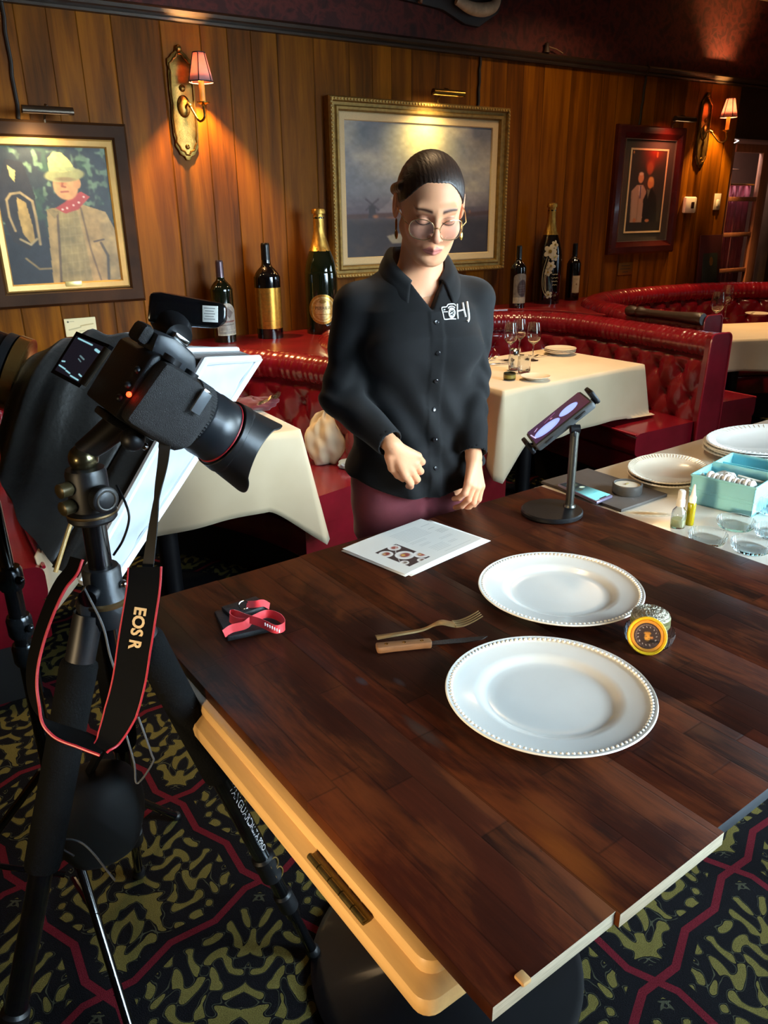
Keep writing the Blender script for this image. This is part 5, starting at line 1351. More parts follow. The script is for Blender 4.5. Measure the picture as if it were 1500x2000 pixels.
for k, (dx, dy, rz) in enumerate(((0.012, -0.014, -0.03), (-0.006, -0.006, 0.012), (0.0, 0.0, 0.0))):
    c = Vector((sum(p[0] for p in sh) / 4, sum(p[1] for p in sh) / 4)); z = ZD + 0.0008 + 0.0012 * k
    q = []
    for x, y in sh:
        v = Vector((x, y)) - c; q.append((c.x + dx + v.x * math.cos(rz) - v.y * math.sin(rz), c.y + dy + v.x * math.sin(rz) + v.y * math.cos(rz), z))
    bend = lambda u, v, q=q: quad(*q)(u, v) + Vector((0, 0, 0.0022 * (u * (1 - u)) * math.sin(v * 3) + 0.001 * math.sin(u * 5) * (1 if k else 0.3)))
    t = thing('printed_sheet', ['plain bottom sheet of the paper stack, its edge showing at the near side', 'middle sheet of the paper stack, only its edges showing', 'top printed sheet with a photo of plated food and small text'][k], 'paper', (c.x, c.y, z), group='stack of papers on the dark board')
    if k < 2: o = MB().grid(10, 10, bend).build('sheet', PAPERP, t)
    else: o = paint_sheet().mesh('sheet', PAPERM, bend, t)
    s_ = o.modifiers.new('thick', 'SOLIDIFY'); s_.thickness = 0.0003

# ---- black case with red lanyard
BLACKP = M('black_leather_case', '#121214', 0.55, var=0.3, bump=0.3, bscale=400)
c = (0.452, 1.228)
t = thing('card_case', 'black card case under a looped red lanyard, far left on the dark board', 'case', (c[0], c[1], ZD), math.radians(-8))
MB().box((0, 0, 0.007), (0.098, 0.108, 0.012), 0.004).build('case_body', BLACKP, t, world=False)
MB().box((0.012, 0.030, 0.017), (0.075, 0.050, 0.010), 0.004, T=Matrix.Rotation(0.2, 4, 'Z')).build('pouch_flap', BLACKP, t, world=False)
ly = thing('lanyard', 'red lanyard ribbon looped over the black card case', 'lanyard', (c[0], c[1], ZD + 0.013))
def ribbon(pts, wid, up, name, mat, parent, n=70, thick=0.0012, upfn=None):
    P = smooth_path(pts, n); m = MB(); vs = []; fs = []
    for i, p in enumerate(P):
        tng = np.array(P[min(i + 1, n - 1)]) - np.array(P[max(i - 1, 0)]); tng /= np.linalg.norm(tng) + 1e-9
        u = np.array(up if upfn is None else upfn(i / (n - 1)), float); u = u - tng * u.dot(tng); u /= np.linalg.norm(u) + 1e-9
        w = wid if not callable(wid) else wid(i / (n - 1)); nn = np.cross(tng, u) * thick * 0.5
        for sgn, o_ in ((-1, -1), (1, -1), (1, 1), (-1, 1)): vs.append(tuple(np.array(p) + u * sgn * w / 2 + nn * o_))
    for i in range(n - 1):
        for k in range(4): fs.append((i * 4 + k, i * 4 + (k + 1) % 4, i * 4 + 4 + (k + 1) % 4, i * 4 + 4 + k))
    fs += [(0, 1, 2, 3), tuple(range(n * 4 - 1, n * 4 - 5, -1))]
    return m.add(vs, fs).build(name, mat, parent, smooth=50)
REDR = M('red_ribbon', '#d8232b', 0.6, var=0.12, scale=30, sheen=0.2)
def zp(px, py, z): q = at_z(px, py, ZD + z); return (q.x, q.y, ZD + z)
loop = [zp(437, 1238, 0.018), zp(452, 1228, 0.021), zp(478, 1221, 0.022), zp(490, 1212, 0.026), zp(520, 1199, 0.022), zp(546, 1206, 0.020), zp(556, 1222, 0.018), zp(538, 1229, 0.020), zp(508, 1216, 0.026), zp(480, 1207, 0.030), zp(455, 1198, 0.026), zp(449, 1206, 0.025), zp(462, 1214, 0.024), zp(486, 1216, 0.024)]
ribbon(loop, 0.015, (0.25, 0.35, 1.0), 'ribbon', REDR, ly, 160)
ribbon([zp(482, 1181, 0.026), zp(500, 1180, 0.030), zp(514, 1178, 0.028), zp(526, 1184, 0.018)], 0.014, (0.3, 0.6, 0.6), 'ribbon_tail', REDR, ly, 40)
r0 = Vector(zp(476, 1182, 0.027))
MB().tube([r0 + Vector((0.010 * math.cos(k * PI / 12), 0.006 * math.sin(k * PI / 12), 0.006 * math.sin(k * PI / 12))) for k in range(24)], 0.0013, 8, closed=True).build('split_ring', CHROME, ly)
WHITEINK = M('white_print', '#e6dede', 0.6, var=0.02)
m = MB()
for k in range(7):
    a = Vector(zp(518 + 4.6 * k, 1216 + 2.2 * k, 0.029 - 0.0008 * k)); m.box((a.x - 0.002, a.y - 0.004, a.z - 0.001), (0.0022, 0.001, 0.006))
m.build('printed_marks', WHITEINK, ly)['kind'] = 'stuff'

# ---- caviar jar on glass dishes, with its yellow lid leaning in front
DISHGLASS = M('dish_glass', '#eef6fa', 0.03, trans=1.0, ior=1.18, var=0.0)
def glass_dish(x, y, z, r, h, label, group=None, name='glass_dish'):
    t = thing(name, label, 'glass dish', (x, y, z), group=group)
    f = lambda a, rr, zz: rr * (1 + 0.018 * math.cos(30 * a)) if rr > r * 0.8 else rr
    MB().lathe([(0, 0), (r * 0.86, 0), (r * 0.93, 0.004), (r, h * 0.7), (r, h), (r * 0.955, h), (r * 0.94, h * 0.7), (r * 0.87, 0.006), (r * 0.5, 0.0045), (0, 0.005)], 120, Matrix.Translation((x, y, z)), fr=f).build('dish', DISHGLASS, t, smooth=50)
    return t
jx, jy = at_z(1268, 1240, ZD + 0.012)[:2]
glass_dish(jx, jy, ZD + 0.0005, 0.043, 0.024, 'clear ribbed glass dish under the silver caviar jar on the dark board')
t = thing('caviar_jar', 'squat jar with a crinkled silver foil dome standing on a glass dish', 'jar', (jx + 0.006, jy + 0.006, ZD + 0.0072))
T = Matrix.Translation((jx + 0.006, jy + 0.006, ZD + 0.0072))
MB().lathe([(0, 0), (0.031, 0), (0.032, 0.004), (0.032, 0.024), (0, 0.024)], 48, T).build('jar_glass', M('jar_glass', '#3c3a34', 0.08, coat=0.4), t)
MB().lathe([(0.0325, 0.022), (0.0345, 0.024), (0.0345, 0.030), (0.0325, 0.031), (0.034, 0.033), (0.034, 0.039), (0.031, 0.041)], 48, T).build('tin_band', M('olive_gold_band', '#8c8a5c', 0.35, 0.6), t)
bm_dome = lambda u, v: (T @ Vector((0.033 * math.sin(v * PI / 2) * math.cos(2 * PI * u), 0.033 * math.sin(v * PI / 2) * math.sin(2 * PI * u), 0.040 + 0.013 * math.cos(v * PI / 2) + 0.0012 * math.sin(40 * u * 2 + 31 * v) * math.sin(57 * v + 13 * math.cos(2 * PI * u)))))
MB().grid(90, 30, bm_dome, cu=True).build('foil_dome', M('crinkled_foil', '#a9a290', 0.35, 0.85, var=0.35, scale=260, bump=1.0, bscale=330), t)
# lid: a yellow ring and a dark printed face, standing on edge and leaning on the dish
lp = at_z(1262, 1281, ZD)
nrm = Vector((-lp.x * 0.75, -lp.y, 0.60)).normalized(); R = 0.0335
upv = (Vector((0, 0, 1)) - nrm * nrm.z).normalized(); rgt = upv.cross(nrm)
lc = Vector((lp.x, lp.y, ZD + 0.001)) + upv * R
LT = Matrix(((rgt.x, upv.x, nrm.x, lc.x), (rgt.y, upv.y, nrm.y, lc.y), (rgt.z, upv.z, nrm.z, lc.z), (0, 0, 0, 1)))
t = thing('jar_lid', 'yellow caviar tin lid with a dark printed face, leaning in front of the jar', 'lid', lp)
YEL = M('yellow_lid', '#e0b01c', 0.35, var=0.06); ORG = M('orange_ring', '#d88a2c', 0.4, var=0.06)
MB().lathe([(0, -0.005), (R, -0.005), (R, 0.0005), (R * 0.96, 0.002), (R * 0.86, 0.0012), (R * 0.83, -0.001), (0, -0.001)], 64, LT).build('lid_rim', YEL, t)
MB().lathe([(R * 0.83, -0.0008), (R * 0.78, 0.0008), (R * 0.68, 0.0006), (R * 0.66, -0.0008)], 64, LT).build('inner_ring', ORG, t)
p = Paint(90, 90, '#46342e'); p.ell(0.5, 0.5, 0.44, 0.44, '#8a7468', soft=0.03); p.ell(0.5, 0.5, 0.42, 0.42, '#3e2e28', soft=0.03)
for k in range(15):
    q = 2 * PI * k / 15; p.ell(0.5 + 0.34 * math.cos(q), 0.5 + 0.34 * math.sin(q), 0.03, 0.022, '#c8b8a8', rot=q)
p.ell(0.5, 0.55, 0.12, 0.15, '#cf8a30', soft=0.25); p.ell(0.5, 0.40, 0.15, 0.06, '#c07a28', soft=0.3); p.ell(0.66, 0.55, 0.06, 0.05, '#b87038', soft=0.3); p.ell(0.45, 0.52, 0.03, 0.03, '#7a4a20', soft=0.4); p.ell(0.55, 0.60, 0.025, 0.025, '#7a4a20', soft=0.4)
def disc(u, v):
    q = 2 * PI * u; r = R * 0.67 * v; return LT @ Vector((r * math.cos(q), r * math.sin(q), 0.0))
m = MB(); m.grid(64, 14, disc, cu=True); o = m.build('printed_face', M_attr('lid_print', 0.35), t)
col = []
for v in o.data.vertices:
    w = LT.inverted() @ (parent_world(t) @ v.co); ix = int((0.5 + 0.5 * w.x / (R * 0.68)) * 89); iy = int((0.5 - 0.5 * w.y / (R * 0.68)) * 89); col.append(p.a[max(0, min(89, iy)), max(0, min(89, ix))])
set_col(o.data, np.array(col))

# ---- phone on a round-base stand
STANDM = M('black_stand_metal', '#15161a', 0.4, 0.4); POLE = M('grey_pole', '#54544f', 0.35, 0.85, var=0.05)
sc_ = Vector((1.331, 1.332, ZD))
t = thing('phone_stand', 'black round-base stand with a grey pole holding a tablet, far right on the dark board', 'stand', sc_)
MB().lathe([(0, 0.0005), (0.075, 0.0005), (0.078, 0.003), (0.078, 0.010), (0.075, 0.013), (0, 0.013)], 64, Matrix.Translation(sc_)).build('base', STANDM, t)
pb = Vector((1.381, 1.321, ZD + 0.013)); ptop = Vector((1.379, 1.321, 0.972))
MB().cyl(pb, ptop, 0.0105).lathe([(0, 0), (0.016, 0), (0.014, 0.006), (0, 0.008)], 24, Matrix.Translation(pb)).build('pole', POLE, t)
MB().cyl(ptop + Vector((0.010, -0.006, 0.006)), ptop + Vector((-0.010, 0.006, 0.006)), 0.011).box(ptop + Vector((0, 0, -0.004)), (0.018, 0.018, 0.016), 0.003).build('pivot', STANDM, t)
n_ = Vector((-0.56, 0.31, 0.77)).normalized(); l_ = Vector((0.62, -0.36, 0.70)); l_ = (l_ - n_ * l_.dot(n_)).normalized(); s_v = n_.cross(l_)
pc = at_d(1094, 822, 1.955)
PM = Matrix(((l_.x, s_v.x, n_.x, pc.x), (l_.y, s_v.y, n_.y, pc.y), (l_.z, s_v.z, n_.z, pc.z), (0, 0, 0, 1)))
MB().tube([ptop + Vector((0, 0, 0.006)), PM @ Vector((0.02, -0.02, -0.012)), PM @ Vector((0.0, 0.0, -0.012))], 0.007, 12).build('neck', STANDM, t)
def clamp(sx):
    m = MB(); m.box((sx * 0.100, 0, 0.0), (0.012, 0.05, 0.038), 0.004, T=PM); m.box((sx * 0.06, 0, -0.0145), (0.085, 0.04, 0.005), 0.002, T=PM); return m
clamp(1).build('clamp', STANDM, t); clamp(-1).build('clamp', STANDM, t)
ph = thing('tablet', 'small tablet in a dark case showing blue plates, clamped on the round-base stand', 'tablet', pc)
LX, WY = 0.176, 0.115
MB().box((0, 0, 0), (LX, WY, 0.022), 0.007, T=PM).build('case', M('tablet_case', '#3a3e40', 0.45, var=0.1), ph)
m = MB(); m.box((0.045, -WY / 2 - 0.001, 0.0), (0.030, 0.003, 0.006), 0.001, T=PM); m.build('button', M('button_dark', '#1a1b1d', 0.4), ph)
m = MB(); m.box((-0.05, -WY / 2 - 0.001, 0.0), (0.024, 0.003, 0.005), 0.001, T=PM); m.build('port', M('button_dark', '#1a1b1d', 0.4), ph)
p = Paint(130, 86, '#35203c'); p.put(np.clip(p.X * 1.2 - 0.3, 0, 1), '#431f28', 0.8); p.ell(0.28, 0.62, 0.24, 0.26, '#8aa0f4', soft=0.04); p.ell(0.28, 0.62, 0.17, 0.18, '#94a8f8', soft=0.1); p.ell(0.70, 0.52, 0.17, 0.22, '#8ea4f4', soft=0.04)
p.line([(0.10, 0.30), (0.16, 0.22)], 0.01, '#c0b0e0'); p.line([(0.30, 0.24), (0.52, 0.12)], 0.006, '#a060a0'); p.ell(0.42, 0.28, 0.03, 0.03, '#c890a8', soft=0.5); p.line([(0.02, 0.3), (0.05, 0.7)], 0.008, '#d0c8f0'); p.blur(1)
e = 0.006
p.mesh('screen', M_attr('screen_glow', 0.2, emit=0.9), quad(PM @ Vector((-LX / 2 + e, WY / 2 - e, 0.0116)), PM @ Vector((LX / 2 - e, WY / 2 - e, 0.0116)), PM @ Vector((-LX / 2 + e, -WY / 2 + e, 0.0116)), PM @ Vector((LX / 2 - e, -WY / 2 + e, 0.0116))), ph)

# ================================================================== WHITE SIDE TABLE ON THE RIGHT
ZW = 0.745
t = thing('side_table', 'white side table on the right, crowded with platters, caddy and glass dishes', 'table', tl(TW + 0.75, 0.6))
WHITET = M('white_laminate', '#ded9cc', 0.25, coat=0.2, var=0.06, scale=3)
def quadbox(m, x0, x1, y0, y1, z0, z1, bev=0.0): m.box(((x0 + x1) / 2, (y0 + y1) / 2, (z0 + z1) / 2), (x1 - x0, y1 - y0, z1 - z0), bev, T=TM); return m
quadbox(MB(), TW + 0.004, TW + 1.65, 0.02, 1.066, ZW - 0.03, ZW, 0.003).build('table_top', WHITET, t)
for lx in (TW + 0.10, TW + 1.55):
    for ly_ in (0.12, 1.0): q = tl(lx, ly_); MB().cyl((q.x, q.y, 0.0005), (q.x, q.y, ZW - 0.03), 0.018, n=16).build('leg', IRON, t)
# worn rusty stain on the laminate, a thin film of its own
st = at_z(1262, 1003, ZW); p = Paint(70, 30, '#d9cdb4')
p.ell(0.5, 0.5, 0.45, 0.3, '#b07a3c', 0.9, 0.9, 0.05); p.noise(0.3, 12)
def stain(u, v): q = Vector((st.x, st.y, ZW + 0.0006)) + Vector((0.11 * (u - 0.5), -0.10 * (u - 0.5) , 0)) + Vector((0.03 * (v - 0.5), 0.035 * (v - 0.5), 0)); return q
o = p.mesh('rust_stain', M_attr('stain_print', 0.5), stain, t)
bm = bmesh.new(); bm.from_mesh(o.data); bm.verts.ensure_lookup_table()
dead = [bm.verts[j * 70 + i] for j in range(30) for i in range(70) if ((i / 69 - .5) / .5) ** 2 + ((j / 29 - .5) / .42) ** 2 > 0.9 + 0.2 * math.sin(i * 0.7)]
bmesh.ops.delete(bm, geom=dead, context='VERTS'); bm.to_mesh(o.data); bm.free()
# grey board
bc = [(1.499, 1.551), (1.698, 1.562), (1.711, 1.278), (1.513, 1.264)]
t = thing('grey_board', 'flat grey-brown board at the far corner of the white table, phone and tin on it', 'board', (1.605, 1.41, ZW))
MB().prism(bc, ZW + 0.0005, ZW + 0.009, bev=0.001).build('board', M('grey_brown_board', '#56504c', 0.6, var=0.1, scale=30), t)
ZB = ZW + 0.0095
def box_on(m, c4, z0, z1, bev): return m.prism(c4, z0, z1, bev=bev)
pc4 = [at_z(*q, ZB + 0.008) for q in ((1089, 945), (1117, 939), (1197, 967), (1166, 980))]
t = thing('mobile_phone', 'mobile phone with a bright cyan screen lying on the grey board', 'phone', (pc4[0] + pc4[2]) / 2)
MB().prism([(q.x, q.y) for q in pc4], ZB, ZB + 0.0082, bev=0.0025).build('phone_body', M('phone_lilac', '#8d84a0', 0.3, 0.5), t)
p = Paint(60, 120, '#20282a'); p.put(np.clip(p.Y * 2.2 - 0.7, 0, 1), '#7fd6dc', 0.95); p.ell(0.5, 0.16, 0.4, 0.12, '#5a6a52', 0.8, 0.6); p.ell(0.3, 0.36, 0.2, 0.06, '#c8d8c0', 0.8, 0.4); p.ell(0.66, 0.44, 0.26, 0.06, '#3a4038', 0.9, 0.4); p.line([(0.2, 0.7), (0.4, 0.7)], 0.02, '#4aa8b4'); p.line([(0.3, 0.985), (0.7, 0.985)], 0.03, '#16181c'); p.blur(1)
cc = (pc4[0] + pc4[2]) / 2; ins = [Vector((cc.x + (q.x - cc.x) * 0.92, cc.y + (q.y - cc.y) * 0.92, ZB + 0.0086)) for q in pc4]
p.mesh('screen', M_attr('screen_glow_phone', 0.15, emit=0.55), quad(ins[1], ins[0], ins[2], ins[3]), t)
tx, ty = at_z(1224, 962, ZB)[:2]
t = thing('round_tin', 'dark grey round tin with cream contents, standing on the grey board', 'tin', (tx, ty, ZB)); T = Matrix.Translation((tx, ty, ZB))
MB().lathe([(0, 0), (0.038, 0), (0.040, 0.003), (0.040, 0.026), (0.037, 0.028), (0.035, 0.026), (0.035, 0.004), (0, 0.004)], 64, T).build('tin', M('dark_grey_tin', '#4c4a48', 0.45, 0.2), t)
MB().lathe([(0, 0.0225), (0.0348, 0.0225), (0.0348, 0.005), (0, 0.005)], 48, T).build('cream_fill', M('cream_fill', '#d8d0bc', 0.5), t)
MB().box((0.002, 0.004, 0.0245), (0.012, 0.004, 0.003), 0.001, T=T).build('label_speck', M('tan_speck', '#a08a50', 0.5), t)
# oval platters with fluted rims
def platter(x, y, z, a, b_, rot, label, group, mat):
    t = thing('oval_platter', label, 'platter', (x, y, z), rot, group=group)
    S = Matrix.Diagonal((a, b_, 1, 1))
    f = lambda q, r, zz: r * (1 + 0.006 * math.cos(72 * q)) if r > 0.72 else r
    MB().lathe([(0, 0.002), (0.60, 0.0), (0.66, 0.004), (0.97, 0.016), (1.0, 0.019), (0.985, 0.0215), (0.95, 0.020), (0.72, 0.0115), (0.64, 0.006), (0, 0.0055)], 216, S, fr=f).build('platter', mat, t, smooth=50, world=False)
    m = MB()
    for k in range(72):
        q = 2 * PI * k / 72; m.tube([(0.84 * a * math.cos(q), 0.84 * b_ * math.sin(q), 0.0158), (0.955 * a * math.cos(q), 0.955 * b_ * math.sin(q), 0.0206)], 0.0012, 5)
    m.build('fluting', mat, t, world=False); return t
c1 = at_z(1306, 921, ZW + 0.02)
for k in range(2): platter(c1.x + 0.004 * k, c1.y + 0.004 * k, ZW + 0.001 + 0.0085 * k, 0.150, 0.115, 0.5, ['lower ivory oval platter of the smaller stack behind the teal caddy', 'upper ivory oval platter of the smaller stack behind the teal caddy'][k], 'smaller stack of oval platters', PORCW)
c2 = Vector((2.33, 1.375, 0))
for k in range(4): platter(c2.x + 0.004 * math.sin(k * 2), c2.y + 0.004 * math.cos(k * 3), ZW + 0.001 + 0.0085 * k, 0.235, 0.165, -0.15, ['bottom', 'second lowest', 'second highest', 'top'][k] + ' platter of the larger white stack at the right edge', 'larger stack of oval platters', PORC)
# teal caddy
A_ = Vector((1.721, 1.217)); B_ = Vector((1.758, 1.056)); ydir = (A_ - B_).normalized(); xdir = Vector((ydir.y, -ydir.x))
CT = Matrix(((xdir.x, ydir.x, 0, B_.x), (xdir.y, ydir.y, 0, B_.y), (0, 0, 1, ZW + 0.0005), (0, 0, 0, 1)))
TEAL = M('teal_plastic', '#8fd2da', 0.35, var=0.05)
t = thing('storage_caddy', 'teal plastic caddy with open compartments of swabs and cotton pads', 'caddy', (B_.x, B_.y, ZW))
WX, WYc, HZ = 0.265, 0.166, 0.078
m = MB(); th = 0.003
m.box((WX / 2, WYc / 2, 0.002), (WX, WYc, 0.004), T=CT)
for c_, s_ in (((WX / 2, th / 2, HZ / 2), (WX, th, HZ)), ((WX / 2, WYc - th / 2, HZ / 2), (WX, th, HZ)), ((th / 2, WYc / 2, HZ / 2), (th, WYc, HZ)), ((WX - th / 2, WYc / 2, HZ / 2), (th, WYc, HZ))): m.box(c_, s_, T=CT)
m.build('tray', TEAL, t, smooth=20)
m = MB()
m.tube([CT @ Vector(q) for q in ((0, 0, HZ), (WX, 0, HZ), (WX, WYc, HZ), (0, WYc, HZ))], 0.0035, 8, closed=True); m.tube([CT @ Vector(q) for q in ((0, 0, HZ * 0.52), (WX, 0, HZ * 0.52), (WX, WYc, HZ * 0.52), (0, WYc, HZ * 0.52))], 0.0022, 8, closed=True); m.tube([CT @ Vector(q) for q in ((0, 0, HZ * 0.42), (WX, 0, HZ * 0.42), (WX, WYc, HZ * 0.42), (0, WYc, HZ * 0.42))], 0.0018, 8, closed=True)
m.build('ribs', TEAL, t)
for c_, s_ in (((0.062, WYc / 2, HZ * 0.46), (0.0025, WYc - 0.006, HZ * 0.9)), ((0.125, WYc / 2, HZ * 0.56), (0.0025, WYc - 0.006, HZ * 1.12)), ((0.195, WYc / 2, HZ * 0.46), (0.0025, WYc - 0.006, HZ * 0.9)), ((0.093, WYc * 0.62, HZ * 0.44), (0.06, 0.0025, HZ * 0.86))): MB().box(c_, s_, T=CT).build('divider', TEAL, t, smooth=20)
COTTON = M('cotton_white', '#ece8e2', 0.95, var=0.03, bump=0.3, bscale=500)
for k in range(9):
    z0 = HZ * 0.80 + 0.002 * math.sin(k * 1.7); q = CT @ Vector((0.032, 0.018 + 0.0135 * k, z0))
    o = MB().lathe([(0, -0.0058), (0.021, -0.0055), (0.0245, -0.003), (0.0245, 0.003), (0.021, 0.0055), (0, 0.0058)], 28, Matrix.Translation(q) @ Matrix.Rotation(math.atan2(ydir.y, ydir.x) - PI / 2, 4, 'Z') @ Matrix.Rotation(PI / 2 - 0.25, 4, 'X')).build('cotton_pad', COTTON)
    tag(o, 'one of the round white cotton pads standing in the teal caddy', 'cotton pad', 'cotton pads in the caddy')
STICK = M('swab_stick', '#d8c8a8', 0.6)
for k in range(6):
    a = CT @ Vector((0.010 + 0.007 * k, WYc - 0.012, HZ * 0.92)); b = CT @ Vector((0.006 + 0.0075 * k, WYc - 0.048, HZ * 0.55)); 
    sw = thing('cotton_swab', 'one of the thin cotton swabs standing at the end of the teal caddy', 'cotton swab', a, group='cotton swabs in the caddy')
    MB().cyl(a, b, 0.0012, n=8).build('stick', STICK, sw); MB().sphere(a, (0.0024, 0.0024, 0.004), 10, 8).build('tip', COTTON, sw)
q = CT @ Vector((0.095, 0.11, HZ * 0.70)); cloth_lump('cotton_wad', 'loose white cotton wad in the second compartment of the teal caddy', 'cotton', (q.x, q.y, q.z - 0.006), (0.022, 0.03, 0.014), COTTON, 12, nu=36, nv=24)
q = CT @ Vector((0.10, 0.045, HZ * 0.86)); o = MB().box((0, 0, 0), (0.012, 0.075, 0.005), 0.0015, T=Matrix.Translation(q) @ Matrix.Rotation(0.5, 4, 'Z') @ Matrix.Rotation(0.15, 4, 'X')).build('foam_strip', M('cream_foam', '#ddd2c0', 0.9)); tag(o, 'cream foam strip lying across the teal caddy', 'strip')
q = CT @ Vector((0.16, 0.05, HZ * 0.80)); o = MB().box((0, 0, 0), (0.05, 0.05, 0.012), 0.004, T=Matrix.Translation(q) @ Matrix.Rotation(0.2, 4, 'Z')).build('sponge', COTTON); tag(o, 'white square sponge in the third compartment of the teal caddy', 'sponge')
q = CT @ Vector((0.16, 0.12, HZ * 0.72)); o = MB().box((0, 0, 0), (0.045, 0.06, 0.010), 0.003, T=Matrix.Translation(q) @ Matrix.Rotation(-0.1, 4, 'Z')).build('sponge', M('mint_sponge', '#9fe0cc', 0.8)); tag(o, 'mint green sponge at the back of the teal caddy', 'sponge')
# spray bottle and dropper
sx, sy = at_z(1323, 1029, ZW)[:2]; T = Matrix.Translation((sx, sy, ZW + 0.0005))
t = thing('spray_bottle', 'small clear spray bottle with a white top in front of the caddy', 'bottle', (sx, sy, ZW))
MB().lathe([(0, 0), (0.0165, 0), (0.018, 0.003), (0.018, 0.034), (0.016, 0.044), (0.009, 0.053), (0.009, 0.058), (0.0078, 0.058), (0.0078, 0.052), (0.0145, 0.043), (0.0165, 0.034), (0.0165, 0.004), (0, 0.003)], 40, T).build('bottle_body', CLEAR, t)
MB().lathe([(0, 0.0035), (0.0160, 0.0035), (0.0160, 0.022), (0, 0.022)], 32, T).build('liquid', M('pale_yellow_liquid', '#efe9b0', 0.1, var=0.02, trans=0.5, ior=1.1), t)
MB().lathe([(0, 0.056), (0.0105, 0.056), (0.0105, 0.072), (0.0088, 0.074), (0.0088, 0.094), (0.006, 0.097), (0, 0.097)], 28, T).build('spray_head', WHITEP, t)
dx_, dy_ = at_z(1346, 1025, ZW)[:2]; T = Matrix.Translation((dx_, dy_, ZW + 0.0005))
t = thing('dropper_bottle', 'slim dropper bottle of yellow oil with a pointed white cap', 'bottle', (dx_, dy_, ZW))
MB().lathe([(0, 0), (0.009, 0), (0.0102, 0.003), (0.0102, 0.056), (0.007, 0.062), (0, 0.062)], 28, T).build('oil', M('yellow_oil', '#b8a40c', 0.08, var=0.05, trans=0.35, ior=1.4), t)
MB().lathe([(0, 0.060), (0.0088, 0.060), (0.0088, 0.074), (0.006, 0.078), (0.0022, 0.106), (0, 0.107)], 24, T).build('pointed_cap', WHITEP, t)
for (px, py, lab) in ((1382, 1050, 'clear ribbed glass dish nearest the spray bottle'), (1437, 1023, 'clear ribbed glass dish at the foot of the teal caddy'), (1467, 1067, 'clear ribbed glass dish nearest the viewer on the white table'), (1512, 1040, 'clear ribbed glass dish cut by the right edge of the photo')):
    q = at_z(px, py, ZW + 0.008); glass_dish(q.x, q.y, ZW + 0.0005, 0.0445, 0.020, lab, 'glass dishes on the white table')
q = at_z(1502, 985, ZW + 0.02); glass_dish(q.x + 0.01, q.y - 0.01, ZW + 0.0005, 0.045, 0.045, 'taller clear glass dish beside the teal caddy at the right edge')

# ================================================================== TRIPOD, CAMERA, FLASH, STRAP
GBLACK = M('matte_black', '#101114', 0.45, var=0.2); GGLOSS = M('gloss_black', '#0a0a0c', 0.18, coat=0.4, var=0.2)
FOAM = M('leg_foam', '#0d0e0f', 0.9, spec=0.1, var=0.15, bump=0.5, bscale=300); RUBBER = M('camera_rubber', '#17181b', 0.6, bump=0.5, bscale=900, var=0.15)
BODY = M('camera_body', '#15171a', 0.38, var=0.15, bump=0.2, bscale=700); GOLDT = M('gold_trim', '#b8944e', 0.35, 0.7)
REDLINE = M('red_line', '#a3202a', 0.45, var=0.05)
apex = at_d(205, 1160, 1.12)
AX, AY = apex.x, apex.y
t = thing('tripod', 'black tripod with foam-sleeved legs carrying the camera, at the left of the dark table', 'tripod', (AX, AY, 0))
col_top = at_y(193, 985, AY); 
MB().cyl((AX, AY, apex.z - 0.22), (AX, AY, 1.085), 0.0165).build('centre_column', GGLOSS, t)
T = Matrix.Translation((AX, AY, 0)); za = apex.z
MB().lathe([(0, za + 0.045), (0.024, za + 0.045), (0.027, za + 0.040), (0.027, za + 0.010), (0.034, za - 0.004), (0.036, za - 0.03), (0.030, za - 0.045), (0, za - 0.045)], 40, T).build('shoulder', M('shoulder_grey', '#1e2226', 0.4, 0.2), t)
MB().lathe([(0.0275, za + 0.002), (0.0300, za + 0.001), (0.0365, za - 0.006), (0.0355, za - 0.011)], 40, T).build('shoulder_ring', M('ring_bronze', '#6a5638', 0.35, 0.7), t)
MB().sphere((AX + 0.024, AY - 0.02, za + 0.018), 0.006).build('lock_screw', CHROME, t); MB().sphere((AX + 0.030, AY - 0.018, za - 0.004), 0.007).build('lock_screw', CHROME, t); MB().cyl((AX - 0.02, AY - 0.018, za + 0.015), (AX - 0.03, AY - 0.034, za + 0.015), 0.013).build('column_knob', GGLOSS, t)
feet = {'right': at_z(617, 1868, 0.0), 'left': Vector((-0.17, 0.98, 0)), 'back': Vector((0.235, 1.52, 0))}
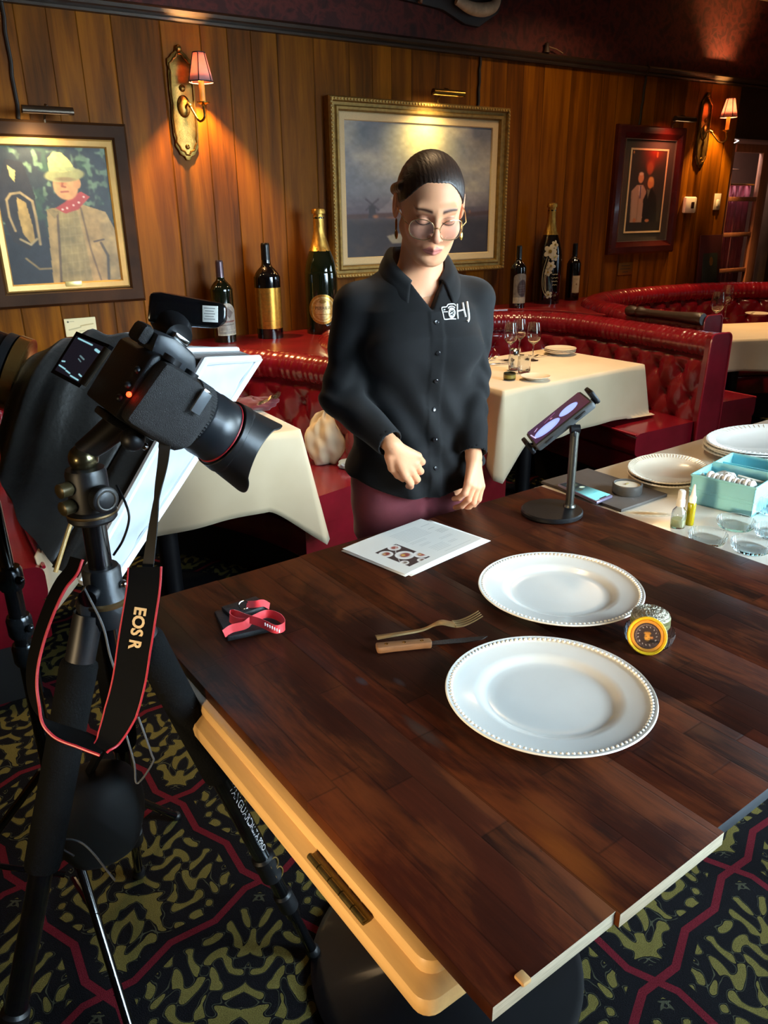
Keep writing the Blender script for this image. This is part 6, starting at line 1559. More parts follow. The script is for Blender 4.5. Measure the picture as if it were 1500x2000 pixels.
for key, ft in feet.items():
    top = Vector((AX, AY, za - 0.02)); d = (ft - top); hd = Vector((d.x, d.y, 0)).normalized(); top = top + hd * 0.028; d = (ft - top); L = d.length; d.normalize()
    P = lambda s: tuple(top + d * s)
    m = MB(); m.box(top, (0.03, 0.03, 0.05), 0.008); m.cyl(P(0.0), P(0.08 * L), 0.021, 0.021)
    leg = m.build('leg', GBLACK, t)
    MB().tube([P(s * L) for s in (0.07, 0.075, 0.08, 0.39, 0.397, 0.40)], [0.020, 0.0255, 0.0268, 0.0262, 0.0255, 0.018], 28).build('foam_sleeve', FOAM, leg)
    MB().cyl(P(0.40 * L), P(0.64 * L), 0.0172, n=28).build('leg_tube', GGLOSS, leg)
    MB().tube([P(s * L) for s in (0.635, 0.64, 0.70, 0.705)], [0.0175, 0.022, 0.022, 0.017], 24).build('lock_collar', GBLACK, leg)
    MB().cyl(P(0.70 * L), P(0.84 * L), 0.0140, n=24).build('lower_tube', GGLOSS, leg)
    MB().tube([P(s * L) for s in (0.76, 0.765, 0.81, 0.815)], [0.0145, 0.019, 0.019, 0.014], 24).build('lock_collar', GBLACK, leg)
    MB().tube([P(s * L) for s in (0.84, 0.975)], [0.0105, 0.0105], 20).build('foot_tube', GGLOSS, leg)
    MB().tube([P(s * L) for s in (0.965, 0.972, 0.995, 1.0)], [0.011, 0.015, 0.014, 0.010], 20).build('rubber_foot', GBLACK, leg)
    if key == 'right':
        q = Vector(P(0.6 * L)); vw = (Vector((0, 0, CAM_H)) - q).normalized(); side = d.cross(vw).normalized(); face = side.cross(d).normalized()
        if face.dot(vw) < 0: face = -face
        for s in (0.655, 0.685):        # gold flip levers
            o_ = Vector(P(s * L)) + face * 0.016 + side * 0.013 * (1 if side.x > 0 else -1); pts = []
            for k in range(20):
                a = 2 * PI * k / 20; pts.append(o_ + d * 0.013 * math.cos(a) + side * 0.0085 * math.sin(a) + face * 0.004 * math.sin(a))
            MB().tube(pts, 0.0016, 6, closed=True).build('lever_outline', GOLDT, leg)
        rs = side if side.x > 0 else -side
        def leg_text(body, s0, size):
            vs, fs = text_geo(body, size, 0.0, 0.0, 'LEFT'); out = []
            for v in vs:
                a = v.y / 0.0175 + 0.55; p_ = Vector(P(s0 * L + v.x)) + (face * math.cos(a) + rs * math.sin(a)) * 0.0176; out.append(p_)
            MB().add(out, fs).build('lettering', WHITEINK, leg)
        leg_text('VANGUARD', 0.425, 0.020); leg_text('ALTA PRO', 0.535, 0.016)
    else:
        for s in (0.665,):
            MB().sphere(Vector(P(s * L)) + Vector((0.012, -0.016, 0.006)), 0.006).build('lock_pin', GOLDT, leg)
# ball head
hx, hy = AX, AY; HT = Matrix.Translation((hx, hy, 0)); zb = 1.085
bh = thing('ball_head', 'black ball head with a large side knob between tripod and camera', 'ball head', (hx, hy, zb))
MB().lathe([(0, zb), (0.030, zb), (0.0335, zb + 0.004), (0.0335, zb + 0.012), (0.030, zb + 0.016), (0.0275, zb + 0.018), (0.0275, zb + 0.070), (0.0255, zb + 0.076), (0.019, zb + 0.078), (0, zb + 0.078)], 40, HT).build('housing', GBLACK, bh)
MB().lathe([(0.0335, zb + 0.010), (0.0345, zb + 0.012), (0.0335, zb + 0.014)], 40, HT).build('scale_ring', M('ring_bronze', '#6a5638', 0.35, 0.7), bh)
kd = Vector((0.28, -0.96, 0)).normalized(); k0 = Vector((hx, hy, zb + 0.040)) + kd * 0.026
MB().tube([k0, k0 + kd * 0.006, k0 + kd * 0.020, k0 + kd * 0.022], [0.010, 0.0185, 0.0185, 0.016], 32).build('main_knob', GBLACK, bh)
MB().tube([k0 + kd * 0.0222 + Vector((-kd.y * 0.013 * math.cos(a), kd.x * 0.013 * math.cos(a), 0.013 * math.sin(a))) for a in np.linspace(0, 2 * PI, 28, endpoint=False)], 0.0014, 6, closed=True).build('knob_ring', M('grey_ring', '#5a5a58', 0.4, 0.4), bh)
kd2 = Vector((-0.9, -0.42, 0)).normalized()
for zz in (0.030, 0.055):
    k1 = Vector((hx, hy, zb + zz)) + kd2 * 0.024; MB().tube([k1, k1 + kd2 * 0.005, k1 + kd2 * 0.020, k1 + kd2 * 0.022], [0.006, 0.010, 0.010, 0.007], 20).build('small_knob', M('knob_bronze', '#4a4028', 0.35, 0.5), bh)
MB().sphere((hx, hy, zb + 0.090), 0.020).build('ball', M('ball_metal', '#6a6248', 0.25, 0.9), bh)

# ---- camera: local axes x = lens direction, y = right-hand side, z = up
pm = at_d(322, 776, 1.06); pf = at_d(480, 876, 1.165); CK = 1.06
Lx = (pf - pm).normalized(); vdir = (pm - Vector((0, 0, CAM_H))).normalized()
Ry = -(vdir - Lx * vdir.dot(Lx)).normalized(); Uz = Lx.cross(Ry) * 1.0
if Uz.z < 0: Uz = -Uz
CMX = Matrix(((Lx.x, Ry.x, Uz.x, pm.x), (Lx.y, Ry.y, Uz.y, pm.y), (Lx.z, Ry.z, Uz.z, pm.z), (0, 0, 0, 1))) @ Matrix.Scale(CK, 4)
cmr = thing('camera', 'black mirrorless camera with a long red-ringed zoom lens, tilted down on the tripod', 'camera', pm)
LM = CMX @ Matrix.Rotation(PI / 2, 4, 'Y') @ Matrix.Diagonal((1.10, 1.10, 0.86, 1))           # lathe axis z -> lens x
mb = MB()
outline = [(-0.062, -0.052), (0.0, -0.055), (0.002, -0.02), (0.004, 0.03), (-0.004, 0.040), (-0.056, 0.042), (-0.064, 0.034)]
def side_prism(m, poly, y0, y1, bev=0.004):        # outline in (x, z), extruded along y
    return m.prism([(a, b_) for a, b_ in poly], -y1, -y0, T=CMX @ Matrix.Rotation(PI / 2, 4, 'X'), bev=bev)
side_prism(mb, outline, -0.070, 0.046).build('body', BODY, cmr)
mb = MB(); side_prism(mb, [(-0.060, -0.050), (0.020, -0.052), (0.034, -0.035), (0.036, 0.010), (0.022, 0.030), (-0.006, 0.040), (-0.056, 0.038)], 0.040, 0.072, 0.010); mb.build('grip', RUBBER, cmr)
mb = MB(); side_prism(mb, [(-0.060, 0.036), (0.002, 0.036), (0.006, 0.050), (-0.006, 0.066), (-0.040, 0.070), (-0.066, 0.062)], -0.028, 0.028, 0.007); mb.build('prism_hump', M('camera_top', '#2a2e33', 0.42, var=0.1), cmr)
MB().box((-0.072, 0, 0.052), (0.016, 0.040, 0.026), 0.007, T=CMX).build('eyepiece', RUBBER, cmr)
mb = MB(); mb.lathe([(0, 0), (0.009, 0), (0.009, 0.006), (0, 0.006)], 20, CMX @ Matrix.Translation((-0.012, 0.052, 0.039))).lathe([(0, 0), (0.012, 0), (0.012, 0.007), (0, 0.007)], 24, CMX @ Matrix.Translation((-0.042, 0.050, 0.039))); mb.build('dials', GBLACK, cmr)
for k, (x, z) in enumerate(((-0.0645, 0.010), (-0.0645, -0.012), (-0.0645, -0.030))):
    MB().sphere(CMX @ Vector((x, 0.035, z)), 0.0055, 12, 8).build('rear_button', GBLACK, cmr)
MB().sphere(CMX @ Vector((-0.0648, 0.052, -0.020)), 0.0036, 12, 8).build('status_light', M('red_led', '#ff2a10', 0.3, emit=9.0, var=0.0), cmr)
for zz in (0.026, 0.018):
    pass
MB().box((0.006, 0.074, 0.030), (0.012, 0.006, 0.012), 0.002, T=CMX).build('strap_lug', CHROME, cmr)
MB().box((0.006, 0.078, 0.018), (0.014, 0.004, 0.030), 0.001, T=CMX).build('strap_slider', M('slider_grey', '#565c62', 0.4), cmr)
# lens: barrel stages, ribbed zoom ring, red line, petal hood
LL = 0.118
MB().lathe([(0, 0), (0.034, 0), (0.036, 0.004), (0.036, 0.016), (0.039, 0.020), (0.039, 0.030)], 64, LM).build('lens_mount', BODY, cmr)
MB().lathe([(0.039, 0.030), (0.0405, 0.031), (0.0405, 0.058), (0.039, 0.059)], 180, LM, fr=lambda a, r, z: r + (0.0007 * math.cos(60 * a) if 0.0305 < z < 0.0585 else 0)).build('zoom_ring', RUBBER, cmr)
MB().lathe([(0.039, 0.059), (0.0405, 0.062), (0.0405, 0.078), (0.0415, 0.080), (0.0415, 0.108), (0.041, 0.1095)], 64, LM).build('lens_barrel', M('lens_barrel', '#1d2126', 0.35, var=0.12), cmr)
MB().lathe([(0.0410, 0.1085), (0.0422, 0.1090), (0.0422, 0.1110), (0.0410, 0.1115)], 64, LM).build('red_ring', REDLINE, cmr)
MB().lathe([(0.041, 0.1115), (0.0412, LL), (0.036, LL), (0.034, LL - 0.012), (0, LL - 0.014)], 64, LM).build('lens_front', GGLOSS, cmr)
def hood(u, v):
    a = 2 * PI * u; edge = 0.058 + 0.030 * max(0, math.cos(2 * (a - 0.12))) ** 0.8 - 0.022 * max(0, -math.cos(2 * (a - 0.12))) ** 0.9
    z = 0.1125 + v * edge; r = 0.0435 + 0.0085 * v + (0.0015 if v < 0.28 else 0)
    return LM @ Vector((r * math.cos(a), r * math.sin(a), z))
o = MB().grid(128, 26, hood, cu=True).build('lens_hood', M('hood_black', '#16181b', 0.42, var=0.1), cmr); o.modifiers.new('thick', 'SOLIDIFY').thickness = 0.002
# quick-release plate reaching down to the ball head
pl = CMX @ Vector((-0.028, -0.01, -0.060))
MB().box((-0.028, -0.01, -0.059), (0.055, 0.05, 0.010), 0.003, T=CMX).build('release_plate', GBLACK, cmr)
MB().tube([pl, (pl * 0.45 + Vector((hx, hy, zb + 0.095)) * 0.55), Vector((hx, hy, zb + 0.098))], [0.020, 0.018, 0.015], 20).build('plate_clamp', M('clamp_black', '#1a1714', 0.4), bh)
kx = CMX @ Vector((-0.02, 0.03, -0.066)); MB().sphere(kx, 0.016).build('clamp_knob', GBLACK, bh)
MB().sphere(CMX @ Vector((-0.004, 0.035, -0.066)), 0.005).build('clamp_pin', CHROME, bh)
# flip-out screen
q = [at_d(150, 656, 1.155), at_d(204, 678, 1.125), at_d(108, 723, 1.155), at_d(155, 748, 1.125)]
sn = (q[1] - q[0]).cross(q[2] - q[0]).normalized()
if sn.dot(q[0] - Vector((0, 0, CAM_H))) > 0: sn = -sn
cen = sum(q, Vector()) / 4; big = [cen + (p - cen) * 1.20 for p in q]
vs = [p for p in big] + [p - sn * 0.009 for p in big]
MB().add(vs, [(0, 1, 3, 2), (4, 6, 7, 5), (0, 4, 5, 1), (1, 5, 7, 3), (3, 7, 6, 2), (2, 6, 4, 0)]).build('screen_panel', GGLOSS, cmr, smooth=0)
p = Paint(60, 90, '#17151c'); C2 = '#8fc6d2'
p.line([(0.12, 0.05), (0.62, 0.07)], 0.03, C2); p.line([(0.82, 0.14), (0.94, 0.16)], 0.05, C2); p.line([(0.50, 0.42), (0.66, 0.46)], 0.03, '#5a7478'); p.line([(0.50, 0.50), (0.62, 0.54)], 0.02, '#5a7478')
for a_, b_ in (((0.06, 0.72), (0.14, 0.70)), ((0.05, 0.84), (0.30, 0.86)), ((0.36, 0.88), (0.52, 0.90)), ((0.60, 0.94), (0.90, 0.95)), ((0.82, 0.82), (0.92, 0.84))): p.line([a_, b_], 0.028, C2)
p.mesh('screen', M_attr('camera_screen', 0.15, emit=0.8), quad(q[0] + sn * 0.0006, q[1] + sn * 0.0006, q[2] + sn * 0.0006, q[3] + sn * 0.0006), cmr)
h0 = (q[1] + q[3]) / 2; MB().tube([q[1] + (q[1] - q[0]) * 0.12, q[3] + (q[3] - q[2]) * 0.12], 0.006, 10).build('screen_hinge', M('hinge_olive', '#3a3226', 0.4), cmr)
# ---- flash unit on the shoe
sh0 = CMX @ Vector((-0.028, 0, 0.071)); f0 = at_d(322, 655, 1.085); f1 = at_d(300, 612, 1.07)
fl = thing('flash_unit', 'black flash unit on top of the camera, its head pointing right', 'flash', sh0)
MB().box((-0.028, 0, 0.0735), (0.022, 0.022, 0.007), 0.001, T=CMX).build('hot_shoe_foot', CHROME, fl)
ha = at_d(291, 604, 1.075); hb = at_d(443, 612, 1.095); hdir = (hb - ha).normalized()
hview = (ha - Vector((0, 0, CAM_H))).normalized(); hs = -(hview - hdir * hview.dot(hdir)).normalized(); hu = hs.cross(hdir)
if hu.z < 0: hu = -hu
FM = Matrix(((hdir.x, hs.x, hu.x, ha.x), (hdir.y, hs.y, hu.y, ha.y), (hdir.z, hs.z, hu.z, ha.z), (0, 0, 0, 1)))
HL = (hb - ha).length
side_pts = [(0.0, -0.017), (0.03, -0.021), (HL - 0.012, -0.021), (HL, -0.012), (HL, 0.010), (HL - 0.008, 0.014), (0.02, 0.024), (0.004, 0.022)]
m = MB(); m.prism([(a, b_) for a, b_ in side_pts], -0.030, 0.030, T=FM @ Matrix.Rotation(PI / 2, 4, 'X'), bev=0.005); m.build('flash_head', GGLOSS, fl)
MB().tube([sh0 + Uz * 0.004, sh0 * 0.5 + (FM @ Vector((0.030, 0, -0.014))) * 0.5, FM @ Vector((0.026, 0, -0.010))], [0.018, 0.024, 0.026], 20).build('flash_body', GBLACK, fl)
m = MB(); m.box((HL - 0.022, 0.0305, -0.002), (0.021, 0.0012, 0.022), 0.0003, T=FM); st = m.build('spec_sticker', M('white_sticker', '#d8d8d2', 0.5, var=0.03), fl)
m = MB()
for k in range(5): m.box((HL - 0.023, 0.0313, 0.0055 - 0.0036 * k), (0.012 if k % 2 else 0.015, 0.0004, 0.0011), T=FM)
m.build('sticker_lines', M('grey_print', '#7a7a78', 0.6), st)['kind'] = 'stuff'
# ---- strap: thin webbing from the lug, then the padded loop with red edges
sd = lambda px, py, d: tuple(at_d(px, py, d))
sp = thing('camera_strap', 'black camera strap with red edges and gold letters, looping below the camera', 'strap', at_d(340, 735, 1.05))
ribbon([sd(337, 735, 1.015), sd(334, 790, 1.010), sd(324, 850, 1.010), sd(318, 905, 1.012), sd(308, 960, 1.014), sd(299, 1030, 1.016), sd(290, 1100, 1.015), sd(287, 1118, 1.013)], lambda u: 0.016, (1, 0, 0), 'webbing', M('webbing_black', '#141416', 0.8), sp, 90, 0.0015, lambda u: (0.85, -0.53, 0.05) if u < 0.35 or u > 0.92 else (0.85 * abs(math.cos(2.6 * u)) + 0.1, -0.5, 0.25))
camr = np.array([0.85, -0.527, 0.0])
PADM = M('strap_pad', '#060606', 0.8, var=0.15, spec=0.08)
main = [(283, 1108), (280, 1150), (270, 1215), (262, 1265), (252, 1330), (236, 1390), (214, 1440), (196, 1462)]
mp = [sd(x, y, 1.005 - 0.010 * math.sin(k)) for k, (x, y) in enumerate(main)]
wmain = lambda u: 0.042 if u < 0.72 else 0.042 - 0.02 * (u - 0.72) / 0.28
ribbon(mp, wmain, camr, 'pad', PADM, sp, 80, 0.003)
back = [(205, 1462), (160, 1445), (110, 1425), (78, 1395), (64, 1350), (64, 1300), (78, 1240), (100, 1180), (120, 1140), (140, 1115), (150, 1090)]
bp = [sd(x, y, 1.00 + 0.012 * k / 3) for k, (x, y) in enumerate(back)]
ribbon(bp, 0.024, (-0.2, 0.85, 0.25), 'pad', PADM, sp, 90, 0.003)
def edge_line(pts, off, r=0.0016, n=90):
    P = smooth_path(pts, n); return P
P = smooth_path(mp, 80); m1 = []; m2 = []
for i, p_ in enumerate(P):
    w = wmain(i / 79) / 2; tg = np.array(P[min(i + 1, 79)]) - np.array(P[max(i - 1, 0)]); tg /= np.linalg.norm(tg); u = camr - tg * camr.dot(tg); u /= np.linalg.norm(u)
    m1.append(p_ + u * w); m2.append(p_ - u * w)
MB().tube(m1, 0.0018, 8).build('red_edge', REDLINE, sp); MB().tube(m2, 0.0018, 8).build('red_edge', REDLINE, sp)
uv = np.array([-0.2, 0.85, 0.25]); P = smooth_path(bp, 90); m3 = []
for i, p_ in enumerate(P):
    tg = np.array(P[min(i + 1, 89)]) - np.array(P[max(i - 1, 0)]); tg /= np.linalg.norm(tg); u = uv - tg * uv.dot(tg); u /= np.linalg.norm(u); m3.append(p_ - u * 0.012)
MB().tube(m3, 0.0020, 8).build('red_edge', REDLINE, sp)
# lettering runs down the pad
vs, fs = text_geo('EOS R', 0.0215, 0.0, 0.0007, 'LEFT'); out = []
PP, plen = resample(smooth_path(mp, 200), 200)
for v in vs:
    k = min(198, max(1, int((0.052 + v.x) / plen * 199))); tg = PP[k + 1] - PP[k - 1]; tg /= np.linalg.norm(tg)
    u = camr - tg * camr.dot(tg); u /= np.linalg.norm(u); nn = np.cross(tg, u); c_ = PP[k] + tg * ((0.052 + v.x) - plen * k / 199)
    if nn.dot(np.array((0, 0, CAM_H)) - c_) < 0: nn = -nn
    out.append(Vector(c_ + u * v.y + nn * 0.0022))
MB().add(out, fs).build('lettering', M('strap_gold_ink', '#c8a878', 0.5), sp)
# release cable from the head
MB().tube(smooth_path([sd(228, 948, 1.08), sd(246, 985, 1.07), sd(252, 1015, 1.07), sd(240, 1055, 1.08), sd(222, 1082, 1.09)], 40), 0.0018, 8)
cb = MB().tube(smooth_path([sd(228, 948, 1.085), sd(246, 985, 1.07), sd(252, 1015, 1.07), sd(240, 1055, 1.085), sd(222, 1084, 1.10)], 40), 0.0018, 8).build('release_cable', GBLACK)
tag(cb, 'thin black cable looping beside the tripod column, in front of the white softbox face', 'cable')
# thin grey cords dangling at the tripod
GREYC = M('grey_cord', '#4a4c50', 0.6)
for pts, lab in (([(165, 1150), (200, 1220), (215, 1280), (232, 1330)], 'thin grey cord hanging between the tripod legs, behind the strap'), ([(245, 1430), (262, 1490), (268, 1530), (298, 1490), (295, 1470), (270, 1400)], 'thin grey cord looped around the back tripod leg'), ([(225, 1720), (165, 1650), (118, 1640), (118, 1655), (145, 1672)], 'thin grey cord curling over the black sandbag near the floor')):
    tag(MB().tube(smooth_path([sd(x, y, 1.06 if y < 1400 else 1.17) for x, y in pts], 40), 0.0016, 6).build('dangling_cord', GREYC), lab, 'cord', 'grey cords around the tripod')

# ================================================================== SOFTBOX, STROBE, LIGHT STAND
sb = thing('softbox', 'black softbox with a white front, behind the camera and tripod', 'softbox', at_d(120, 900, 1.5))
A1, A2 = at_d(461, 685, 1.72), at_d(168, 1116, 1.40)      # edge nearer the table
D1, D2 = at_d(345, 690, 1.42), at_d(104, 1104, 1.24)      # edge nearer the camera
rimq = [A1, A2, D2, D1]
axis_c = at_d(52, 738, 1.42)
def rim_pt(s):            # rounded walk round the rim
    s = (s % 1.0) * 4; i = int(s); f = s - i; a, b_ = rimq[i], rimq[(i + 1) % 4]; return a * (1 - f) + b_ * f
rc = sum(rimq, Vector()) / 4; fn_ = (A2 - A1).cross(D1 - A1).normalized()
if fn_.dot(rc - axis_c) < 0: fn_ = -fn_
ring_n = (rc - axis_c).normalized(); ru = ring_n.orthogonal().normalized(); rv = ring_n.cross(ru)
def ang_of(p): w = p - rc; return math.atan2(w.dot(rv), w.dot(ru))
def shell(u, v):
    p = rim_pt(u); a = ang_of(p); base = axis_c + (ru * math.cos(a) + rv * math.sin(a)) * 0.055
    q = base * (1 - v) + p * v; bul = math.sin(PI * v) * 0.030 + 0.006 * math.sin(v * 24 + u * 30) * math.sin(PI * v)
    return q + (p - rc).normalized() * bul - fn_ * 0.03 * math.sin(PI * v)
SHELL = M('softbox_fabric', '#100e0b', 0.55, var=0.3, bump=0.4, bscale=60, sheen=0.2)
o = MB().grid(160, 28, shell, cu=True).build('shell', SHELL, sb, smooth=70); o.modifiers.new('thick', 'SOLIDIFY').thickness = 0.003
LIPM = M('white_piping', '#d8dce0', 0.6, var=0.03)
lip = [rim_pt(k / 160) for k in range(160)]
def lipg(u, v): p = rim_pt(u); return p + fn_ * 0.055 * v + (p - rc).normalized() * 0.004
o = MB().grid(160, 4, lipg, cu=True).build('lip', SHELL, sb, smooth=30); o.modifiers.new('thick', 'SOLIDIFY').thickness = 0.003
MB().tube([rim_pt(0.75 + 0.25 * k / 30) + (rim_pt(0.75 + 0.25 * k / 30) - rc).normalized() * 0.004 for k in range(31)], 0.007, 8).build('rear_piping', LIPM, sb)
MB().tube([p + fn_ * 0.055 + (p - rc).normalized() * 0.005 for p in lip], 0.008, 8, closed=True).build('front_piping', LIPM, sb)
def face_(u, v):
    p = (rimq[0] * (1 - u) + rimq[1] * u) * (1 - v) + (rimq[3] * (1 - u) + rimq[2] * u) * v
    return p + fn_ * (0.050 + 0.003 * math.sin(u * 40 + v * 9) * math.sin(v * 12 + u * 5) + 0.010 * math.sin(PI * u) * math.sin(PI * v))
MB().grid(70, 30, face_).build('diffuser', M('diffuser_cloth', '#bcc4d0', 0.75, var=0.04, bump=0.4, bscale=18), sb, smooth=180)
MB().tube([at_d(152, 982, 1.24), at_d(132, 1040, 1.23), at_d(108, 1118, 1.22)], 0.0035, 8).build('rod', M('tan_rod', '#a8864a', 0.5), sb)
# strobe head behind it
sdir = (axis_c - rc).normalized(); sdir = (sdir + Vector((-0.55, 0.0, 0.02))).normalized()
stb = thing('strobe_head', 'black studio strobe with a brass ring, cut by the left edge of the photo', 'strobe', axis_c)
S = lambda d_: tuple(axis_c + sdir * d_)
MB().tube([S(0.035), S(0.04), S(0.20), S(0.34)], [0.062, 0.066, 0.066, 0.055], 40).build('housing', GGLOSS, stb)
MB().tube([S(0.004), S(0.006), S(0.026), S(0.030)], [0.066, 0.072, 0.072, 0.066], 40).build('speed_ring', M('brass_ring', '#c89a58', 0.25, 0.95), stb)
MB().box(Vector(S(0.02)) + Vector((0.0, -0.05, -0.055)), (0.03, 0.02, 0.024), 0.003).build('ring_latch', M('latch_tan', '#b89a78', 0.35, 0.6), stb)
MB().tube([S(0.030), S(0.045)], [0.070, 0.070], 40).build('collar', GBLACK, stb)
ls = thing('light_stand', 'slim black light stand at the left edge, behind the tripod', 'light stand', at_d(22, 1150, 1.42))
lp0 = at_d(18, 1120, 1.42); lx_, ly_2 = lp0.x, lp0.y; strob = Vector(S(0.13))
MB().cyl((lx_, ly_2, 0.30), (lx_, ly_2, 0.86), 0.0155).build('lower_pole', GGLOSS, ls)
MB().tube([(lx_, ly_2, 0.84), (lx_ + (strob.x - lx_) * 0.1, ly_2 + (strob.y - ly_2) * 0.1, 1.0), (strob.x, strob.y, strob.z - 0.05)], 0.012, 16).build('upper_pole', GGLOSS, ls)
for zz in (0.86, 0.76, 0.70): MB().lathe([(0, -0.022), (0.020, -0.022), (0.023, -0.015), (0.023, 0.015), (0.020, 0.022), (0, 0.022)], 24, Matrix.Translation((lx_, ly_2, zz))).sphere((lx_ + 0.014, ly_2 - 0.022, zz), 0.008).build('clamp_collar', M('stand_black_shiny', '#1c1f22', 0.2, 0.5), ls)
for k in range(3):
    a = 0.6 + 2 * PI * k / 3; f_ = Vector((lx_ + 0.34 * math.cos(a), ly_2 + 0.34 * math.sin(a), 0.012))
    lg = MB().tube([(lx_ + 0.016 * math.cos(a), ly_2 + 0.016 * math.sin(a), 0.42), f_], 0.009, 12).build('leg', GGLOSS, ls)
    MB().tube([(lx_ + 0.014 * math.cos(a), ly_2 + 0.014 * math.sin(a), 0.14), (lx_ + 0.20 * math.cos(a), ly_2 + 0.20 * math.sin(a), 0.20)], 0.006, 8).build('brace', GGLOSS, lg)
    MB().sphere(f_, (0.013, 0.013, 0.012)).build('rubber_foot', GBLACK, lg)
# black sandbag hung low between the legs
sc0 = at_d(190, 1590, 1.40)
bag = thing('sandbag', 'black weight bag hanging between the tripod legs', 'bag', (sc0.x, sc0.y, sc0.z - 0.12))
MB().grid(40, 24, lambda u, v: (sc0.x + 0.085 * math.cos(2 * PI * u) * math.cos(PI * (v - .5)) ** 0.6 * (1 + 0.06 * math.sin(5 * 2 * PI * u)), sc0.y + 0.06 * math.sin(2 * PI * u) * math.cos(PI * (v - .5)) ** 0.6, sc0.z + 0.10 * math.sin(PI * (v - .5))), cu=True).build('bag_body', M('bag_nylon', '#0b0b0c', 0.6), bag, smooth=180)
MB().tube([(sc0.x, sc0.y, sc0.z + 0.095), (AX, AY, za - 0.20)], 0.008, 8).build('hook_strap', GBLACK, bag)

# ================================================================== THE WOMAN
# ---- signed-distance helpers and a surface-nets mesher
def s_cap(P, a, b, ra, rb=None):
    a = np.array(a, float); b = np.array(b, float); rb = ra if rb is None else rb
    d = b - a; q = P - a; t = np.clip(q @ d / (d @ d + 1e-12), 0, 1)
    return np.linalg.norm(q - t[:, None] * d, axis=1) - (ra + (rb - ra) * t)
def s_ell(P, c, r):
    r = np.array(r, float); q = (P - np.array(c)) / r; k = np.linalg.norm(q, axis=1); g = np.linalg.norm(q / r, axis=1) + 1e-9
    return np.where(k < 1e-6, -r.min(), k * (k - 1) / g)
def smin(a, b, k):
    h = np.clip(0.5 + 0.5 * (b - a) / k, 0, 1); return b * (1 - h) + a * h - k * h * (1 - h)
def smax(a, b, k): return -smin(-a, -b, k)
def surface_nets(f, lo, hi, h):
    lo = np.array(lo, float); n = np.ceil((np.array(hi) - lo) / h).astype(int) + 1
    B = 8; nb = (n + B - 1) // B
    cx = [lo[i] + (np.arange(nb[i]) + 0.5) * B * h for i in range(3)]
    C = np.stack(np.meshgrid(*cx, indexing='ij'), -1).reshape(-1, 3)
    fc = np.concatenate([f(C[i:i + 60000]) for i in range(0, len(C), 60000)])
    act = np.abs(fc) < B * h * 1.35
    N = nb * B; V = np.repeat(np.repeat(np.repeat(fc.reshape(nb), B, 0), B, 1), B, 2).astype(np.float32)
    idx = np.argwhere(act.reshape(nb)) * B
    off = np.stack(np.meshgrid(*[np.arange(B)] * 3, indexing='ij'), -1).reshape(-1, 3)
    G = (idx[:, None, :] + off[None]).reshape(-1, 3)
    val = np.concatenate([f(lo + G[i:i + 80000] * h) for i in range(0, len(G), 80000)]) if len(G) else np.zeros(0)
    V[G[:, 0], G[:, 1], G[:, 2]] = val
    ins = V < 0
    c8 = [(i, j, k) for i in (0, 1) for j in (0, 1) for k in (0, 1)]
    sh = tuple(N - 1); cnt = np.zeros(sh, np.int8)
    sl = lambda o: tuple(slice(o[i], o[i] + N[i] - 1) for i in range(3))
    for c in c8: cnt += ins[sl(c)]
    cells = np.argwhere((cnt > 0) & (cnt < 8)); vid = -np.ones(sh, np.int64); vid[cells[:, 0], cells[:, 1], cells[:, 2]] = np.arange(len(cells))
    vals = np.stack([V[cells[:, 0] + c[0], cells[:, 1] + c[1], cells[:, 2] + c[2]] for c in c8], 1)
    acc = np.zeros((len(cells), 3)); m = np.zeros(len(cells)); ca = np.array(c8, float)
    for a in range(8):
        for b in range(a + 1, 8):
            if np.abs(ca[a] - ca[b]).sum() != 1: continue
            x = (vals[:, a] < 0) != (vals[:, b] < 0); t = vals[:, a] / (vals[:, a] - vals[:, b] + 1e-12)
            p = ca[a] + (ca[b] - ca[a]) * t[:, None]; acc[x] += p[x]; m[x] += 1
    verts = lo + (cells + acc / m[:, None]) * h
    F = []
    for ax in range(3):
        u, v = [(1, 2), (2, 0), (0, 1)][ax]; e = np.zeros(3, int); e[ax] = 1
        s0 = tuple(slice(0, N[i] - (1 if i == ax else 0)) for i in range(3)); s1 = tuple(slice(e[i], N[i]) for i in range(3))
        E = np.argwhere(ins[s0] != ins[s1]); E = E[(E[:, u] > 0) & (E[:, v] > 0) & (E[:, u] < N[u] - 1) & (E[:, v] < N[v] - 1) & (E[:, ax] < N[ax] - 1)]
        if not len(E): continue
        du = np.zeros(3, int); du[u] = 1; dv = np.zeros(3, int); dv[v] = 1
        g = lambda o: vid[tuple((E - o).T)]
        q = np.stack([g(du + dv), g(dv), g(0 * du), g(du)], 1); fl = ins[tuple(E.T)]
        q[~fl] = q[~fl][:, ::-1]; F.append(q[(q >= 0).all(1)])
    return verts, np.concatenate(F)
def net_obj(name, f, lo, hi, h, mat, parent=None, relax=1, colfn=None):
    v, q = surface_nets(f, lo, hi, h)
    for _ in range(relax):          # light Laplacian smoothing
        acc = np.zeros_like(v); c = np.zeros(len(v))
        for a, b in ((0, 1), (1, 2), (2, 3), (3, 0)):
            np.add.at(acc, q[:, a], v[q[:, b]]); np.add.at(acc, q[:, b], v[q[:, a]]); np.add.at(c, q[:, a], 1); np.add.at(c, q[:, b], 1)
        v = v * 0.5 + 0.5 * acc / np.maximum(c, 1)[:, None]
    return v, q
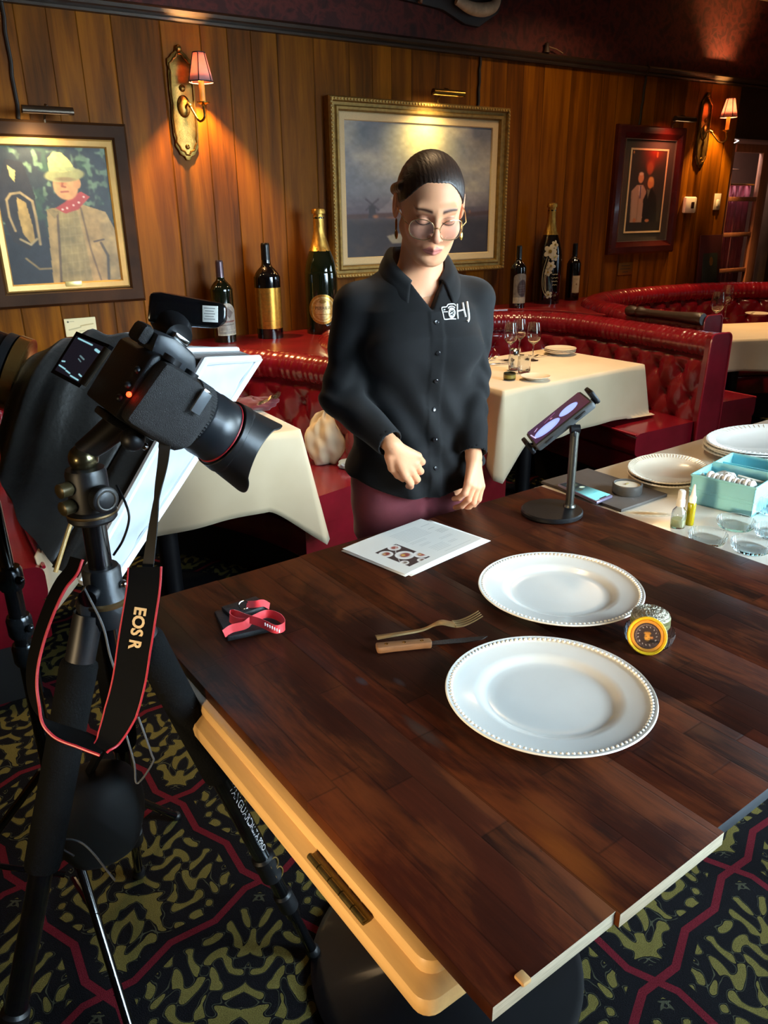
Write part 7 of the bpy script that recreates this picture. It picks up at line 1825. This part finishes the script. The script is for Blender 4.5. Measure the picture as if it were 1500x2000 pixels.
def raw_obj(name, v, q, mat, parent=None, col=None):
    me = bpy.data.meshes.new(name); o = bpy.data.objects.new(name, me); COL.objects.link(o)
    w = v
    if parent is not None:
        o.parent = parent; inv = np.array(parent_world(parent).inverted()); w = v @ inv[:3, :3].T + inv[:3, 3]
    me.from_pydata(w.tolist(), [], q.tolist()); me.materials.append(mat)
    me.polygons.foreach_set('use_smooth', [True] * len(me.polygons))
    if col is not None: set_col(me, col)
    me.update(); return o

WX0, WY0 = 1.130, 1.655            # where she stands, behind the far edge of the dark boards
wom = thing('person', 'woman in black collared shirt and maroon trousers looking down behind the table', 'person', (WX0, WY0, 0))
BY = math.radians(-17); cB, sB = math.cos(BY), math.sin(BY)          # torso turned slightly to her right
g = lambda x, y, z: np.array((WX0 + x * cB - y * sB, WY0 + x * sB + y * cB, z))     # x to her left, -y is her front
def to_body(P): x = P[:, 0] - WX0; y = P[:, 1] - WY0; return np.stack([WX0 + x * cB + y * sB, WY0 - x * sB + y * cB, P[:, 2]], 1)

# ---- head frame
HC = np.array((WX0 - 0.004, WY0 - 0.062, 1.496))
yaw = math.radians(-25); pit = math.radians(25); rol = math.radians(2)
HR = np.array(Matrix.Rotation(yaw, 3, 'Z') @ Matrix.Rotation(pit, 3, 'X') @ Matrix.Rotation(rol, 3, 'Y'))   # local -> room
def to_head(P): return (P - HC) @ HR
def from_head(p): return HC + HR @ np.array(p, float)
def head_sdf(p):
    ax = np.abs(p[:, 0]); m = np.stack([ax, p[:, 1], p[:, 2]], 1)
    d = s_ell(p, (0, 0.014, 0.030), (0.0745, 0.092, 0.084))
    d = smin(d, s_ell(p, (0, -0.026, -0.030), (0.0590, 0.0640, 0.0800)), 0.03)
    d = smin(d, s_cap(m, (0.050, 0.000, -0.052), (0.022, -0.058, -0.094), 0.017, 0.016), 0.03)
    d = smin(d, s_ell(p, (0, -0.070, -0.099), (0.020, 0.018, 0.015)), 0.022)
    d = smin(d, s_cap(m, (0.0, -0.084, 0.025), (0.040, -0.073, 0.026), 0.009, 0.008), 0.018)      # brow
    d = smin(d, s_ell(m, (0.037, -0.060, -0.026), (0.024, 0.024, 0.022)), 0.022)                      # cheek
    d = smax(d, -s_ell(m, (0.0305, -0.101, 0.004), (0.017, 0.016, 0.013)), 0.012)                     # socket
    d = smin(d, s_ell(m, (0.0305, -0.0765, 0.003), (0.0145, 0.0125, 0.0115)), 0.005)                  # closed lid
    d = smin(d, s_cap(p, (0, -0.088, 0.014), (0, -0.107, -0.026), 0.0062, 0.0085), 0.010)            # nose bridge
    d = smin(d, s_ell(p, (0, -0.109, -0.030), (0.0098, 0.0092, 0.0085)), 0.006)
    d = smin(d, s_ell(m, (0.0115, -0.098, -0.0335), (0.0068, 0.0090, 0.0065)), 0.005)
    d = smax(d, -s_ell(m, (0.0062, -0.1035, -0.0400), (0.0032, 0.0050, 0.0026)), 0.002)
    d = smax(d, -s_cap(p, (0, -0.0985, -0.046), (0, -0.0955, -0.053), 0.0026), 0.004)                 # philtrum
    d = smin(d, s_cap(m, (0.0, -0.0915, -0.0605), (0.0215, -0.0810, -0.0640), 0.0060, 0.0032), 0.006)
    d = smin(d, s_cap(m, (0.0, -0.0895, -0.0715), (0.0170, -0.0820, -0.0695), 0.0074, 0.0040), 0.006)
    d = smax(d, -s_cap(m, (0.0, -0.0985, -0.0655), (0.0200, -0.0880, -0.0655), 0.0014), 0.003)
    d = smax(d, -s_ell(p, (0, -0.0960, -0.0830), (0.016, 0.008, 0.0050)), 0.008)
    e = s_ell(m, (0.0785, 0.018, -0.004), (0.0085, 0.0200, 0.0345))                                    # ear
    e = smax(e, -s_ell(m, (0.0885, 0.012, 0.002), (0.0065, 0.0105, 0.0200)), 0.004)
    d = smin(d, e, 0.008)
    return d
def torso_profile(z):
    zs = [0.70, 0.80, 0.88, 0.98, 1.06, 1.14, 1.20, 1.26, 1.305, 1.335, 1.36]
    A = [0.168, 0.174, 0.164, 0.142, 0.136, 0.144, 0.152, 0.150, 0.118, 0.080, 0.055]
    Bd = [0.112, 0.116, 0.108, 0.094, 0.094, 0.108, 0.112, 0.098, 0.080, 0.066, 0.052]
    Yc = [0.010, 0.006, 0.0, -0.004, -0.006, -0.010, -0.010, -0.002, 0.008, 0.012, 0.010]
    return np.interp(z, zs, A), np.interp(z, zs, Bd), np.interp(z, zs, Yc)
def torso_sdf(P, grow=0.0, zlo=0.70, zhi=1.36):
    P = to_body(P)
    a, b, yc = torso_profile(P[:, 2]); a = a + grow; b = b + grow
    x = P[:, 0] - WX0; y = P[:, 1] - WY0 - yc
    k = np.sqrt((x / a) ** 2 + (y / b) ** 2); gr = np.sqrt((x / a ** 2) ** 2 + (y / b ** 2) ** 2) + 1e-6
    d = np.where(k < 0.2, -np.minimum(a, b), k * (k - 1) / gr)
    d = smin(d, s_ell(np.stack([np.abs(P[:, 0] - WX0), P[:, 1], P[:, 2]], 1), (0.072, WY0 - 0.082, 1.165), (0.062 + grow, 0.042 + grow, 0.060)), 0.035)
    return smax(d, np.maximum(zlo - P[:, 2], P[:, 2] - zhi), 0.01)
def wp(px, py, y): return np.array(at_y(px, py, y))
# joints (her right arm is on the left of the photo)
RS = g(-0.152, 0.012, 1.262); RE = wp(668, 778, WY0 + 0.035); RW = wp(764, 868, WY0 - 0.150)
LS = g(0.152, 0.006, 1.266); LE = wp(915, 748, WY0 - 0.050); LW = wp(925, 888, WY0 - 0.160)
NECK0 = g(0.008, 0.012, 1.30); NECK1 = from_head((0, 0.022, -0.055))
def hand(P, W, mid, tips, thumb, E):
    """palm from wrist W to knuckle centre mid, fingers as bent chains, thumb leaving the palm's side"""
    W = np.array(W); mid = np.array(mid); ax = mid - W; ax /= np.linalg.norm(ax)
    d = None
    for k in range(4):
        kn = tips[k][0]; st = W * 0.82 + kn * 0.18
        c = s_cap(P, st, kn, 0.0142, 0.0108); d = c if d is None else smin(d, c, 0.010)
    fa = (W - E) / np.linalg.norm(W - E); d = smin(d, s_cap(P, W - fa * 0.06, W - fa * 0.004, 0.0225, 0.0205), 0.016)
    for k in range(4):
        pts = tips[k]; r = [0.0098, 0.0088, 0.0080, 0.0070][0:len(pts)]
        f = None
        for i in range(len(pts) - 1):
            c = s_cap(P, pts[i], pts[i + 1], r[i], r[i + 1]); f = c if f is None else smin(f, c, 0.003)
        d = smin(d, f, 0.0035)
    th = None
    for i in range(len(thumb) - 1):
        c = s_cap(P, thumb[i], thumb[i + 1], [0.0145, 0.0112, 0.0092, 0.0078][i], [0.0112, 0.0092, 0.0078, 0.007][i]); th = c if th is None else smin(th, c, 0.004)
    return smin(d, th, 0.007)
def frame_of(fwd, back):
    f = np.array(fwd, float); f /= np.linalg.norm(f); b = np.array(back, float); b = b - f * b.dot(f); b /= np.linalg.norm(b); return f, b, np.cross(f, b)
def make_hand(W, fwd, back, thumb_sign, curl, length=0.168, spread=1.0):
    """fwd wrist->knuckles, back = direction the back of the hand faces"""
    f, b, s = frame_of(fwd, back); k = length / 0.18
    tips = []; fl = [0.038, 0.043, 0.040, 0.031]; off = [0.030, 0.0105, -0.0095, -0.0280]; kn = [0.086, 0.091, 0.087, 0.079]
    for i in range(4):
        sd_ = s * thumb_sign
        p = W + f * kn[i] * k + sd_ * off[i] * k * spread; chain = [p]; a = curl[i] * 0.40; L = fl[i] * k
        for j, (q, m) in enumerate(((1.0, 0.0), (0.70, 1.0), (0.58, 1.75))):
            ang = a + curl[i] * m * 0.62
            dr = f * math.cos(ang) - b * math.sin(ang) + sd_ * 0.05 * (1.5 - i) * (1 - min(ang, 1.2) / 1.6); dr /= np.linalg.norm(dr)
            p = p + dr * L * q; chain.append(p)
        tips.append(chain)
    sd_ = s * thumb_sign
    t0 = W + f * 0.022 * k + sd_ * 0.022 * k - b * 0.006; t1 = t0 + (f * 0.032 + sd_ * 0.014 - b * 0.012) * k; t2 = t1 + (f * 0.031 + sd_ * 0.001 - b * 0.012) * k; t3 = t2 + (f * 0.024 - sd_ * 0.004 - b * 0.008) * k
    mid = W + f * 0.086 * k
    return mid, tips, [t0, t1, t2, t3]
cv = np.array([0.0, -1.0, 0.0]); toC = np.array((0, 0, CAM_H)) - RW; toC /= np.linalg.norm(toC)
RK = wp(806, 906, WY0 - 0.150); LK = wp(921, 932, WY0 - 0.172)
RH = make_hand(RW, RK - RW + np.array((0.0, -0.015, -0.012)), toC + np.array((-0.10, 0.05, 0.42)), 1, (0.9, 1.05, 1.15, 1.2), 0.172)
LH = make_hand(LW, LK - LW + np.array((0.0, -0.012, -0.008)), np.array((0.30, -0.86, 0.42)), -1, (0.85, 0.9, 0.95, 1.0), 0.168)
_f, _b, _s = frame_of(RK - RW, toC)
def rhand_sdf(P): return hand(P, RW, *RH, RE)
def lhand_sdf(P): return hand(P, LW, *LH, LE)
def neck_sdf(P):
    d = s_cap(P, g(0.004, 0.016, 1.285), NECK1, 0.056, 0.0525)
    d = smin(d, s_ell(P, g(0, 0.0, 1.27), (0.125, 0.066, 0.075)), 0.045)
    for sx in (-1, 1): d = smin(d, s_cap(P, g(sx * 0.016, -0.050, 1.290), g(sx * 0.10, -0.030, 1.308), 0.007, 0.008), 0.022)
    return d
def up_body(P): return smin(head_sdf(to_head(P)), neck_sdf(P), 0.016)
def low_body(P):
    d = torso_sdf(P, -0.012, 0.66, 1.33)
    for sx in (-1, 1):
        d = smin(d, s_cap(P, g(sx * 0.085, 0.0, 0.80), g(sx * 0.088, -0.005, 0.46), 0.080, 0.052), 0.04)
        d = smin(d, s_cap(P, g(sx * 0.088, -0.005, 0.46), g(sx * 0.090, 0.02, 0.09), 0.050, 0.034), 0.03)
        d = smin(d, s_cap(P, g(sx * 0.090, 0.03, 0.05), g(sx * 0.098, -0.13, 0.035), 0.034, 0.028), 0.03)
    for S_, E_, W_ in ((RS, RE, RW), (LS, LE, LW)):
        d = smin(d, s_cap(P, S_, E_, 0.046, 0.038), 0.03); d = smin(d, s_cap(P, E_, W_, 0.038, 0.022), 0.015)
    return d
# skin colours by place on the head
SK = np.array([0.90, 0.645, 0.485]); 
def head_cols(v):
    p = to_head(v); ax = np.abs(p[:, 0]); c = np.tile(SK, (len(v), 1)).astype(float)
    def tint(w, col, al): 
        ww = (np.clip(w, 0, 1) * al)[:, None]; c[:] = c * (1 - ww) + np.array(col) * ww
    front = np.clip((-p[:, 1] - 0.03) / 0.03, 0, 1)
    tint(front * np.exp(-((ax - 0.040) ** 2 + (p[:, 2] + 0.026) ** 2) / 0.00050), (0.84, 0.54, 0.46), 0.55)
    tint(front * np.exp(-(ax ** 2 + (p[:, 2] + 0.030) ** 2) / 0.00014), (0.80, 0.52, 0.44), 0.5)
    tint(np.exp(-((ax - 0.076) ** 2 / 0.0003 + (p[:, 1] - 0.016) ** 2 / 0.0008)), (0.80, 0.50, 0.42), 0.35)
    # lips: cupid's bow outline
    up = -0.0555 - 0.0030 * np.exp(-(ax / 0.0045) ** 2) + 0.0016 * np.exp(-((ax - 0.008) / 0.005) ** 2) - 0.012 * (ax / 0.0265) ** 2
    lo = -0.0785 + 0.0125 * (ax / 0.0265) ** 2
    w = np.clip((up - p[:, 2]) / 0.0016, 0, 1) * np.clip((p[:, 2] - lo) / 0.0016, 0, 1) * (ax < 0.0265) * (p[:, 1] < -0.068)
    tint(w, (0.77, 0.45, 0.42), 0.80)
    tint(w * np.exp(-((p[:, 2] + 0.0655) / 0.0011) ** 2), (0.52, 0.25, 0.23), 0.7)
    # lids, lash line
    q = np.exp(-(((ax - 0.0305) / 0.017) ** 2 + ((p[:, 2] - 0.006) / 0.011) ** 2)) * front
    tint(q, (0.74, 0.50, 0.42), 0.45)
    lash = np.exp(-((p[:, 2] - (-0.0050 + 0.0045 * ((ax - 0.0305) / 0.016) ** 2)) / 0.0014) ** 2) * (np.abs(ax - 0.0305) < 0.0165) * (p[:, 1] < -0.06)
    tint(lash, (0.16, 0.10, 0.08), 0.92)
    crease = np.exp(-((p[:, 2] - (0.0125 - 0.004 * ((ax - 0.0305) / 0.016) ** 2)) / 0.0012) ** 2) * (np.abs(ax - 0.0305) < 0.015) * (p[:, 1] < -0.06)
    tint(crease, (0.52, 0.33, 0.27), 0.5)
    # brows
    bz = 0.0258 + 0.0036 * np.sin(np.clip((ax - 0.010) / 0.040, 0, 1) * 2.6) ; bw = 0.0038 - 0.0020 * np.clip((ax - 0.012) / 0.038, 0, 1)
    br = np.exp(-((p[:, 2] - bz) / bw) ** 2) * np.clip((ax - 0.010) / 0.004, 0, 1) * np.clip((0.052 - ax) / 0.008, 0, 1) * (p[:, 1] < -0.035)
    tint(br, (0.21, 0.12, 0.085), 0.96)
    # nostrils
    tint(np.exp(-((ax - 0.0062) ** 2 + (p[:, 2] + 0.0405) ** 2) / 0.0000075) * (p[:, 1] < -0.092), (0.30, 0.14, 0.11), 0.8)
    return np.clip(c, 0, 1)
v1, q1 = net_obj('b', up_body, HC - np.array((0.17, 0.16, 0.33)), HC + np.array((0.16, 0.20, 0.14)), 0.0020, None)
v2, q2 = net_obj('b', low_body, g(-0.40, -0.30, -0.01), g(0.40, 0.25, 1.36), 0.008, None)
def hcols(v, knuckle):
    c = np.tile(np.array([0.90, 0.645, 0.485]), (len(v), 1)).astype(float)
    for k in knuckle:
        for j, p in enumerate(k[:3]):
            w = np.exp(-((v - np.array(p)) ** 2).sum(1) / 0.00010)[:, None] * (0.40 if j else 0.30); c = c * (1 - w) + np.array((0.80, 0.50, 0.42)) * w
        tipv = np.array(k[-1]); w = np.exp(-((v - tipv) ** 2).sum(1) / 0.00007)[:, None] * 0.5; c = c * (1 - w) + np.array((0.88, 0.62, 0.54)) * w
    return c
hl = np.minimum(RW, RK) - 0.11; hh = np.maximum(RW, RK) + 0.11
v3, q3 = net_obj('b', rhand_sdf, hl, hh, 0.0019, None)
hl = np.minimum(LW, LK) - 0.11; hh = np.maximum(LW, LK) + 0.11
v4, q4 = net_obj('b', lhand_sdf, hl, hh, 0.0019, None)
V = []; Q = []; Cc = []; o_ = 0
for vv, qq, cc in ((v1, q1, head_cols(v1)), (v2, q2, np.tile(SK, (len(v2), 1))), (v3, q3, hcols(v3, RH[1])), (v4, q4, hcols(v4, LH[1]))):
    V.append(vv); Q.append(qq + o_); Cc.append(cc); o_ += len(vv)
SKIN = M_attr('skin', 0.48, sss=0.12, bump=0.08, bscale=420)
SKIN.node_tree.nodes['Principled BSDF'].inputs['Specular IOR Level'].default_value = 0.28
raw_obj('body', np.concatenate(V), np.concatenate(Q), SKIN, wom, np.concatenate(Cc))
# fingernails
NAIL = M('nail', '#dba696', 0.25, coat=0.3, var=0.04)
for H_ in (RH, LH):
    pass

# ---- hair: smoothed back from the forehead, twisted bun low at the nape
def hair_sdf(P):
    p = to_head(P); ax = np.abs(p[:, 0]); m = np.stack([ax, p[:, 1], p[:, 2]], 1)
    d = s_ell(p, (0, 0.018, 0.027), (0.0795, 0.0985, 0.0890))
    ang = np.arctan2(p[:, 0], p[:, 2] - 0.0)
    d = d - 0.00035 * np.sin(p[:, 0] * 700 + 60 * p[:, 1]) 
    d = smin(d, s_ell(p, (0, 0.078, 0.000), (0.050, 0.045, 0.052)), 0.03)
    # hairline: a plane from the forehead back to the ears, with temples swept behind the ear
    line = 0.084 - 0.30 * np.clip(p[:, 1] + 0.082, 0, 1) * 1.0 - 5.2 * np.clip(ax - 0.022, 0, 1) ** 1.55
    line = np.where(p[:, 1] > -0.005, np.minimum(line, 0.030 - 1.9 * (p[:, 1] + 0.005)), line)
    line = np.maximum(line, -0.075)
    d = smax(d, (line - p[:, 2]) * 0.75, 0.004)
    # plaited roll running back over her right ear
    for k in range(9):
        t = k / 8; c = np.array((-0.071 - 0.008 * math.sin(PI * t), -0.004 + 0.085 * t, 0.046 - 0.045 * t))
        d = smin(d, s_ell(p, c, (0.0125, 0.0120, 0.0130)), 0.004)
    return d
def mat_hair():
    m, nt, b = new_mat('brown_hair', 0.42, spec=0.5)
    v = nt.coords('Object', (300, 40, 60)); n = nt.noise(v, 1.0, 4, 0.6, 0.5)
    nt.link(nt.ramp(n, [(0.3, '#1b110c'), (0.7, '#38251b')]), b.inputs['Base Color']); nt.bump(n, 0.5, 0.002); return m
HAIR = mat_hair()
v, q = net_obj('h', hair_sdf, HC - 0.17, HC + 0.17, 0.0024, None, relax=1); raw_obj('hair', v, q, HAIR, wom)

# ---- shirt
def wrinkle(P):
    P = to_body(P)
    x = P[:, 0] - WX0; y = P[:, 1] - WY0; z = P[:, 2]
    w = 0.0046 * np.sin(46 * z + 30 * x + 6 * np.sin(9 * x)) * np.clip((1.16 - z) / 0.15, 0, 1)
    w = w + 0.0044 * np.sin(27 * z - 44 * x + 4 * np.sin(14 * z + 5 * x)) * np.clip((1.10 - z) / 0.2, 0, 1)
    return w + 0.0012 * np.sin(70 * z + 50 * y)
def sleeve(P, S_, E_, W_, seed):
    S_, E_, W_ = map(np.array, (S_, E_, W_)); cuff = E_ + (W_ - E_) * 0.985
    d = smin(s_cap(P, S_, E_, 0.059, 0.051), s_cap(P, E_, cuff, 0.052, 0.036), 0.022)
    u = (E_ - S_) / np.linalg.norm(E_ - S_); t = (P - S_) @ u; L = np.linalg.norm(E_ - S_)
    near = np.exp(-((P - E_) ** 2).sum(1) / 0.012)
    d = d - 0.0045 * np.sin(95 * t + 3 * np.sin(40 * P[:, 0] + seed)) * near
    d = d - 0.0030 * np.sin(60 * t + 22 * P[:, 0] * 2 + seed) * np.exp(-((P - S_ * 0.5 - E_ * 0.5) ** 2).sum(1) / 0.014)
    ax = (W_ - E_) / np.linalg.norm(W_ - E_); end = (P - cuff) @ ax
    d = smax(d, end, 0.003)
    return smax(d, -(s_cap(P, cuff - ax * 0.03, cuff + ax * 0.05, 0.031)), 0.002)
def shirt_sdf(P):
    Pb = to_body(P); x = Pb[:, 0] - WX0; y = Pb[:, 1] - WY0; z = P[:, 2]
    hem = 0.790 + 1.7 * np.clip(np.abs(x + 0.01) - 0.02, 0, 0.15) ** 1.9 + 0.02 * np.clip(y / 0.08 + 0.5, 0, 1)
    d = torso_sdf(P, 0.014, 0.70, 1.345) - 0.010 * np.clip((0.97 - z) / 0.12, 0, 1)
    # yoke over the shoulders
    for sx, S_ in ((-1, RS), (1, LS)):
        d = smin(d, s_cap(P, g(sx * 0.045, 0.016, 1.318), np.array(S_) + np.array((0, 0, 0.006)), 0.040, 0.050), 0.03)
    d = d - wrinkle(P)
    d = smin(d, sleeve(P, RS, RE, RW, 0.4), 0.022); d = smin(d, sleeve(P, LS, LE, LW, 2.1), 0.022)
    d = np.maximum(d, hem - z) if False else smax(d, hem - z, 0.004)
    # placket ridge
    pl = np.maximum(np.abs(x - 0.012) - 0.015, 0); d = d - 0.0022 * np.clip(1 - pl / 0.003, 0, 1) * (y < 0) * (z < 1.262)
    # V-shaped opening at the neck: wide at the collar, closing at the first fastened button
    vw = np.clip((z - 1.262) * 0.66, -0.05, 0.062)
    v_open = np.maximum(np.abs(x - 0.006) - vw, y + 0.012)
    v_open = np.maximum(v_open, 1.262 - z)
    d = smax(d, -v_open, 0.003)
    neckhole = s_cap(P, g(0.006, 0.010, 1.30), g(0.012, -0.01, 1.44), 0.064, 0.066)
    return smax(d, -neckhole, 0.004)
def mat_shirt():
    m, nt, b = new_mat('black_shirt', 0.80, spec=0.25)
    v = nt.coords('Object'); nt.link(nt.ramp(nt.noise(v, 9, 4), [(0.3, '#09090b'), (0.7, '#101012')]), b.inputs['Base Color'])
    b.inputs['Sheen Weight'].default_value = 0.10; b.inputs['Sheen Roughness'].default_value = 0.5
    nt.bump(nt.noise(nt.coords('Object', (1, 1, 0.6)), 900, 2), 0.12, 0.001); return m
SHIRT = mat_shirt()
v, q = net_obj('s', shirt_sdf, g(-0.34, -0.30, 0.74), g(0.34, 0.22, 1.40), 0.0038, None, relax=1)
shirt = raw_obj('shirt', v, q, SHIRT, wom)
sv = BVHTree.FromPolygons([Vector(p) for p in v], [list(f) for f in q])
# collar: stand and folded leaf, open at the front
def collar(u, w):
    a = math.radians(-150 + 300 * u)            # 0 at the nape, the leaf points at the front
    s = math.sin(a); c = math.cos(a); fr = max(0.0, (abs(math.degrees(a)) - 60) / 90)
    top = 1.402 - 0.074 * fr ** 1.1; r = 0.061 + 0.004 * fr
    cx, cy = 0.006, 0.014 - 0.014 * (1 - fr)
    k = 0.0
    if w < 0.35:
        q = w / 0.35; z = top - 0.045 + 0.045 * q; rr = r + 0.002
    else:
        k = (w - 0.35) / 0.65; z = top + 0.004 * math.sin(PI * min(1, k * 3)) - (0.052 + 0.026 * fr ** 3) * k; rr = r + 0.004 + (0.026 + 0.016 * fr) * k ** 0.7 + 0.005 * math.sin(PI * k)
    return g(cx + rr * 1.05 * s, cy + rr * c * (1.0 + 0.20 * fr), z)
o = MB().grid(90, 24, lambda u, w: tuple(collar(u, w))).build('collar', SHIRT, wom, smooth=60); md = o.modifiers.new('thick', 'SOLIDIFY'); md.thickness = 0.0045; md.offset = 0
# buttons down the placket
BTN = M('black_button', '#1c1c20', 0.25, coat=0.5)
def on_front(x, z, lift=0.0):
    a = g(x, -0.5, z); h = sv.ray_cast(Vector(a), Vector(g(x, 0.0, z) - a).normalized())
    return (h[0] + h[1] * lift, h[1]) if h[0] is not None else (Vector(g(x, -0.13, z)), Vector(g(0, -1, 0) - g(0, 0, 0)))
for z in (1.236, 1.165, 1.095, 1.02, 0.945, 0.87):
    p, n = on_front(0.012, z, 0.0005); T = Matrix.Translation(p) @ n.to_track_quat('Z', 'Y').to_matrix().to_4x4()
    MB().lathe([(0, 0), (0.0052, 0), (0.0056, 0.0012), (0.0045, 0.0020), (0, 0.0014)], 20, T).build('shirt_button', BTN, wom)
# chest print: a line-drawn camera and two hand-drawn letters
WHITEPRINT = M('white_shirt_print', '#e8e8e6', 0.7, var=0.02)
def chest(px, py):            # photo offsets inside the print -> point on the cloth
    r = ray(px, py); h = sv.ray_cast(Vector((0, 0, CAM_H)), Vector(r).normalized())
    return (h[0] + h[1] * 0.0012) if h[0] is not None else Vector(wp(px, py, WY0 - 0.1))
def stroke(m, pts, wd, n=14):
    P = [chest(*p) for p in (smooth_path(pts, n * (len(pts) - 1)) if len(pts) > 2 else [np.array(pts[0]) * (1 - k / 9) + np.array(pts[1]) * k / 9 for k in range(10)])]
    m.tube(P, wd, 6)
Z = lambda x, y: (840 + x / 15.0, 570 + y / 15.0)
lg = MB()
stroke(lg, [Z(750, 800), Z(600, 795), Z(440, 810), Z(400, 780), Z(370, 650), Z(335, 510), Z(360, 460), Z(470, 445), Z(520, 380), Z(640, 362), Z(710, 375), Z(735, 420)], 0.0015)
stroke(lg, [Z(385, 590), Z(510, 588)], 0.0011); stroke(lg, [Z(515, 490), Z(570, 440), Z(650, 430), Z(725, 480)], 0.0013)
c = [Z(625 + 82 * math.cos(a), 620 + 125 * math.sin(a)) for a in np.linspace(0, 2 * PI, 21)]; stroke(lg, c, 0.0026, 4)
stroke(lg, [Z(610, 610), Z(630, 640)], 0.0030); stroke(lg, [Z(405, 520), Z(412, 545)], 0.0026)
for k in range(6):
    a = k * PI / 3 + 0.4; stroke(lg, [Z(625 + 46 * math.cos(a), 620 + 64 * math.sin(a)), Z(625 + 58 * math.cos(a + 0.4), 620 + 86 * math.sin(a + 0.4))], 0.0011)
lg.build('camera_print', WHITEPRINT, wom)['kind'] = 'stuff'
hm = MB(); stroke(hm, [Z(785, 370), Z(785, 560), Z(805, 795)], 0.0023); stroke(hm, [Z(945, 335), Z(985, 560), Z(1030, 740)], 0.0028); stroke(hm, [Z(800, 570), Z(960, 530)], 0.0018)
hm.build('letter_print', WHITEPRINT, wom); jm = MB(); stroke(jm, [Z(1070, 305), Z(1100, 520), Z(1125, 740), Z(1115, 840), Z(1080, 870)], 0.0030); jm.build('letter_print', WHITEPRINT, wom)

# ---- trousers and shoes
def trouser_sdf(P):
    z = P[:, 2]; x = to_body(P)[:, 0] - WX0
    d = torso_sdf(P, 0.002, 0.66, 0.98)
    for sx in (-1, 1):
        d = smin(d, s_cap(P, g(sx * 0.086, -0.004, 0.80), g(sx * 0.090, -0.008, 0.46), 0.087, 0.068), 0.03)
        d = smin(d, s_cap(P, g(sx * 0.090, -0.008, 0.46), g(sx * 0.094, 0.012, 0.10), 0.068, 0.058), 0.03)
    d = d - 0.0020 * np.sin(60 * z + 40 * np.abs(x)) * np.exp(-((z - 0.74) / 0.08) ** 2)
    d = d + 0.008 * np.exp(-(x / 0.012) ** 2) * np.clip((0.80 - z) / 0.05, 0, 1)
    return smax(d, np.maximum(0.07 - z, z - 0.955), 0.004)
v, q = net_obj('t', trouser_sdf, g(-0.24, -0.2, 0.04), g(0.24, 0.2, 1.0), 0.006, None)
raw_obj('trousers', v, q, M('maroon_trousers', '#702832', 0.85, var=0.12, scale=20, sheen=0.25, bump=0.1, bscale=600), wom)
for sx in (-1, 1):
    f = lambda P, sx=sx: np.maximum(smin(s_cap(P, g(sx * 0.094, 0.035, 0.045), g(sx * 0.104, -0.15, 0.036), 0.045, 0.037), s_cap(P, g(sx * 0.094, 0.03, 0.06), g(sx * 0.094, 0.02, 0.10), 0.045, 0.045), 0.03), 0.004 - P[:, 2])
    v, q = net_obj('shoe', f, g(sx * 0.1 - 0.1, -0.24, -0.01), g(sx * 0.1 + 0.1, 0.12, 0.16), 0.006, None); raw_obj('shoe', v, q, M('black_shoe', '#101012', 0.45), wom)

# ---- glasses and earrings
GFR = M('gold_wire', '#c8a678', 0.25, 0.85); 
def mat_lens():
    m, nt, b = new_mat('lens_glass', 0.03); b.inputs['Base Color'].default_value = (0.9, 0.92, 0.92, 1)
    tr = nt.n.new('ShaderNodeBsdfTransparent'); mx = nt.n.new('ShaderNodeMixShader'); mx.inputs[0].default_value = 0.985
    n_ = nt.noise(nt.coords('Object'), 3, 1); nt.link(nt.ramp(n_, [(0.0, 0.98), (1.0, 1.0)]), tr.inputs[0])
    nt.link(b.outputs[0], mx.inputs[1]); nt.link(tr.outputs[0], mx.inputs[2]); nt.link(mx.outputs[0], nt.n['Material Output'].inputs[0]); return m
LENS = mat_lens()
gl = []
m = MB()
def hp(x, y, z): return Vector(from_head((x, y, z)))
for sx in (-1, 1):
    ring = []
    for k in range(40):
        a = 2 * PI * k / 40; ex = 0.0275 * math.copysign(abs(math.cos(a)) ** 0.78, math.cos(a)); ez = 0.0235 * math.copysign(abs(math.sin(a)) ** 0.85, math.sin(a))
        X = sx * 0.0345 + ex; ring.append(hp(X, -0.104 + 0.55 * max(0, abs(X) - 0.012) ** 1.5 * 2.2, -0.010 + ez))
    m.tube(ring, 0.0010, 8, closed=True)
    cx = hp(sx * 0.0345, -0.1005, -0.010)
    lo_ = MB().add([cx] + ring, [(0, 1 + k, 1 + (k + 1) % 40) for k in range(40)]).build('spectacle_lens', LENS, wom); lo_.modifiers.new('thick', 'SOLIDIFY').thickness = 0.0010
    m.tube([hp(sx * 0.0625, -0.089, -0.004), hp(sx * 0.071, -0.080, 0.000), hp(sx * 0.0785, -0.03, 0.001), hp(sx * 0.080, 0.012, -0.002), hp(sx * 0.076, 0.035, -0.018)], 0.0012, 8)
    m.tube([hp(sx * 0.008, -0.103, -0.014), hp(sx * 0.0085, -0.097, -0.019)], 0.0018, 8)
m.tube([hp(-0.0085, -0.1035, -0.006), hp(0, -0.1075, -0.002), hp(0.0085, -0.1035, -0.006)], 0.0011, 8)
m.build('spectacle_frame', GFR, wom)
EAR = M('gold_earring', '#c49a4c', 0.25, 0.95)
for sx in (-1, 1):
    e0 = hp(sx * 0.0795, 0.006, -0.036) + Vector((0, -0.004, 0)); hoop = []
    side = Vector(HR @ np.array((0.25, 1, 0))).normalized()
    for k in range(24):
        a = 2 * PI * k / 24; hoop.append(e0 + Vector((0, 0, -0.012)) + Vector((0, 0, 1)) * 0.012 * math.cos(a) + side * 0.010 * math.sin(a))
    er = MB().tube(hoop, 0.0017, 8, closed=True).build('earring', EAR, wom)
    lf = e0 + Vector((0, 0, -0.034)); T = Matrix.Translation(lf)
    MB().sphere((0, 0, 0), (0.0048, 0.0022, 0.0110), 14, 10, T=T).sphere((0, 0, 0.011), 0.0022, 8, 6, T=T).build('leaf_drop', EAR, er)
